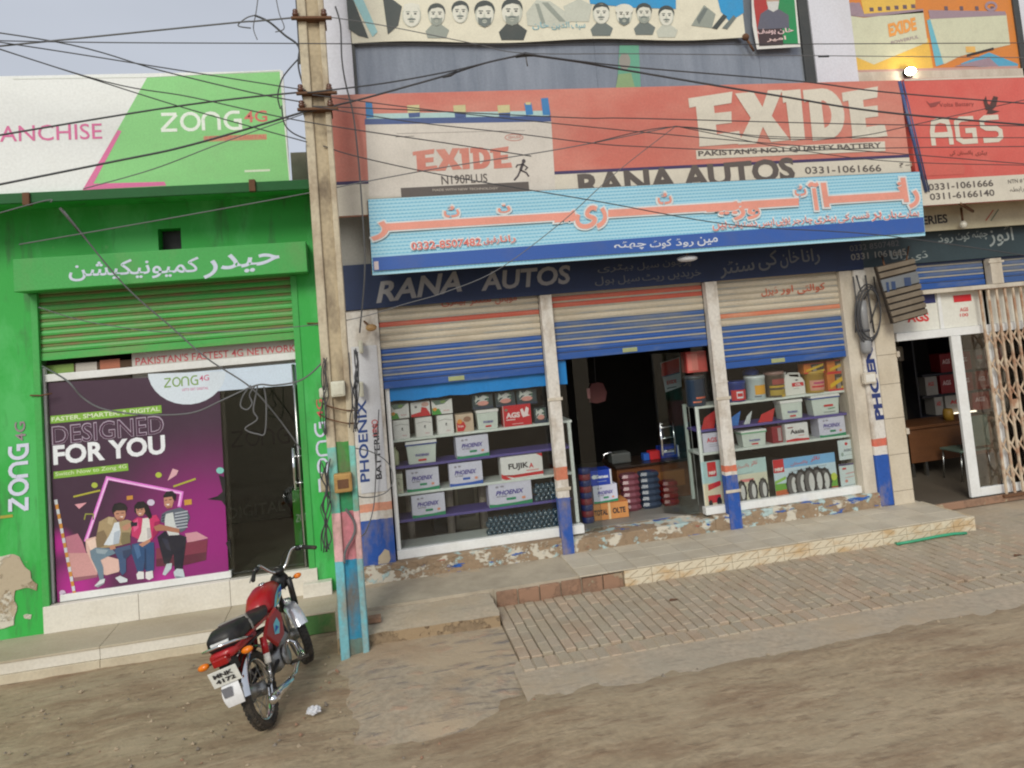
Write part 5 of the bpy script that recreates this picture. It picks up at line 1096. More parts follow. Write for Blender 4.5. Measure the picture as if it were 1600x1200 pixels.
a, b = px(1227,610,.2), px(1259,610,.2); h = .26; m_ = MB(); m_.prism([(a,c1+.001),(b,c1+.001),(b,c1+h*.6),(b-.03,c1+h*.8),(a+.09,c1+h*.9),(a+.07,c1+h),(a+.02,c1+h),(a+.015,c1+h*.86),(a,c1+h*.7)], .2, .32); m_.build('can_body', mat('jerry_white',(222,222,216),.35,.1,bump=0), jr, .01)
MB().tube([(b-.02,.26,c1+h*.66),(b-.035,.26,c1+h*.98),(a+.10,.26,c1+h*1.02),(a+.06,.26,c1+h*.9)], .014, 8).build('handle', mat('jerry_white',(222,222,216)), jr); MB().lathe([(.022,0),(.022,.03)], (a+.045,.26,c1+h), n=12).build('cap', ink(190,190,186), jr)
A = Art(.2, (a, c1, b, c1+h)); A.rect_(redi, .35,.42,.92,.60,1); A.text(ink(236,226,226), 'OIL', (.5,.57), (.8,.57), .12, 2, .03); A.ell(blk_, .6,.3,.08,.03,1,10); A.stroke(blk_, [(.4,.7),(.7,.69)], .003, 1); A.build('label_print', jr)
def ryb(A):
    A.poly(ink(214,176,40), [(.1,.62),(.95,.1),(.95,.34),(.1,.84)], 3); A.rect_(redi, 0,.9,1,1,2); A.rect_(ink(66,60,54), .35,.1,.98,.88,1); A.rect_(ink(150,140,130), .42,.3,.6,.9,2); A.poly(ink(220,186,50), [(.6,.78),(.98,.7),(.98,.86),(.6,.88)], 3); A.rect_(redi, 0,0,1,.07,2)
Myl = mat('orange_carton',(206,120,44),.5)
carton('red, black and yellow carton at the right end of the top right shelf', 1290, 578, 1328, 607, ryb, Myl, zb=c1, group=None); carton('red and yellow carton lying on top of the golden pail', 1255, 566, 1289, 582, ryb, Myl, zb=c1+.245, group=None, depth=.14); carton('red and yellow carton stacked on the one at the right end', 1291, 560, 1329, 580, ryb, Myl, zb=c1+.222, group=None, depth=.15)
tag(MB().lathe([(.085,0),(.1,.02),(.1,.07),(.06,.10),(.02,.11)], (px(1182,590,.28)+.0,.42, c1+.26), n=18).build('bowl', mat('blue_bowl',(36,76,160),.3)), 'blue upturned bowl behind the white pail on the top right shelf', 'bowl')
# leaflets standing on the purple shelf
for x0, x1, rgb, h_, lab in ((1096,1122,(190,40,44),34,'red leaflet pack left of the white post on the purple shelf'),(1139,1160,(46,112,190),26,'blue leaflet pack standing beside the white post'),(1163,1178,(196,204,204),24,'white leaflet pack between the blue and the red ones'),(1186,1214,(196,44,48),24,'red leaflet pack standing left of the first white tub')):
    a, b = P(x0, 663, Ys+.02).x, P(x1, 663, Ys+.02).x; z = c2+.001; h = h_/140
    m_ = MB(); 
    for q in range(5): m_.prism([(a+q*.004,z),(b-.05+q*.003,z),(b+q*.004,z+h*.9-q*.01),(a+.05+q*.006,z+h*.55-q*.008)], Ys+.03+q*.012, Ys+.034+q*.012)
    tag(m_.build('leaflet_pack', mat('leaf%d'%x0, rgb, .5, .15)), lab, 'leaflets')
tub('tall battery tub with white lid, left one on the right purple shelf', 1218, 627, 1257, 657, tubart, c2); tub('battery tub with navy-rimmed lid at the right of the purple shelf', 1266, 618, 1315, 650, lambda A: (A.rect_(redi,.42,.4,.74,.52,1), A.stroke(grn,[(.55,.66),(.8,.62)],.01,1), A.rect_(ink(90,100,90),.4,.82,.8,.85,1)), c2, mat('blue_rim',(50,80,150),.4))
carton('white carton with red script peeking left of the second post', 1098, 680, 1130, 710, lambda A: (A.text(redi,'AGS',(.2,.5),(.75,.5),.25,1,.03), A.stroke(ink(120,120,140),[(.3,.62),(.8,.6)],.004,1), A.stroke(ink(120,120,140),[(.3,.72),(.8,.7)],.004,1)), 'lilac', zb=c3, group=None)
tub('battery tub with pale green rim on the lowest right shelf', 1157, 674, 1200, 700, tubart, c3, mat('green_rim',(120,180,140),.4))
def aas(A): A.text(blk_, 'Aasia', (.2,.58), (.82,.58), .26, 1, .03); A.poly(redi, [(0,.9),(.4,.84),(1,.9),(1,1),(0,1)],1); A.rect_(ink(140,60,60), .1,.18,.34,.24,1); A.rect_(ink(200,110,110), .55,.68,.8,.71,1)
carton('white carton with dark italic name and red base on the lowest right shelf', 1226, 663, 1265, 691, aas, zb=c3, group=None); carton('crimson box end showing beside the white carton with red base', 1205, 668, 1224, 694, lambda A: (A.rect_(ink(170,150,150),.55,.1,.9,.9,1)), mat('crimson_carton',(140,30,44),.5), zb=c3, group=None, Y=Ys+.05)
carton('lilac carton with green base at the right end of the lowest shelf', 1279, 654, 1323, 685, ph(), 'lilac', zb=c3, depth=.2)
# tractor tyre posters under the right window
def tp(lab, x0, y0, x1, y1, fn):
    Yp = Ys-.008; a, b = P(x0,y0,Yp), P(x1,y1,Yp); t = thing('tyre_poster', ((a.x+b.x)/2, Yp, b.z), lab, 'poster'); zt_ = b.z+(P(x0,y0,Yp).z-P(x0,y1,Yp).z)
    MB().box(a.x, b.x, Yp, Yp+.006, b.z, zt_).build('board', ink(206,220,222), t); A = Art(Yp, (a.x,b.z,b.x,zt_)); fn(A); A.build('printed_sheet', t)
def tyre(A, cx, cy, rx, ry, l_):
    A.ell(ink(40,38,40), cx, cy, rx, ry, l_, 22); A.ell(ink(96,94,94), cx-rx*.1, cy, rx*.72, ry*.8, l_+1, 20); A.ell(ink(206,206,204), cx+rx*.2, cy, rx*.42, ry*.62, l_+2, 18)
    for q in range(12): th = q*math.pi/6; A.poly(ink(28,26,28), [(cx+rx*math.cos(th),cy+ry*math.sin(th)),(cx+rx*1.1*math.cos(th+.12),cy+ry*1.08*math.sin(th+.12)),(cx+rx*math.cos(th+.26),cy+ry*math.sin(th+.26))], l_)
def pa(A):
    A.rect_(ink(170,204,206),0,0,1,.45,0); A.rect_(ink(214,206,180),0,.45,1,1,0); A.poly(redi,[(.3,.02),(.75,.02),(.75,.32),(.3,.32)],1); A.text(ink(240,230,226),'MRF',(.36,.28),(.7,.28),.07,2,.05); A.poly(redi,[(.25,.48),(.9,.42),(.9,.52),(.25,.6)],1); A.rect_(redi,.2,.70,.85,.86,2); A.ell(ink(30,28,30),.3,.86,.1,.07,3); A.ell(ink(30,28,30),.75,.84,.13,.09,3); A.rect_(redi,0,.95,1,1,4); A.rect_(ink(216,180,60),0,.91,1,.95,4)
def pb_(A):
    A.rect_(ink(180,208,206),0,0,1,.3,0); A.rect_(ink(214,212,190),0,.3,1,1,0); A.text(ink(206,70,70),'ٹائر',(.55,.16),(.75,.14),.10,2,.02); A.text(ink(206,90,90),'پاکستان',(.1,.2),(.5,.17),.09,2,.01); A.stroke(blk_,[(.05,.3),(.6,.27)],.003,2); A.rect_(ink(220,130,130),.2,.4,.6,.46,2)
    for q in range(3): tyre(A, .22+q*.31, .66, .14, .24, 3+q*3)
    A.rect_(ink(220,186,60),.05,.88,.95,.92,14); A.rect_(redi,0,.94,1,1,14)
def pc(A):
    A.rect_(ink(120,176,220),0,0,1,.2,0); A.rect_(ink(196,216,226),0,.2,1,.5,0); A.rect_(ink(108,170,60),0,.5,1,.7,0); A.poly(ink(196,96,50),[(0,.64),(.25,.62),(.3,.9),(0,.92)],1); A.poly(ink(110,150,50),[(.1,.88),(1,.8),(1,.95),(.1,.95)],1); A.rect_(ink(170,80,50),.7,.7,1,.86,1)
    A.poly(redi,[(0,.0),(.17,0),(.17,.27),(0,.27)],2); A.text(ink(240,230,226),'MRF',(.02,.24),(.15,.24),.07,3,.05); A.text(ink(206,60,60),'ٹائر',(.6,.14),(.76,.12),.10,2,.02); A.text(ink(206,80,80),'پاکستان',(.28,.18),(.55,.16),.08,2,.01); A.stroke(blk_,[(.25,.28),(.85,.24)],.003,2)
    for q, x in enumerate((.28,.80,.42,.68,.55)): tyre(A, x, .54+(.02 if q < 2 else 0), .105, .26+.012*q, 4+q*3)
    A.rect_(ink(226,206,206),.25,.80,.86,.88,20); A.poly(ink(150,200,90),[(0,.44),(.18,.36),(.18,.42),(0,.5)],3); A.rect_(redi,0,.94,1,1,20); A.ell(ink(196,210,80),.95,.5,.05,.08,3)
def pd(A): A.ell(redi,.5,.2,.1,.08,1,10); A.text(ink(110,120,130),'AGRO',(.3,.6),(.85,.6),.14,1,.03); A.ell(ink(150,170,160),.2,.72,.08,.1,1,12); A.stroke(ink(120,130,130),[(.3,.78),(.85,.76)],.003,1)
def pe(A): A.rect_(ink(70,60,110),0,0,1,.07,1); A.rect_(ink(200,70,70),.15,.16,.35,.24,1); A.stroke(ink(206,100,100),[(.3,.42),(.8,.38)],.008,1); A.stroke(ink(206,120,110),[(.25,.58),(.7,.55)],.006,1); A.ell(ink(206,130,120),.3,.72,.08,.07,1,10); A.stroke(ink(120,120,130),[(.2,.9),(.85,.88)],.003,1)
tp('tall tyre poster with red tractor at the left of the second post', 1094, 717, 1133, 794, pa); tp('tyre poster showing three tyres beside the second post', 1141, 712, 1204, 789, pb_); tp('widest tyre poster with five big tractor tyres on green fields', 1205, 704, 1312, 781, pc); tp('small white notice with red mark at the top right of the tyre posters', 1308, 685, 1337, 716, pd); tp('small white notice with red lines below the other small notice', 1310, 721, 1345, 759, pe)

# ================================================================== INSIDE THE BATTERY SHOP
M_wood = mat('brown_wood', (112,66,36), .5, .35, (70,40,24), 4, (1,1,5)); M_woodl = mat('light_wood', (150,96,50), .5, .3, (96,60,34), 4, (1,1,5))
cx0, cx1 = px(968,780,1.15), px(1080,760,1.15); ct = thing('wooden_counter', ((cx0+cx1)/2, 1.3, .35), 'brown panelled wooden counter inside the middle doorway', 'counter')
ztop = pz(1020,722,1.15); MB().box(cx0, cx1, 1.15, 1.7, .352, ztop-.03).build('body', M_wood, ct, .006); MB().box(cx0-.02, cx1+.02, 1.11, 1.74, ztop-.029, ztop).build('counter_top', mat('dark_top',(46,36,32),.3), ct, .006); MB().box(cx0+.12, cx1-.08, 1.13, 1.149, .5, ztop-.14).build('raised_panel', M_woodl, ct, .008)
def gen(A): A.ell(ink(226,230,236), .18,.42,.12,.14,1,12); A.text(ink(226,230,236), 'Genex', (.22,.54), (.86,.54), .24, 2, .04); A.stroke(ink(190,200,220), [(.3,.75),(.75,.74)], .004, 1); A.rect_(ink(206,210,220), .92,0,1,1,1)
dzf = .352; Yd = .55
def zat(x, y): return pz(x, y, Yd)
carton('orange-brown carton with black letters at the bottom of the doorway stack', 922, 785, 984, 812, lambda A: (A.text(blk_,'TOTAL',(.1,.72),(.45,.72),.34,1,.04), A.text(blk_,'OLTE',(.58,.70),(.92,.70),.34,1,.04), A.rect_(ink(226,196,150),.47,0,.53,1,1), A.rect_(ink(160,70,40),0,.0,1,.04,1)), mat('orange_brown_carton',(206,140,80),.6,.2), Y=Yd, zb=dzf, group=None, depth=.3)
h1 = zat(922,785)-zat(922,812)+dzf
carton('white carton with green base in the middle of the doorway stack', 925, 757, 966, 785, ph(), 'lilac', Y=Yd, zb=h1, group=None, depth=.25)
h2 = zat(925,757)-zat(925,785)+h1
carton('blue carton with white letters on top of the doorway stack', 922, 733, 957, 757, gen, mat('blue_carton',(30,64,170),.4), Y=Yd, zb=h2, group=None, depth=.22)
carton('blue carton standing on the counter behind the steel door handle', 1032, 700, 1062, 718, gen, mat('blue_carton',(30,64,170),.4), Y=1.3, zb=ztop, group=None)
def bags(lab, x0, x1, rgb, n_, y=.75):
    a, b = px(x0,790,y), px(x1,790,y); t = thing('packet_stack', ((a+b)/2, y+.1, .352), lab, 'packets'); m_ = mat('pk%d'%x0, rgb, .3, .3, [c*.6 for c in rgb], 9)
    for k_ in range(n_):
        z = .353+k_*.075; o = MB(); nn = 10; vs = []
        for j in range(5):
            zz = z+.072*j/4; f = 1-.16*abs(j-2)/2
            for i in range(nn): th = 2*math.pi*i/nn; vs.append(((a+b)/2+(b-a)/2*f*max(-1,min(1,1.25*math.cos(th))), y+.1+.1*f*max(-1,min(1,1.25*math.sin(th))), zz))
        o.add(vs, [(j*nn+i, j*nn+(i+1)%nn, (j+1)*nn+(i+1)%nn, (j+1)*nn+i) for j in range(4) for i in range(nn)]+[tuple(range(nn-1,-1,-1)), tuple(4*nn+i for i in range(nn))]); o.build('packet', m_, t)
bags('stack of dull pink packets on the floor before the counter', 977, 1004, (118,64,74), 6); bags('stack of dark blue packets on the floor before the counter', 1006, 1036, (52,64,84), 6); bags('stack of bright red packets on the floor beside the glass door', 1040, 1064, (140,30,34), 4)
tn = thing('tin_stack', (px(918,770,.5), .6, .35), 'tall stack of dark blue and red tins behind the tinted side pane', 'tins')
for k_ in range(9): MB().lathe([(.07,0),(.075,.01),(.075,.062),(.07,.07)], (px(917,770,.5), .55, .353+k_*.072), n=16).build('tin', [mat('tin_blue',(40,54,110),.4), mat('tin_red',(130,50,60),.4)][k_%2], tn)
eg_ = thing('engine_part', (px(945,705,1.3), 1.4, ztop), 'grey metal machine part lying on the wooden counter', 'part'); MB().box(px(955,705,1.3), px(985,700,1.3), 1.3, 1.5, ztop+.001, ztop+.14).build('casing', mat('grey_casing',(80,84,84),.5,.3), eg_, .02); MB().tube([(px(940,705,1.3),1.35,ztop+.02),(px(945,700,1.3),1.35,ztop+.14),(px(955,700,1.3),1.35,ztop+.16),(px(965,700,1.3),1.35,ztop+.1)], .014, 8).build('chrome_tube', M_chrome, eg_)
tag(MB().box(px(1005,705,1.3), px(1014,705,1.3), 1.3, 1.4, ztop+.001, ztop+.09).build('small_box', blui, bevel=.004), 'small blue box on the counter beside the red one', 'box'); tag(MB().box(px(1015,705,1.3), px(1031,705,1.3), 1.3, 1.42, ztop+.001, ztop+.11).build('small_box', redi, bevel=.004), 'small red box on the counter between two blue ones', 'box')
hp = thing('hanging_notice', P(1048,590,1.2), 'red and white notice hanging inside the middle doorway', 'notice'); Yh = 1.2; A = Art(Yh); A.poly(redi, [(1033,568),(1061,559),(1062,582),(1034,590)],1); A.poly(ink(70,90,130), [(1034,588),(1062,581),(1062,583),(1034,590)],2); A.text(redi,'EXIDE',(1042,601),(1057,598),6,2,.04); A.stroke(blk_,[(1042,607),(1057,604)],.012,2)
m_ = MB(); m_.prism([(P(*q,Yh).x, P(*q,Yh).z) for q in ((1032,567),(1062,558),(1065,604),(1040,613))], Yh, Yh+.006); m_.build('card', ink(196,200,206), hp); A.build('printed_card', hp)
hb2 = thing('hanging_bag', P(935,610,1.2), 'dull red cloth bag hanging in the dark of the middle doorway', 'bag'); q = P(932,612,1.2); MB().prism([(q.x-.12,q.z-.12),(q.x-.02,q.z-.15),(q.x+.10,q.z-.13),(q.x+.13,q.z-.02),(q.x+.09,q.z+.10),(q.x+.03,q.z+.12),(q.x-.07,q.z+.11),(q.x-.11,q.z+.02)], 1.17, 1.24).build('bag_body', mat('dull_red_bag',(110,60,62),.8), hb2); MB().box(q.x-.15,q.x-.11,1.12,1.14,q.z-.07,q.z+.06).build('label_tag', ink(190,120,124), hb2); MB().tube([q+Vector((0,0,.12)), q+Vector((.02,0,.6))], .006).build('strap', M_cable, hb2)
carton('coral red box on top of the dark pail right of the doorway', 1071, 547, 1106, 580, lambda A: (A.rect_(ink(224,130,120),.05,.1,.55,.9,1)), mat('coral_box',(206,84,78),.5), Y=.3, group=None, name='coral_box')
pail('large dark blue pail with orange flashes beside the doorway', 1073, 1104, 588, 636, (40,60,84), [(-20,50,.3,.36,ink(220,110,80)),(-40,10,.15,.2,ink(214,120,90))], shelf_z['c1'], (60,66,70), Y=.26)

# ================================================================== RIGHT SHOP
M_gp = mat('white_panel',(222,220,210),.4,.35,(160,150,126),2.5,bump=0)
yr = .06
zr = lambda x, y: pz(x, y, yr)
nb = thing('panel_shopfront', (7.4, yr, .1), 'white aluminium shopfront with sliding glass door at the right edge', 'shopfront')
zb1 = zr(1465,527); zb0 = zb1+.0; xe = 10.3; xL = px(1398,530,yr)+.0
MB().box(xL, xe, yr-.04, yr+.04, zb1, zb1+.10).build('frame_header', M_alu, nb, .004)
ztp = pz(1450,457); MB().box(tx1-.22, xe, -.06, .10, ztp-.02, ztp+.035).build('top_ledge', M_cream, nb, .004)
for x0, x1 in ((xL, px(1467,500,yr)),(px(1473,500,yr), px(1540,495,yr)),(px(1546,495,yr), px(1640,490,yr))): MB().box(x0, x1, yr, yr+.02, zb1+.102, ztp-.022).build('header_panel', M_gp, nb, .002)
MB().box(px(1467,500,yr)+.003, px(1473,500,yr)-.003, yr-.02, yr+.03, zb1+.102, ztp-.022).build('mullion', M_alu, nb, .003)
A = Art(yr-.001); A.text(ink(206,60,60), 'AGS', (1418,504), (1452,502), 15, 1, .04); A.build('printed_marks', nb); A = Art(yr-.001); A.rect_(ink(40,44,96), 1438, 459, 1462, 473, 1); A.build('printed_marks', nb); A = Art(yr-.001); A.rect_(redi, 1489, 462, 1518, 470, 1); A.text(ink(206,80,80), 'AGS', (1500,487), (1513,486), 6, 1, .02); A.text(ink(206,80,80), '100', (1500,495), (1513,494), 5, 1, .02); A.build('printed_marks', nb)
xs0, xs1 = px(1482,530,yr), px(1497,530,yr); ds = MB().box(xs0, xs1, yr-.05, yr-.005, .13, zb1-.003).box(xs1+.001, xe, yr-.05, yr-.005, .13, .235).build('sliding_door', M_alu, nb, .005)
MB().box(xs1+.002, xe, yr-.03, yr-.024, .236, zb1-.004).build('pane', GL, ds)
MB().box(px(1548,600,yr), px(1556,600,yr), yr-.04, yr-.0, .236, zb1-.003).build('door_stile', M_alu, ds, .003)
# blue shutters above
sA = shutter(blk, tx1-.12, px(1541,430), ztp+.04, 3.11, .05, lambda z: M_bl if z < ztp+.14 else M_grbl, M_blrib, M_bl, pitch=.074)
sB = shutter(blk, px(1563,430), 11, ztp+.04, 3.11, .05, lambda z: M_grbl, M_blrib, M_grbl, pitch=.074)
MB().box(px(1543,430), px(1561,430), -.07, .04, ztp+.036, 3.11).box(px(1543,430)-.03, px(1561,430)+.03, -.08, -.071, 3.05, 3.08).build('post', M_cream, blk, .005)
# collapsible lattice gate
gt = thing('lattice_gate', (8, -.05, .1), 'rusty cream collapsible lattice gate drawn across the right shopfront', 'gate'); M_gate = mat('rusty_cream_gate', (200,182,158), .6, .8, (150,98,66), 6, lo=.42, hi=.62)
xg = [px(1528,455,-.05), px(1541,455,-.05), px(1554,455,-.05), px(1567,455,-.05), px(1580,455,-.05), px(1592,455,-.05)]; dx_ = (xg[-1]-xg[0])/5; xg += [xg[-1]+dx_*(i+1) for i in range(6)]
for x in xg: MB().box(x-.014, x+.014, -.09, -.065, .14, ztp-.03).build('picket', M_gate, gt, .003)
zc_ = [.38, .72, 1.06, 1.40, 1.74, 2.08]
for i in range(len(xg)-1):
    for z in zc_:
        for s_ in (-1, 1): a_ = Vector((xg[i], -.063+.01*s_, z-.1*s_)); b_ = Vector((xg[i+1], -.063+.01*s_, z+.1*s_)); d_ = b_-a_; MB().obox((a_+b_)/2, d_/2*1.05, (0,.0035,0), Vector((-d_.z,0,d_.x)).normalized()*.011).build('lattice_strap', M_gate, gt)
MB().box(xg[0]-.05, xe, -.10, -.05, .105, .135).box(xg[0]-.05, xe, -.10, -.05, ztp-.028, ztp-.02).build('guide_rail', M_rust, gt)
MB().box(xg[2]-.01, xg[2]+.09, -.098, -.091, 1.18, 1.30).build('lock_plate', M_gate, gt, .003)
# inside: shelves, cartons, desk, chair
Yi = 2.2; rk = thing('display_rack', (8.8, Yi+.2, .1), 'dark shelving with red and white cartons at the back of the right shop', 'rack')
M_dsh = mat('dark_navy_shelf',(24,26,40),.5)
for (y_) in (577, 610, 642):
    z = pz(1520, y_, Yi); MB().box(px(1440,y_,Yi), 11.2, Yi, Yi+.3, z-.04, z).build('shelf', M_dsh, rk, .004)
    row = {577:((1466,1492,'r'),(1494,1519,'r'),(1522,1542,'w'),(1546,1570,'r')), 610:((1444,1466,'w'),(1468,1494,'r'),(1500,1522,'r'),(1524,1548,'r')), 642:((1458,1475,'w'),(1474,1516,'w'),(1519,1549,'r'),(1553,1575,'w'))}[y_]
    for i_, (a_, b_, c_) in enumerate(row):
        wd = {577:'upper',610:'middle',642:'lower'}[y_]; carton(f"{'red' if c_=='r' else 'white'} carton, number {('one','two','three','four')[i_]} from the left on the {wd} dark shelf of the right shop", a_, y_-29, b_, y_, (lambda A: A.text(ink(230,200,200),'AGS',(.15,.55),(.7,.55),.25,1,.03)) if c_ == 'r' else (lambda A: A.text(redi,'AGS',(.2,.5),(.7,.5),.22,1,.03)), mat('dim_red_carton',(140,26,36),.4) if c_ == 'r' else mat('dim_dusty_carton',(160,154,148),.6,.3), zb=z, Y=Yi+.01, group=None, depth=.22)  # dimness of the room is put into the darker red and white carton colours
MB().box(px(1440,642,Yi)-.03, px(1440,642,Yi), Yi, Yi+.3, .11, 2.6).build('side_board', M_dsh, rk)
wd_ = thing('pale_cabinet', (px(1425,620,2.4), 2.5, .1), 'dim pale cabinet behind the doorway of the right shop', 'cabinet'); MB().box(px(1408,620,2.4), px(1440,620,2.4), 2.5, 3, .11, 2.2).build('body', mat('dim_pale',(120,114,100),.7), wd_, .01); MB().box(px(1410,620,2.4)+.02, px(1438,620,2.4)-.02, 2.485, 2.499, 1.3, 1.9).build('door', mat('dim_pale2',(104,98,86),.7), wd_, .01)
tag(MB().lathe([(.12,0),(.12,.03),(.1,.035)], (px(1416,553,2.3), 2.45, pz(1416,553,2.3)), (0,-1,0), 20).build('wall_clock', M_cream), 'round dim wall clock high inside the right doorway', 'clock')
dk_ = thing('office_desk', (px(1460,710,1.3), 1.5, .1), 'light brown wooden desk standing inside the right shop', 'desk'); d0, d1 = px(1424,720,1.3), px(1560,700,1.3); M_dkw = mat('desk_wood', (106,66,38), .5, .35, (70,42,24), 4, (1,1,5))
MB().box(d0, d1, 1.3, 1.9, .80, .84).build('desk_top', M_dkw, dk_, .005); MB().box(d0+.04, d1-.04, 1.34, 1.36, .32, .799).build('front_panel', M_dkw, dk_, .003)
for x in (d0+.08, d0+.3, d1-.1): MB().box(x, x+.04, 1.4, 1.44, .106, .319).build('leg', M_steel, dk_)
tag(MB().lathe([(.07,0),(.075,.1),(.06,.16)], (px(1492,668,1.4), 1.5, .841), n=14).build('yellow_jar', mat('mustard_jar',(170,130,50),.5)), 'mustard yellow jar standing on the desk in the right shop', 'jar')
ch = thing('plastic_chair', (px(1520,740,.8), 1.0, .1), 'grey-green chair seen through the sliding glass door', 'chair'); M_ch = mat('grey_green_plastic',(110,130,118),.5); c0, c1_ = px(1500,700,.8), px(1548,700,.8)
MB().box(c0, c1_, .8, 1.2, .50, .53).build('seat', M_ch, ch, .01); MB().box(c0+.08, c1_+.02, .80, .83, .56, .98).build('backrest', M_ch, ch, .02)
for x in (c0+.03, c1_-.03):
    for y in (.83, 1.17): MB().tube([(x,y,.499),(x+(.03 if x > c0+.1 else -.03),y,.107)], .013).build('leg', M_steel, ch)
tag(MB().box(px(1508,650,1.9), px(1545,640,1.9), 2.15, 2.19, pz(1525,646,1.9)-.02, pz(1525,646,1.9)).build('tube_light', emit('tube_glow',(255,240,210),1.6)), 'short glowing lamp strip under the lower dark shelf of the right shop', 'lamp')

# ================================================================== THINGS ON THE RIGHT PILLARS
pv = thing('drain_pipe', P(1370,540,-.12), 'fat grey plastic pipe coming down the pillar beside the coiled cable', 'pipe')
a_, b_ = P(1338,462,-.12), P(1356,535,-.1); m_ = MB(); q0, q1 = P(1345,470,-.12), P(1352,532,-.12); M_pipe = mat('grey_pipe',(142,142,144),.4,.35,(96,92,86),5)
MB().tube([q0, q0.lerp(q1,.3), q1], [.06,.062,.06], 16).build('pipe', M_pipe, pv); MB().lathe([(.066,0),(.066,.03)], q0.lerp(q1,.72), (q1-q0), 16).build('clamp', M_cable, pv); MB().lathe([(.06,0),(.066,.02),(.064,.12),(.05,.16)], q1, (q1-q0), 16).build('pipe_end', M_pipe, pv)
sw = thing('switch_box', P(1357,590,-.075), 'small cream switch box on the white pillar with blue lettering', 'box'); a_, b_ = P(1347,583,-.09), P(1368,598,-.09); MB().box(a_.x, b_.x, -.12, -.062, b_.z, a_.z).build('case', M_cream, sw, .006); MB().box(a_.x+.02, b_.x-.02, -.126, -.121, b_.z+.02, a_.z-.02).build('cover', M_white, sw, .003)
cc = MB(); 
for k_ in range(3):
    pts = []
    for i in range(25): th = 2*math.pi*i/24; p = P(1356+(20-k_*2)*math.cos(th)+2*k_, 490-(46-k_*4)*math.sin(th)*1.0, -.16-.012*k_); pts.append(p)
    cc.tube(pts[:-1], .010, 6, closed=True)
tag(cc.build('cable_coil', M_cable), 'loose coil of dark cable hanging on the right white pillar', 'cable')
tag(MB().tube([P(1338,430,-.15), P(1345,455,-.17), P(1362,447,-.17), P(1350,468,-.15)], .012).tube([P(1352,430,-.13), P(1358,470,-.13), P(1366,520,-.13)], .011).tube([P(1333,432,-.13), P(1338,470,-.14), P(1337,520,-.13)], .009).tube([P(1365,432,-.13), P(1371,470,-.13), P(1360,505,-.15)], .009).build('cable_bundle', M_cable), 'knot of dark cables above the grey pipe under the fascia', 'cable')
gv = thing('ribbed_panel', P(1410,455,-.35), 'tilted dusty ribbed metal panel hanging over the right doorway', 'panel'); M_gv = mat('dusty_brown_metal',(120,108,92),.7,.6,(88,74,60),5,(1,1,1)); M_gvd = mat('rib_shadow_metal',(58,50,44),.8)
q = [P(1370,417,-.35), P(1428,403,-.35), P(1450,491,-.35), P(1397,506,-.35)]
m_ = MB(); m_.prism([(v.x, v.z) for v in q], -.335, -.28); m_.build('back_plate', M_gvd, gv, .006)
n_ = 9
for i in range(n_):
    if i in (2, 3): continue
    t0, t1 = i/n_+.012, (i+1)/n_-.02; m_ = MB(); A_, B_ = q[0].lerp(q[3], t0), q[1].lerp(q[2], t0); C_, D_ = q[1].lerp(q[2], t1), q[0].lerp(q[3], t1); m_.prism([(v.x, v.z) for v in (A_, B_, C_, D_)], -.36, -.336); m_.build('rib', M_gv, gv, .004)
m_ = MB(); A_, B_, C_, D_ = q[0].lerp(q[3],.235), q[1].lerp(q[2],.235), q[1].lerp(q[2],.43), q[0].lerp(q[3],.43); m_.prism([(v.x, v.z) for v in (A_, B_, C_, D_)], -.35, -.336); m_.build('label_plate', mat('grey_plate',(112,116,120),.6,.4), gv); A = Art(-.351)
for (u0, v0, u1, v1) in ((1384,441,1390,456),(1392,440,1400,452),(1412,434,1424,446)): A.rect_(ink(44,64,100), u0, v0, u1, v1, 1)
A.build('plate_marks', gv); MB().tube([q[0].lerp(q[1],.2)+Vector((0,.0,0)), P(1378,400,-.05)], .01).tube([q[1].lerp(q[0],.2), P(1420,385,-.05)], .01).build('hanger', M_rust, gv)
# green hose by the marble edge
tag(MB().tube([P(1400,849,-.84)*1, G(1402,850,.05), G(1430,845,.055), G(1465,838,.06), G(1490,834,.06), G(1510,833,.05)], .016, 8).build('garden_hose', mat('green_hose',(60,160,120),.5,.3)), 'short piece of green hose lying against the marble platform edge', 'hose')
rg = MB(); c = G(490,1110,.045); n_ = 16; vs = []
for i in range(n_+1):
    for k_ in range(n_):
        a_, h_ = math.pi*i/n_, 2*math.pi*k_/n_; v = Vector((math.sin(a_)*math.cos(h_), math.sin(a_)*math.sin(h_), -math.cos(a_))); r_ = .036*(1+.55*NZ.noise(v*2.3)+.3*NZ.noise(v*6)); vs.append(c+Vector((v.x*1.3, v.y, max(v.z*.8, -.6)))*r_)
rg.add(vs, [(i*n_+k_, i*n_+(k_+1)%n_, (i+1)*n_+(k_+1)%n_, (i+1)*n_+k_) for i in range(n_) for k_ in range(n_)])
tag(rg.build('crumpled_bag', mat('white_litter',(206,206,210),.5,.2)), 'small crumpled white plastic bag on the dirt beside the motorcycle', 'litter')
for (x, y, lab) in ((1590,868,'small dark scrap lying on the pavers at the far right'),(1052,938,'small dark scrap lying on the pavers below the marble edge')):
    c = G(x, y, .035); m_ = MB(); m_.add([c+Vector(v) for v in ((-.05,-.01,0),(.04,-.02,.006),(.05,.02,.0),(-.02,.025,.012))], [(0,1,2,3)]); tag(m_.build('scrap', M_rust), lab, 'litter')
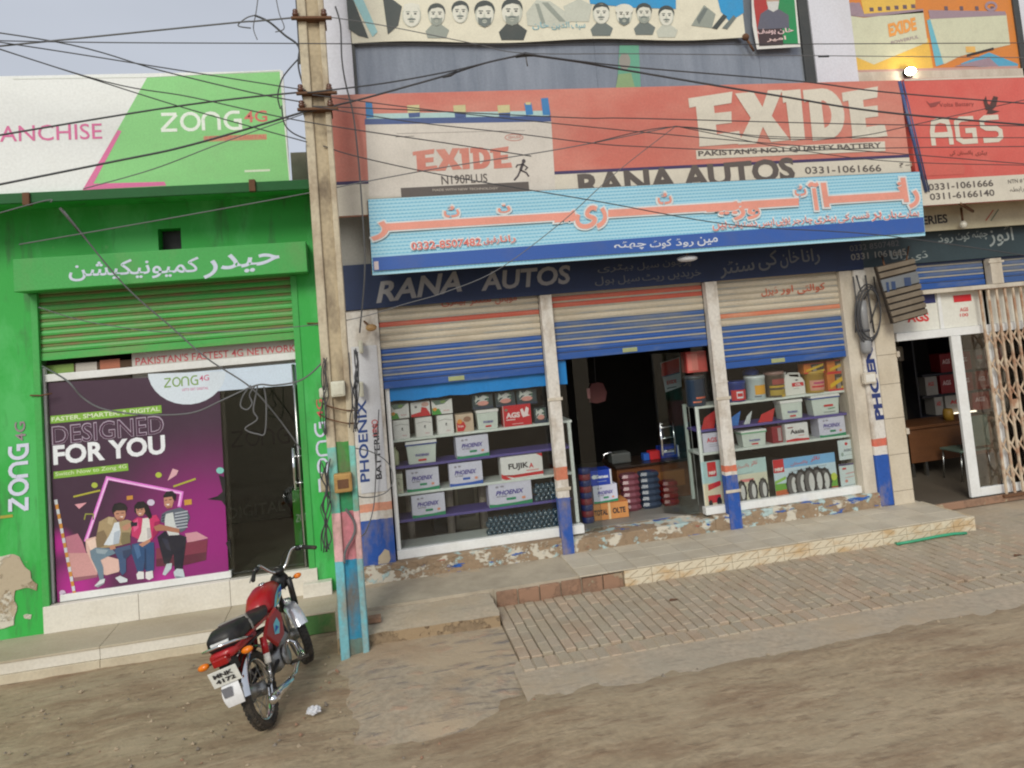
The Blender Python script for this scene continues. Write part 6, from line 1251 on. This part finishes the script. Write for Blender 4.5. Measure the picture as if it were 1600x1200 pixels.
# ================================================================== CONCRETE POLE
pX, pY = -.263, -1.28
pole = thing('utility_pole', (pX, pY, 0), 'tall concrete pole painted blue, pink and green at its foot beside the motorcycle', 'pole')
yz = lambda y: P(555, y, -1.36).z
CB = (194,182,158)
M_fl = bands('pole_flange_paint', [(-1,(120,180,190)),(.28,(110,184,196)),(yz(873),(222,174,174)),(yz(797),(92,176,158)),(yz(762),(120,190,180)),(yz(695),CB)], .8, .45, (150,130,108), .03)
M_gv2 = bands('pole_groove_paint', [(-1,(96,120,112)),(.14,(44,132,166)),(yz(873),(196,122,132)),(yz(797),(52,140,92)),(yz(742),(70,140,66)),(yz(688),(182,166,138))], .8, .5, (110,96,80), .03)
def column(mb, x0, x1, y0, y1, mi=0):
    zs_ = [-.1+.25*i for i in range(32)]; vs = []
    for z in zs_:
        for x, y in ((x0,y0),(x1,y0),(x1,y1),(x0,y1)): p = Vector((x*3,y*3,z*1.4)); vs.append((pX+x*(1-.0*z)+.004*NZ.noise(p), pY+y+.004*NZ.noise(p+Vector((5,5,5))), z))
    fs = [(4*i+k, 4*i+(k+1)%4, 4*i+4+(k+1)%4, 4*i+4+k) for i in range(31) for k in range(4)]+[(3,2,1,0)]
    mb.add(vs, fs, mi)
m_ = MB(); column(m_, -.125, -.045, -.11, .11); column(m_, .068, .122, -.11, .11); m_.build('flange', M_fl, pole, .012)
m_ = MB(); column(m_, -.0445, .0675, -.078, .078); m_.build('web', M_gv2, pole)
# steel bands, brackets and insulators
for y_, lab in ((30,'a'),(147,'b'),(172,'c')):
    z = P(490, y_, -1.4).z; bk = MB().box(pX-.135, pX+.133, pY-.12, pY+.12, z-.02, z+.02).box(pX-.18, pX+.19, pY-.17, pY-.121, z-.012, z+.012).build('clamp_band', M_rust, pole, .004)
    for x in (-.14, .12): MB().lathe([(.016,0),(.03,.015),(.03,.035),(.018,.04),(.026,.055),(.02,.07)], (pX+x, pY-.145, z+.013), n=12).build('insulator', mat('brown_insulator',(92,56,40),.3,.2), bk)
def box_on(lab, x0, y0, x1, y1, m, Y=-1.47, d=.09, cat='box', name='meter_box'):
    a_, b_ = P(x0,y0,Y), P(x1,y1,Y); t = thing(name, ((a_.x+b_.x)/2, Y, b_.z), lab, cat); MB().box(a_.x, b_.x, Y, Y+d, b_.z, a_.z).build('case', m, t, .012); MB().box(a_.x+.014, b_.x-.014, Y-.006, Y-.001, b_.z+.02, a_.z-.02).build('cover', m, t, .004); return t
M_bx = mat('dirty_white_plastic',(206,204,186),.5,.45,(140,122,96),7)
box_on('cream plastic box wired to the front of the concrete pole', 516, 597, 540, 619, M_bx); box_on('smaller white box at the left side of the pole by the cream one', 498, 607, 513, 621, M_bx, Y=-1.42)
rb_ = box_on('rusty yellow junction box on the pole above the pink paint', 521, 742, 551, 768, mat('rusty_yellow_box',(178,140,82),.7,.8,(110,70,44),9), d=.08, name='junction_box'); MB().box(P(527,750,-1.47).x, P(545,760,-1.47).x, -1.484, -1.477, P(527,764,-1.47).z, P(527,750,-1.47).z).build('terminal_plate', M_rust, rb_)
box_on('cream box fixed to the green pillar left of the pole', 500, 742, 515, 768, mat('cream_box',(180,168,140),.6,.5), Y=-.12, d=.1, name='wall_box')
box_on('white electrical box on the white pillar right behind the pole', 560, 532, 568, 552, M_bx, Y=-.14, d=.1, name='wall_box'); box_on('lower white electrical box behind the pole', 560, 597, 569, 620, M_bx, Y=-.14, d=.1, name='wall_box')
lp = thing('bracket_lamp', P(578,511,-.15), 'small rusty yellowish lamp on the white pillar near the first shutter', 'lamp'); MB().sphere(P(580,512,-.17), .05, sc=(1.2,1,.8)).build('lamp_head', mat('aged_lamp',(190,150,100),.4,.5), lp); MB().tube([P(580,512,-.17), P(569,502,-.02)], .012).build('arm', M_rust, lp)

# ================================================================== CABLES
def smooth(pts, k=8):
    if len(pts) < 3: return pts
    out = []; n = len(pts)
    for i in range(n-1):
        a_, b_, c_, d_ = pts[max(0,i-1)], pts[i], pts[i+1], pts[min(n-1,i+2)]
        for j in range(k):
            t = j/k; out.append(.5*((2*b_)+(c_-a_)*t+(2*a_-5*b_+4*c_-d_)*t*t+(3*b_-a_-3*c_+d_)*t**3))
    out.append(pts[-1]); return out
def cable(lab, pts, r=.006, Y=-1.42, m=M_cable, name='overhead_cable', group=None):
    q = [P(p[0], p[1], p[2] if len(p) > 2 else Y) for p in pts]
    for e_, f_ in ((0,1),(-1,-2)):                      # run on past the frame edge
        if pts[e_][0] <= 0 or pts[e_][0] >= 1600: q[e_] = q[e_]+(q[e_]-q[f_]).normalized()*1.5
    return tag(MB().tube(smooth(q), r, 6).build(name, m), lab, 'cable', group)
cable('thick grey cable from the top left corner to the pole top bracket', [(0,72),(100,62),(360,36),(400,33),(476,26)], .008, m=M_cableg)
cable('nearly level thin cable crossing the whole picture just under the faces banner', [(0,63),(60,65),(480,68),(800,70),(1000,70),(1600,67)], .005, -1.5)
cable('cable falling from the left edge to the upper pole clamp', [(0,53),(80,64),(250,110),(400,146),(476,160)], .006)
cable('slack cable over the billboard top ending at the upper pole clamp', [(0,66),(60,75),(250,105),(478,141)], .0055, -1.44)
cable('cable crossing the zoned billboard logo to the right side of the pole'.replace('zoned','green'), [(0,75),(130,118),(300,152),(476,190),(700,224),(830,244)], .0055, -1.46)
cable('lowest cable dropping from the left edge behind the pole', [(0,77),(140,122),(300,172),(480,222)], .0055, -1.44)
cable('bold cable rising from the left edge to the upper pole clamp', [(0,212),(250,170),(480,143)], .0085)
cable('boldest cable rising from the lower left across the billboard', [(0,288),(160,256),(300,226),(484,172)], .010)
cable('thin grey cable slanting up over the lower right of the green billboard', [(130,295),(240,264),(350,222),(480,176)], .005, -1.3, M_cableg)
cable('faint grey cable along the green eave to the banner', [(30,382),(260,342),(480,302),(560,286),(690,262),(880,232),(1056,197)], .0055, -1.34, M_cableg)
cable('short grey cable from the left edge over the eave bracket', [(0,333),(45,320),(80,316)], .006, -.8, M_cableg)
cable('heavy twin cable rising from the pole to the middle splice', [(484,174),(560,156),(640,134),(700,117),(760,98),(820,85)], .0095)
cable('heavy cable falling from the middle splice to the right edge', [(820,85),(900,96),(980,110),(1212,149),(1406,178),(1600,194)], .0105)
cable('upper companion cable from the pole clamp to the middle splice', [(480,145),(600,130),(700,112),(760,98),(820,84)], .0075, -1.45)
cable('cable falling from the middle splice just above the heavy one', [(820,84),(980,104),(1250,127),(1406,146),(1600,161)], .0075, -1.45)
cable('thin pale cable from the pole top through the splice to the right edge', [(510,26),(600,40),(740,68),(820,83),(1000,84),(1280,87),(1600,90)], .0045, -1.4, M_cableg)
cable('thin straight cable running level across both red billboards', [(488,166),(600,170),(900,184),(1000,185),(1400,195),(1600,196)], .0055, -1.44)
cable('thin cable from the upper clamp sinking over the red capitals', [(488,148),(700,175),(1000,206),(1250,228),(1430,242),(1600,256)], .005, -1.47)
cable('thin cable sagging under the big cream capitals', [(488,166),(640,190),(800,208),(920,223),(1000,229),(1200,236),(1400,231),(1600,229)], .005, -1.5)
cable('long thin cable crossing the blue banner down to the right edge', [(505,228),(560,245),(700,275),(930,314),(1150,352),(1400,370),(1600,400)], .0055, -1.38)
cable('very long thin cable from the wire peak down across the banner to the pole', [(1056,197),(960,272),(880,345),(780,420),(700,455),(640,473),(520,504),(300,520),(150,505),(60,480)], .0045, -1.3, M_cableg)
cable('thin cable from the wire peak level to the right edge', [(1056,197),(1200,213),(1400,215),(1600,215)], .0045, -1.36)
cable('thin cable from the wire peak sagging to the lower right edge', [(1056,197),(1130,212),(1250,235),(1430,254),(1600,257)], .0045, -1.33)
cable('thin cable rising to the right edge over the red neighbour sign', [(930,222),(1056,198),(1200,216),(1330,214),(1450,190),(1600,156)], .005, -1.4)
p = P(821,85,-1.42); sp2 = thing('cable_splice', p, 'dark taped splice where the heavy cables meet under the banner', 'splice'); MB().tube([p-Vector((.1,0,.02)), p, p+Vector((.1,0,-.01))], [.016,.026,.014], 8).build('tape_wrap', M_cable, sp2); MB().tube([p, p-Vector((-.01,0,.12))], .007).build('loose_end', M_cableg, sp2)
p = P(703,117,-1.42); tag(MB().tube([p-Vector((.07,0,.02)), p, p+Vector((.07,0,.03))], [.012,.02,.012], 8).build('cable_splice', M_cable), 'smaller dark splice on the heavy cable left of the middle one', 'splice')
p = P(1287,88,-1.4); tag(MB().tube([p-Vector((.06,0,0)), p+Vector((.06,0,0))], .012, 8).build('cable_splice', M_cable), 'small splice on the pale cable near the white upstairs pillar', 'splice')
# slack cables hanging before the green shop
cable('thick slack grey cable falling diagonally over the green shutter to the glass door', [(100,330,-.66),(192,443,-.5),(270,513,-.4),(325,561,-.4),(390,604,-.4),(432,650,-.35),(470,702,-.3)], .008, m=M_cableg)
cable('loop of grey cable drooping across the purple poster to the pole', [(66,572,-.3),(105,595),(130,622),(165,640),(230,648),(300,645),(350,624),(400,602),(430,602),(470,594),(500,570),(516,545)], .008, -.8, M_cableg)
cable('tangled loop of grey cable dangling before the glass door', [(392,602),(380,618),(376,634),(386,640),(394,630),(390,616),(402,602),(396,640),(402,655),(384,668),(388,674),(402,678),(414,676),(416,630),(412,604)], .008, -.7, M_cableg)
for i, (pts, r, lab) in enumerate((
    ([(463,-10),(466,40),(470,90),(482,150),(480,230),(486,300)], .014, 'dark cable bundle running down the left edge of the pole top'),
    ([(470,-8),(472,50),(466,100),(476,140)], .009, 'thinner dark cable beside the bundle at the pole top'),
    ([(398,24),(420,34),(445,55),(466,72),(468,100)], .010, 'curved dark cable bending into the pole from the left'),
    ([(398,24),(385,28),(372,40),(392,44)], .006, 'short frayed cable end curling left of the pole top'),
    ([(468,90),(450,110),(440,125),(434,150),(438,170)], .007, 'dark cable sagging behind the right end of the green billboard'),
    ([(440,165),(444,192),(458,208),(486,220)], .007, 'cable tail bending from the billboard corner to the pole'),
    ([(404,-10),(400,20),(396,44),(402,62)], .005, 'wispy cable hanging at the top left of the pole'),
    ([(430,-10),(436,20),(444,44),(430,50)], .005, 'wispy curled cable hanging nearest the pole top'),
    ([(524,10),(532,40),(534,90),(540,130),(552,180),(560,250),(566,330),(570,420),(562,520)], .009, 'grey cable running down right of the pole over the red board edge'))):
    cable(lab, pts, r, -1.36 if i < 8 else -.8, M_cable if i in (0,1,2,4,5) else M_cableg)
random.seed(5)
def tangle(lab, cx_, cy_, w_, h_, Y, n_, r=.006):
    mb = MB()
    for k_ in range(n_):
        x, y = cx_+random.uniform(-w_,w_)*.5, cy_-h_; pts = []
        x1_ = cx_+random.uniform(-w_,w_)*.6
        for j in range(7): pts.append(P(x1_+random.uniform(-w_,w_)*.45, cy_-h_+2*h_*j/6+random.uniform(-4,4), Y-random.uniform(0,.05)))
        mb.tube(smooth(pts, 5), r*random.uniform(.7,1.2), 5)
    return tag(mb.build('cable_tangle', M_cable), lab, 'cables')
tangle('tangle of dark cables strapped round the right side of the pole behind the boxes', 553, 610, 9, 62, -1.42, 7)
tangle('tangle of cables at the left side of the pole near the white boxes', 505, 620, 9, 60, -1.40, 5, .005)
tangle('tangle of dark cables round the painted green part of the pole', 512, 790, 12, 70, -1.42, 6)
for y_, lab in ((635,'upper'),(655,'lower')):
    cable(f'{lab} rusty wire lashed round the pole under the cream box', [(502,y_-6,-1.40),(515,y_,-1.41),(540,y_+6,-1.41),(560,y_+6,-1.36)], .006, m=M_rust)
cable('round loop of black cable hanging right of the painted pole', [(552,700),(580,706),(605,722),(614,745),(608,765),(590,775),(566,777),(552,770)], .0055, -1.1, M_cableg)
cable('thick grey cable curving down the pink part of the pole', [(540,795,-1.41),(553,815,-1.41),(553,835,-1.41),(540,860,-1.41),(538,880,-1.41)], .012, m=M_cableg)
cable('thin cable hanging from the pole to the pillar foot', [(592,640,-.1),(588,720,-.1),(584,790,-.1),(572,830,-.4),(560,840,-1.3)], .007, m=M_cableg)

# ================================================================== MOTORCYCLE
HEAD, LEAN, STEER = R(90-10), R(-17), R(34)
rc = G(424, 1132, .012)
mc = bpy.data.objects.new('motorcycle', None); COL.objects.link(mc); mc.location = (rc.x, rc.y, .012)
mc.rotation_euler = (Matrix.Rotation(HEAD,3,'Z') @ Matrix.Rotation(LEAN,3,'X')).to_euler(); mc.scale = (.94,.94,.94)
tag(mc, 'small red motorcycle with black seat parked leaning beside the painted pole', 'motorcycle')
M_mred = mat('motorcycle_red', (166,20,30), .3, .5, (128,84,66), 6, bump=0, fine=.03); M_rub = mat('tyre_rubber', (38,36,34), .85, .7, (112,98,80), 5, bump=.3, bscale=90)
M_seat = mat('black_vinyl', (26,26,28), .5, .4, (72,64,56), 5, bump=.1); M_alu2 = mat('cast_aluminium', (150,150,148), .4, .4, (90,84,76), 8, metal=.8); M_blkm = mat('black_metal', (22,22,24), .45, .4, (70,62,54), 6); M_orl = mat('amber_lens', (226,120,20), .2, .1, bump=0); M_redl = mat('red_lens', (150,20,20), .2, .1, bump=0)
M_spk = mat('spoke_steel', (150,148,144), .3, .4, (100,86,70), 8, metal=.9, bump=0)
def B(name, mb, m, par=mc, bevel=0, label=None): return mb.build(name, m, par, bevel, local=True, label=label)
def wheel(name, c, steer=0):
    Rw = Matrix.Rotation(steer, 3, 'Z'); tf = lambda v: Vector(c)+Rw @ Vector(v)
    h_ = MB().lathe([(.02,-.07),(.055,-.05),(.055,.05),(.02,.07)], c, Rw @ Vector((0,1,0)), 18); w_ = B(name, h_, M_alu2)
    pr = [(.228,-.022),(.240,-.036),(.258,-.040),(.276,-.030),(.285,-.012),(.287,0),(.285,.012),(.276,.030),(.258,.040),(.240,.036),(.228,.022)]
    def spin(prof, n=40):
        mb = MB(); k_ = len(prof); vs = [tf((r*math.cos(2*math.pi*i/n), y, r*math.sin(2*math.pi*i/n))) for i in range(n) for r, y in prof]
        mb.add(vs, [(i*k_+j, i*k_+j+1, ((i+1)%n)*k_+j+1, ((i+1)%n)*k_+j) for i in range(n) for j in range(k_-1)], 0, True); return mb
    t_ = spin(pr)
    for i in range(44):
        th = 2*math.pi*i/44
        for s_ in (-1, 1): t_.obox(tf((.284*math.cos(th+s_*.03), s_*.017, .284*math.sin(th+s_*.03))), Rw @ Vector((-math.sin(th),0,math.cos(th)))*.012, Rw @ Vector((0,.013,0)), Rw @ Vector((math.cos(th),0,math.sin(th)))*.006)
    B('tyre', t_, M_rub, w_); B('rim', spin([(.226,-.024),(.214,-.022),(.209,-.008),(.209,.008),(.214,.022),(.226,.024),(.226,-.024)]), M_chrome, w_)
    s_ = MB()
    for i in range(36):
        th = 2*math.pi*i/36; d_ = .5*(1 if i%2 else -1)*(1 if i%4 < 2 else .6); y = .045 if i%4 < 2 else -.045
        s_.tube([tf((.05*math.cos(th-d_), y, .05*math.sin(th-d_))), tf((.21*math.cos(th), 0, .21*math.sin(th)))], .0022, 4)
    B('spokes', s_, M_spk, w_); return w_
FA = (1.13, 0, .285)
wheel('rear_wheel', (0,0,.285)); wheel('front_wheel', FA, STEER)
def shell(prof, path, m_n=None):
    """loft: path = [(x, z, halfwidth, height, roundness)] closed super-elliptic sections along x"""
    mb = MB(); n = 20; vs = []
    for (x, z, hw, hh) in path:
        for i in range(n):
            th = 2*math.pi*i/n; c_, s_ = math.cos(th), math.sin(th); e_ = prof
            vs.append((x, hw*math.copysign(abs(c_)**e_, c_), z+hh*math.copysign(abs(s_)**e_, s_)))
    k_ = len(path); mb.add(vs, [(i*n+j, (i+1)*n+j, (i+1)*n+(j+1)%n, i*n+(j+1)%n) for i in range(k_-1) for j in range(n)]+[tuple(range(n)), tuple((k_-1)*n+j for j in range(n-1,-1,-1))], 0, True); return mb
def fender(name, c, r, a0, a1, w_, m, steer=0, par=mc):
    Rw = Matrix.Rotation(steer, 3, 'Z'); mb = MB(); n = 18; vs = []
    for i in range(n+1):
        a_ = R(a0+(a1-a0)*i/n)
        for rr in (r, r-.004):
            for y, dr in ((-w_,-.035),(-w_*.8,-.008),(0,0),(w_*.8,-.008),(w_,-.035)): vs.append(Vector(c)+Rw @ Vector(((rr+dr)*math.cos(a_), y, (rr+dr)*math.sin(a_))))
    fs = []
    for i in range(n):
        for j in range(4): fs.append((i*10+j, i*10+j+1, i*10+11+j, i*10+10+j)); fs.append((i*10+5+j, i*10+15+j, i*10+16+j, i*10+6+j))
    mb.add(vs, fs, 0, True); return B(name, mb, m, par)
fender('rear_fender', (0,0,.285), .335, 55, 165, .062, M_chrome)
fender('front_fender', FA, .330, 25, 160, .064, mat('bright_chrome',(236,238,242),.22,.1,metal=.6,bump=0), STEER)
# frame, swing arm, shocks
f_ = MB(); f_.tube([(.95,0,.80),(.85,0,.62),(.60,0,.56),(.42,0,.60),(.05,0,.66),(-.22,0,.68)], .024, 10)
for s_ in (-1, 1): f_.tube([(.36,s_*.08,.42),(.40,s_*.09,.62),(.05,s_*.10,.66),(-.24,s_*.09,.67)], .013, 8); f_.tube([(.85,0,.62),(.80,s_*.05,.40),(.50,s_*.07,.25)], .014, 8)
B('frame', f_, M_blkm)
sa_ = MB()
for s_ in (-1, 1): sa_.tube([(.42,s_*.07,.34),(.0,s_*.085,.285)], .016, 8); 
B('swing_arm', sa_, M_blkm); sa_ = MB().tube([(.40,.075,.34),(.20,.09,.37),(.0,.095,.33),(-.06,.095,.29)], .028, 8); B('chain_case', sa_, M_blkm)
for s_ in (-1, 1):
    sh_ = B('shock', MB().tube([(.0,s_*.115,.30),(.06,s_*.12,.44)], .014, 8), M_chrome)
    B('shock_cover', MB().tube([(.055,s_*.12,.43),(.08,s_*.12,.50)], .026, 12), M_white, sh_); B('shock_top', MB().tube([(.08,s_*.12,.50),(.12,s_*.12,.62)], .027, 12), M_mred, sh_)
    sp3 = MB(); sp3.tube([(.01+.05*t/60+.03*math.cos(t*.9)*0, s_*.1165+.020*math.cos(t*.9), .32+.0022*t+.0) if False else (.004+.05*t/60+.019*math.sin(t*.9), s_*.1175+.019*math.cos(t*.9), .32+.12*t/60) for t in range(61)], .0035, 5); B('spring', sp3, M_spk, sh_)
# engine
en = B('engine', shell(.55, [(.34,.33,.05,.05),(.37,.33,.10,.09),(.52,.34,.11,.10),(.60,.33,.09,.08),(.63,.33,.05,.05)]), M_alu2)
cy_ = MB().tube([(.60,0,.36),(.76,0,.40)], .055, 12)
for i in range(7): cy_.tube([(.61+.021*i,0,.362+.005*i),(.616+.021*i,0,.364+.005*i)], .08, 14)
B('cylinder_fins', cy_, M_alu2, en); B('engine_cover', MB().lathe([(.085,0),(.08,.02),(.05,.03)], (.45,-.11,.33), (0,-1,0), 20), M_alu2, en)
ex = MB().tube([(.76,-.03,.36),(.80,-.08,.30),(.72,-.12,.20),(.40,-.15,.17),(.2,-.16,.18)], .017, 10); exo = B('exhaust_pipe', ex, M_chrome)
B('silencer', MB().tube([(.30,-.16,.175),(.22,-.165,.185),(-.10,-.175,.23),(-.24,-.18,.25),(-.26,-.18,.253)], [.02,.034,.04,.036,.02], 14), M_chrome, exo)
B('footrest', MB().tube([(.50,-.27,.235),(.50,-.10,.235)], .014).tube([(.50,.27,.235),(.50,.10,.235)], .014), M_rub)
B('kick_lever', MB().tube([(.40,-.13,.33),(.36,-.17,.42),(.34,-.22,.46)], .008), M_chrome); B('brake_pedal', MB().tube([(.48,-.12,.22),(.60,-.15,.21),(.66,-.16,.24)], .008), M_spk)
zst = -.0; B('side_stand', MB().tube([(.48,.10,.24),(.45,.20,.12),(.43,.30,.062)], .011), M_blkm)
# crash guard
(lambda *a_: None)('leg_guard', MB().tube([(.82,-.03,.60),(.82,-.20,.52),(.82,-.26,.40),(.80,-.20,.27),(.74,-.06,.24)], .011, 8).tube([(.82,.03,.60),(.82,.20,.52),(.82,.26,.40),(.80,.20,.27),(.74,.06,.24)], .011, 8), M_chrome)
# bodywork
tk = B('fuel_tank', shell(.72, [(.44,.735,.05,.05),(.48,.745,.095,.085),(.60,.765,.120,.110),(.74,.775,.124,.115),(.86,.775,.108,.098),(.92,.765,.06,.06),(.94,.76,.03,.035)]), M_mred)
B('fuel_cap', MB().lathe([(.03,0),(.03,.012),(.02,.018)], (.76,0,.882), n=16), M_chrome, tk)
def decal(pts, y, m, par):
    for s_ in (-1, 1):
        mb = MB(); mb.add([(x, s_*y(x, z), z) for x, z in pts], [tuple(range(len(pts)))] if s_ < 0 else [tuple(range(len(pts)-1,-1,-1))]); mb.build('decal', m, par, local=True)
ty = lambda x, z: .1245-.9*(z-.77)**2-.25*max(0,.6-x)**1-.1*max(0,x-.82)
cyan, ylw2, whi = ink(120,200,214), ink(206,206,110), ink(222,226,226)
decal([(.56,.70),(.66,.70),(.80,.75),(.86,.81),(.76,.81),(.64,.78)], lambda x, z: ty(x,z)+.004, cyan, tk); decal([(.60,.71),(.68,.72),(.78,.77),(.70,.77)], lambda x, z: ty(x,z)+.006, ylw2, tk); decal([(.66,.73),(.80,.765),(.84,.80),(.74,.79)], lambda x, z: ty(x,z)+.007, blui, tk)
for s_ in (-1, 1):
    sp_ = MB(); pts = [(.14,.62),(.32,.70),(.56,.71),(.64,.62),(.54,.46),(.34,.44)]; sp_.add([(x, s_*(.115), z) for x, z in pts]+[(x*.9+.038, s_*.135, z*.88+.07) for x, z in pts], [tuple(range(6,12)) if s_ > 0 else tuple(range(11,5,-1))]+[((i, (i+1)%6, 6+(i+1)%6, 6+i) if s_ > 0 else (i, 6+i, 6+(i+1)%6, (i+1)%6)) for i in range(6)])
    so_ = B('side_panel', sp_, M_mred, bevel=.008)
    d_ = MB(); d_.add([(x, s_*.1375, z) for x, z in ((.32,.55),(.42,.52),(.50,.58),(.48,.64),(.36,.62))], [tuple(range(5)) if s_ > 0 else tuple(range(4,-1,-1))]); d_.build('decal', cyan, so_, local=True)
    d_ = MB(); d_.add([(x, s_*.139, z) for x, z in ((.33,.56),(.45,.565),(.40,.60))], [tuple(range(3)) if s_ > 0 else (2,1,0)]); d_.build('decal', blui, so_, local=True)
st2 = B('seat', shell(.6, [(-.34,.800,.05,.04),(-.32,.805,.105,.07),(-.20,.810,.128,.080),(.0,.795,.13,.070),(.2,.762,.125,.055),(.38,.738,.115,.045),(.50,.745,.085,.045),(.56,.76,.04,.03)]), M_seat)
B('seat_trim', shell(.6, [(-.33,.742,.04,.02),(-.31,.738,.108,.02),(.0,.730,.134,.018),(.3,.706,.125,.018),(.48,.70,.09,.018)]), M_mred, st2)
B('tail_cowl', shell(.6, [(-.38,.725,.05,.03),(-.36,.725,.10,.035),(-.20,.715,.115,.035),(.05,.69,.115,.03)]), M_mred, st2)
d_ = MB(); d_.add([(-.338,-.07,.80),(-.338,.07,.80),(-.334,.07,.822),(-.334,-.07,.822)], [(0,3,2,1)])
d_.box(-.346,-.338,-.07,.07,.80,.822); B('seat_lettering', d_, whi, st2)
B('seat_strap', MB().box(-.032,.0,-.110,.110,.862,.872).obox((-.016,-.121,.832),(.016,0,0),(0,.004,0),(0,.012,.040)).obox((-.016,.121,.832),(.016,0,0),(0,.004,0),(0,-.012,.040)).box(-.032,.0,-.137,-.131,.745,.80).box(-.032,.0,.131,.137,.745,.80), mat('grey_strap',(150,146,138),.5), st2, .006)
rk2 = MB().tube([(-.05,-.12,.70),(-.25,-.145,.76),(-.38,-.12,.80),(-.41,0,.81),(-.38,.12,.80),(-.25,.145,.76),(-.05,.12,.70)], .010, 8); B('grab_rail', rk2, M_chrome)
tl = B('tail_lamp', MB().box(-.44,-.37,-.06,.06,.675,.735), M_redl, bevel=.012); B('lamp_bracket', MB().box(-.38,-.24,-.045,.045,.58,.72), M_blkm, tl)
for s_ in (-1, 1):
    o = B('turn_signal', MB().tube([(-.33,s_*.06,.69),(-.33,s_*.14,.69)], .008), M_blkm); B('lens', MB().sphere((-.335,s_*.172,.69), .032, sc=(.9,1.45,.8)), M_orl, o)
np_ = B('number_plate', MB().obox((-.435,0,.60), (.012,0,-.045), (0,.105,0), (.003,0,.0008)).obox((-.437,0,.60),(.016,0,-.062),(0,.108,0),(.002,0,.0004)), mat('plate_white',(222,222,216),.4,.2,bump=0), bevel=.002)
pl_ = MB(); vs, fs = text2d('MNK 4172', .03)
for ln, (wd_s, z0_, hh_) in enumerate((('MNK',.608,.034),('4172',.562,.034))):
    vs, fs = text2d(wd_s, .04); pl_.add([(-.448-.0+ (z0_-.60+y*hh_)*-.26+.0, .075-.15*x, z0_+y*hh_) for x, y in vs], fs)
B('plate_characters', pl_, blk_, np_)
mf = MB()
vs = []; 
for i in range(9):
    t = i/8; x = -.405-.02*math.sin(t*3); z = .54-.17*t; hw = .062+.012*math.sin(t*3)
    for y in (-hw, hw): vs.append((x, y, z))
mf.add(vs, [(2*i, 2*i+1, 2*i+3, 2*i+2) for i in range(8)]); mf.add([(v[0]+.006, v[1], v[2]) for v in vs], [(2*i, 2*i+2, 2*i+3, 2*i+1) for i in range(8)]); mfo = B('mud_flap', mf, mat('flap_white',(226,226,228),.4,.2,bump=0))
B('flap_patch', MB().add([(-.436,-.02,.52),(-.436,.062,.52),(-.437,.055,.45),(-.437,-.01,.45)], [(0,3,2,1)]), mat('flap_grey',(110,110,116),.5), mfo)
# fork, lamp, handlebar (turned with the front wheel)
Rs = Matrix.Rotation(STEER, 3, 'Z'); H0 = Vector((.99,0,.80))
def hs_(v): v = Vector(v); v.x -= .06; v.y *= .80; q = Rs @ Vector((v.x-FA[0], v.y, 0)); return Vector((FA[0]+q.x, q.y, v.z))
def ht(pts): return [hs_(p) for p in pts]
fk = MB()
for s_ in (-1, 1): fk.tube(ht([(1.19,s_*.082,.285),(1.02,s_*.075,.78)]), .019, 10)
fko = B('fork', fk, M_chrome); B('fork_shroud', MB().tube(ht([(1.10,-.075,.54),(1.01,-.075,.80)]), .028, 10).tube(ht([(1.10,.075,.54),(1.01,.075,.80)]), .024, 10), M_blkm, fko)
B('headlamp', MB().lathe([(.03,0),(.075,.03),(.085,.09),(.08,.11)], hs_((1.02,0,.80)), Rs @ Vector((1,0,.0)), 20), M_blkm, fko)
B('speedometer', MB().lathe([(.045,0),(.05,.03),(.045,.045)], hs_((1.0,0,.885)), Rs @ Vector((-.3,0,1)), 16), M_blkm, fko)
hb3 = MB().tube(smooth(ht([(.72,-.36,.99),(.84,-.30,1.02),(.93,-.20,1.035),(.97,-.09,.93),(.975,0,.90),(.97,.09,.93),(.93,.20,1.035),(.84,.30,1.02),(.72,.36,.99)]), 6), .0125, 8); hbo = B('handlebar', hb3, M_chrome)
for s_ in (-1, 1):
    B('grip', MB().tube(ht([(.85,s_*.295,1.018),(.70,s_*.37,.985)]), .018, 10), M_rub, hbo); B('lever', MB().tube(ht([(.90,s_*.24,1.02),(.90,s_*.30,1.0),(.80,s_*.385,.965)]), .006, 6), M_spk, hbo)
    B('switch_pod', MB().tube(ht([(.87,s_*.27,1.022),(.90,s_*.235,1.028)]), .024, 10), M_blkm, hbo)
    o = B('turn_signal', MB().tube(ht([(1.02,s_*.09,.78),(1.02,s_*.15,.78)]), .008), M_blkm); B('lens', MB().sphere(hs_((1.02,s_*.18,.78)), .03, sc=(.9,1.3,.8)), M_orl, o)
B('control_cables', MB().tube(smooth(ht([(.90,-.23,1.02),(1.05,-.15,1.02),(1.08,-.05,.90),(1.0,0,.75)]),6), .005, 5).tube(smooth(ht([(.90,.23,1.02),(1.06,.14,1.0),(1.08,.04,.88),(1.0,0,.72)]),6), .005, 5), M_blkm, hbo)
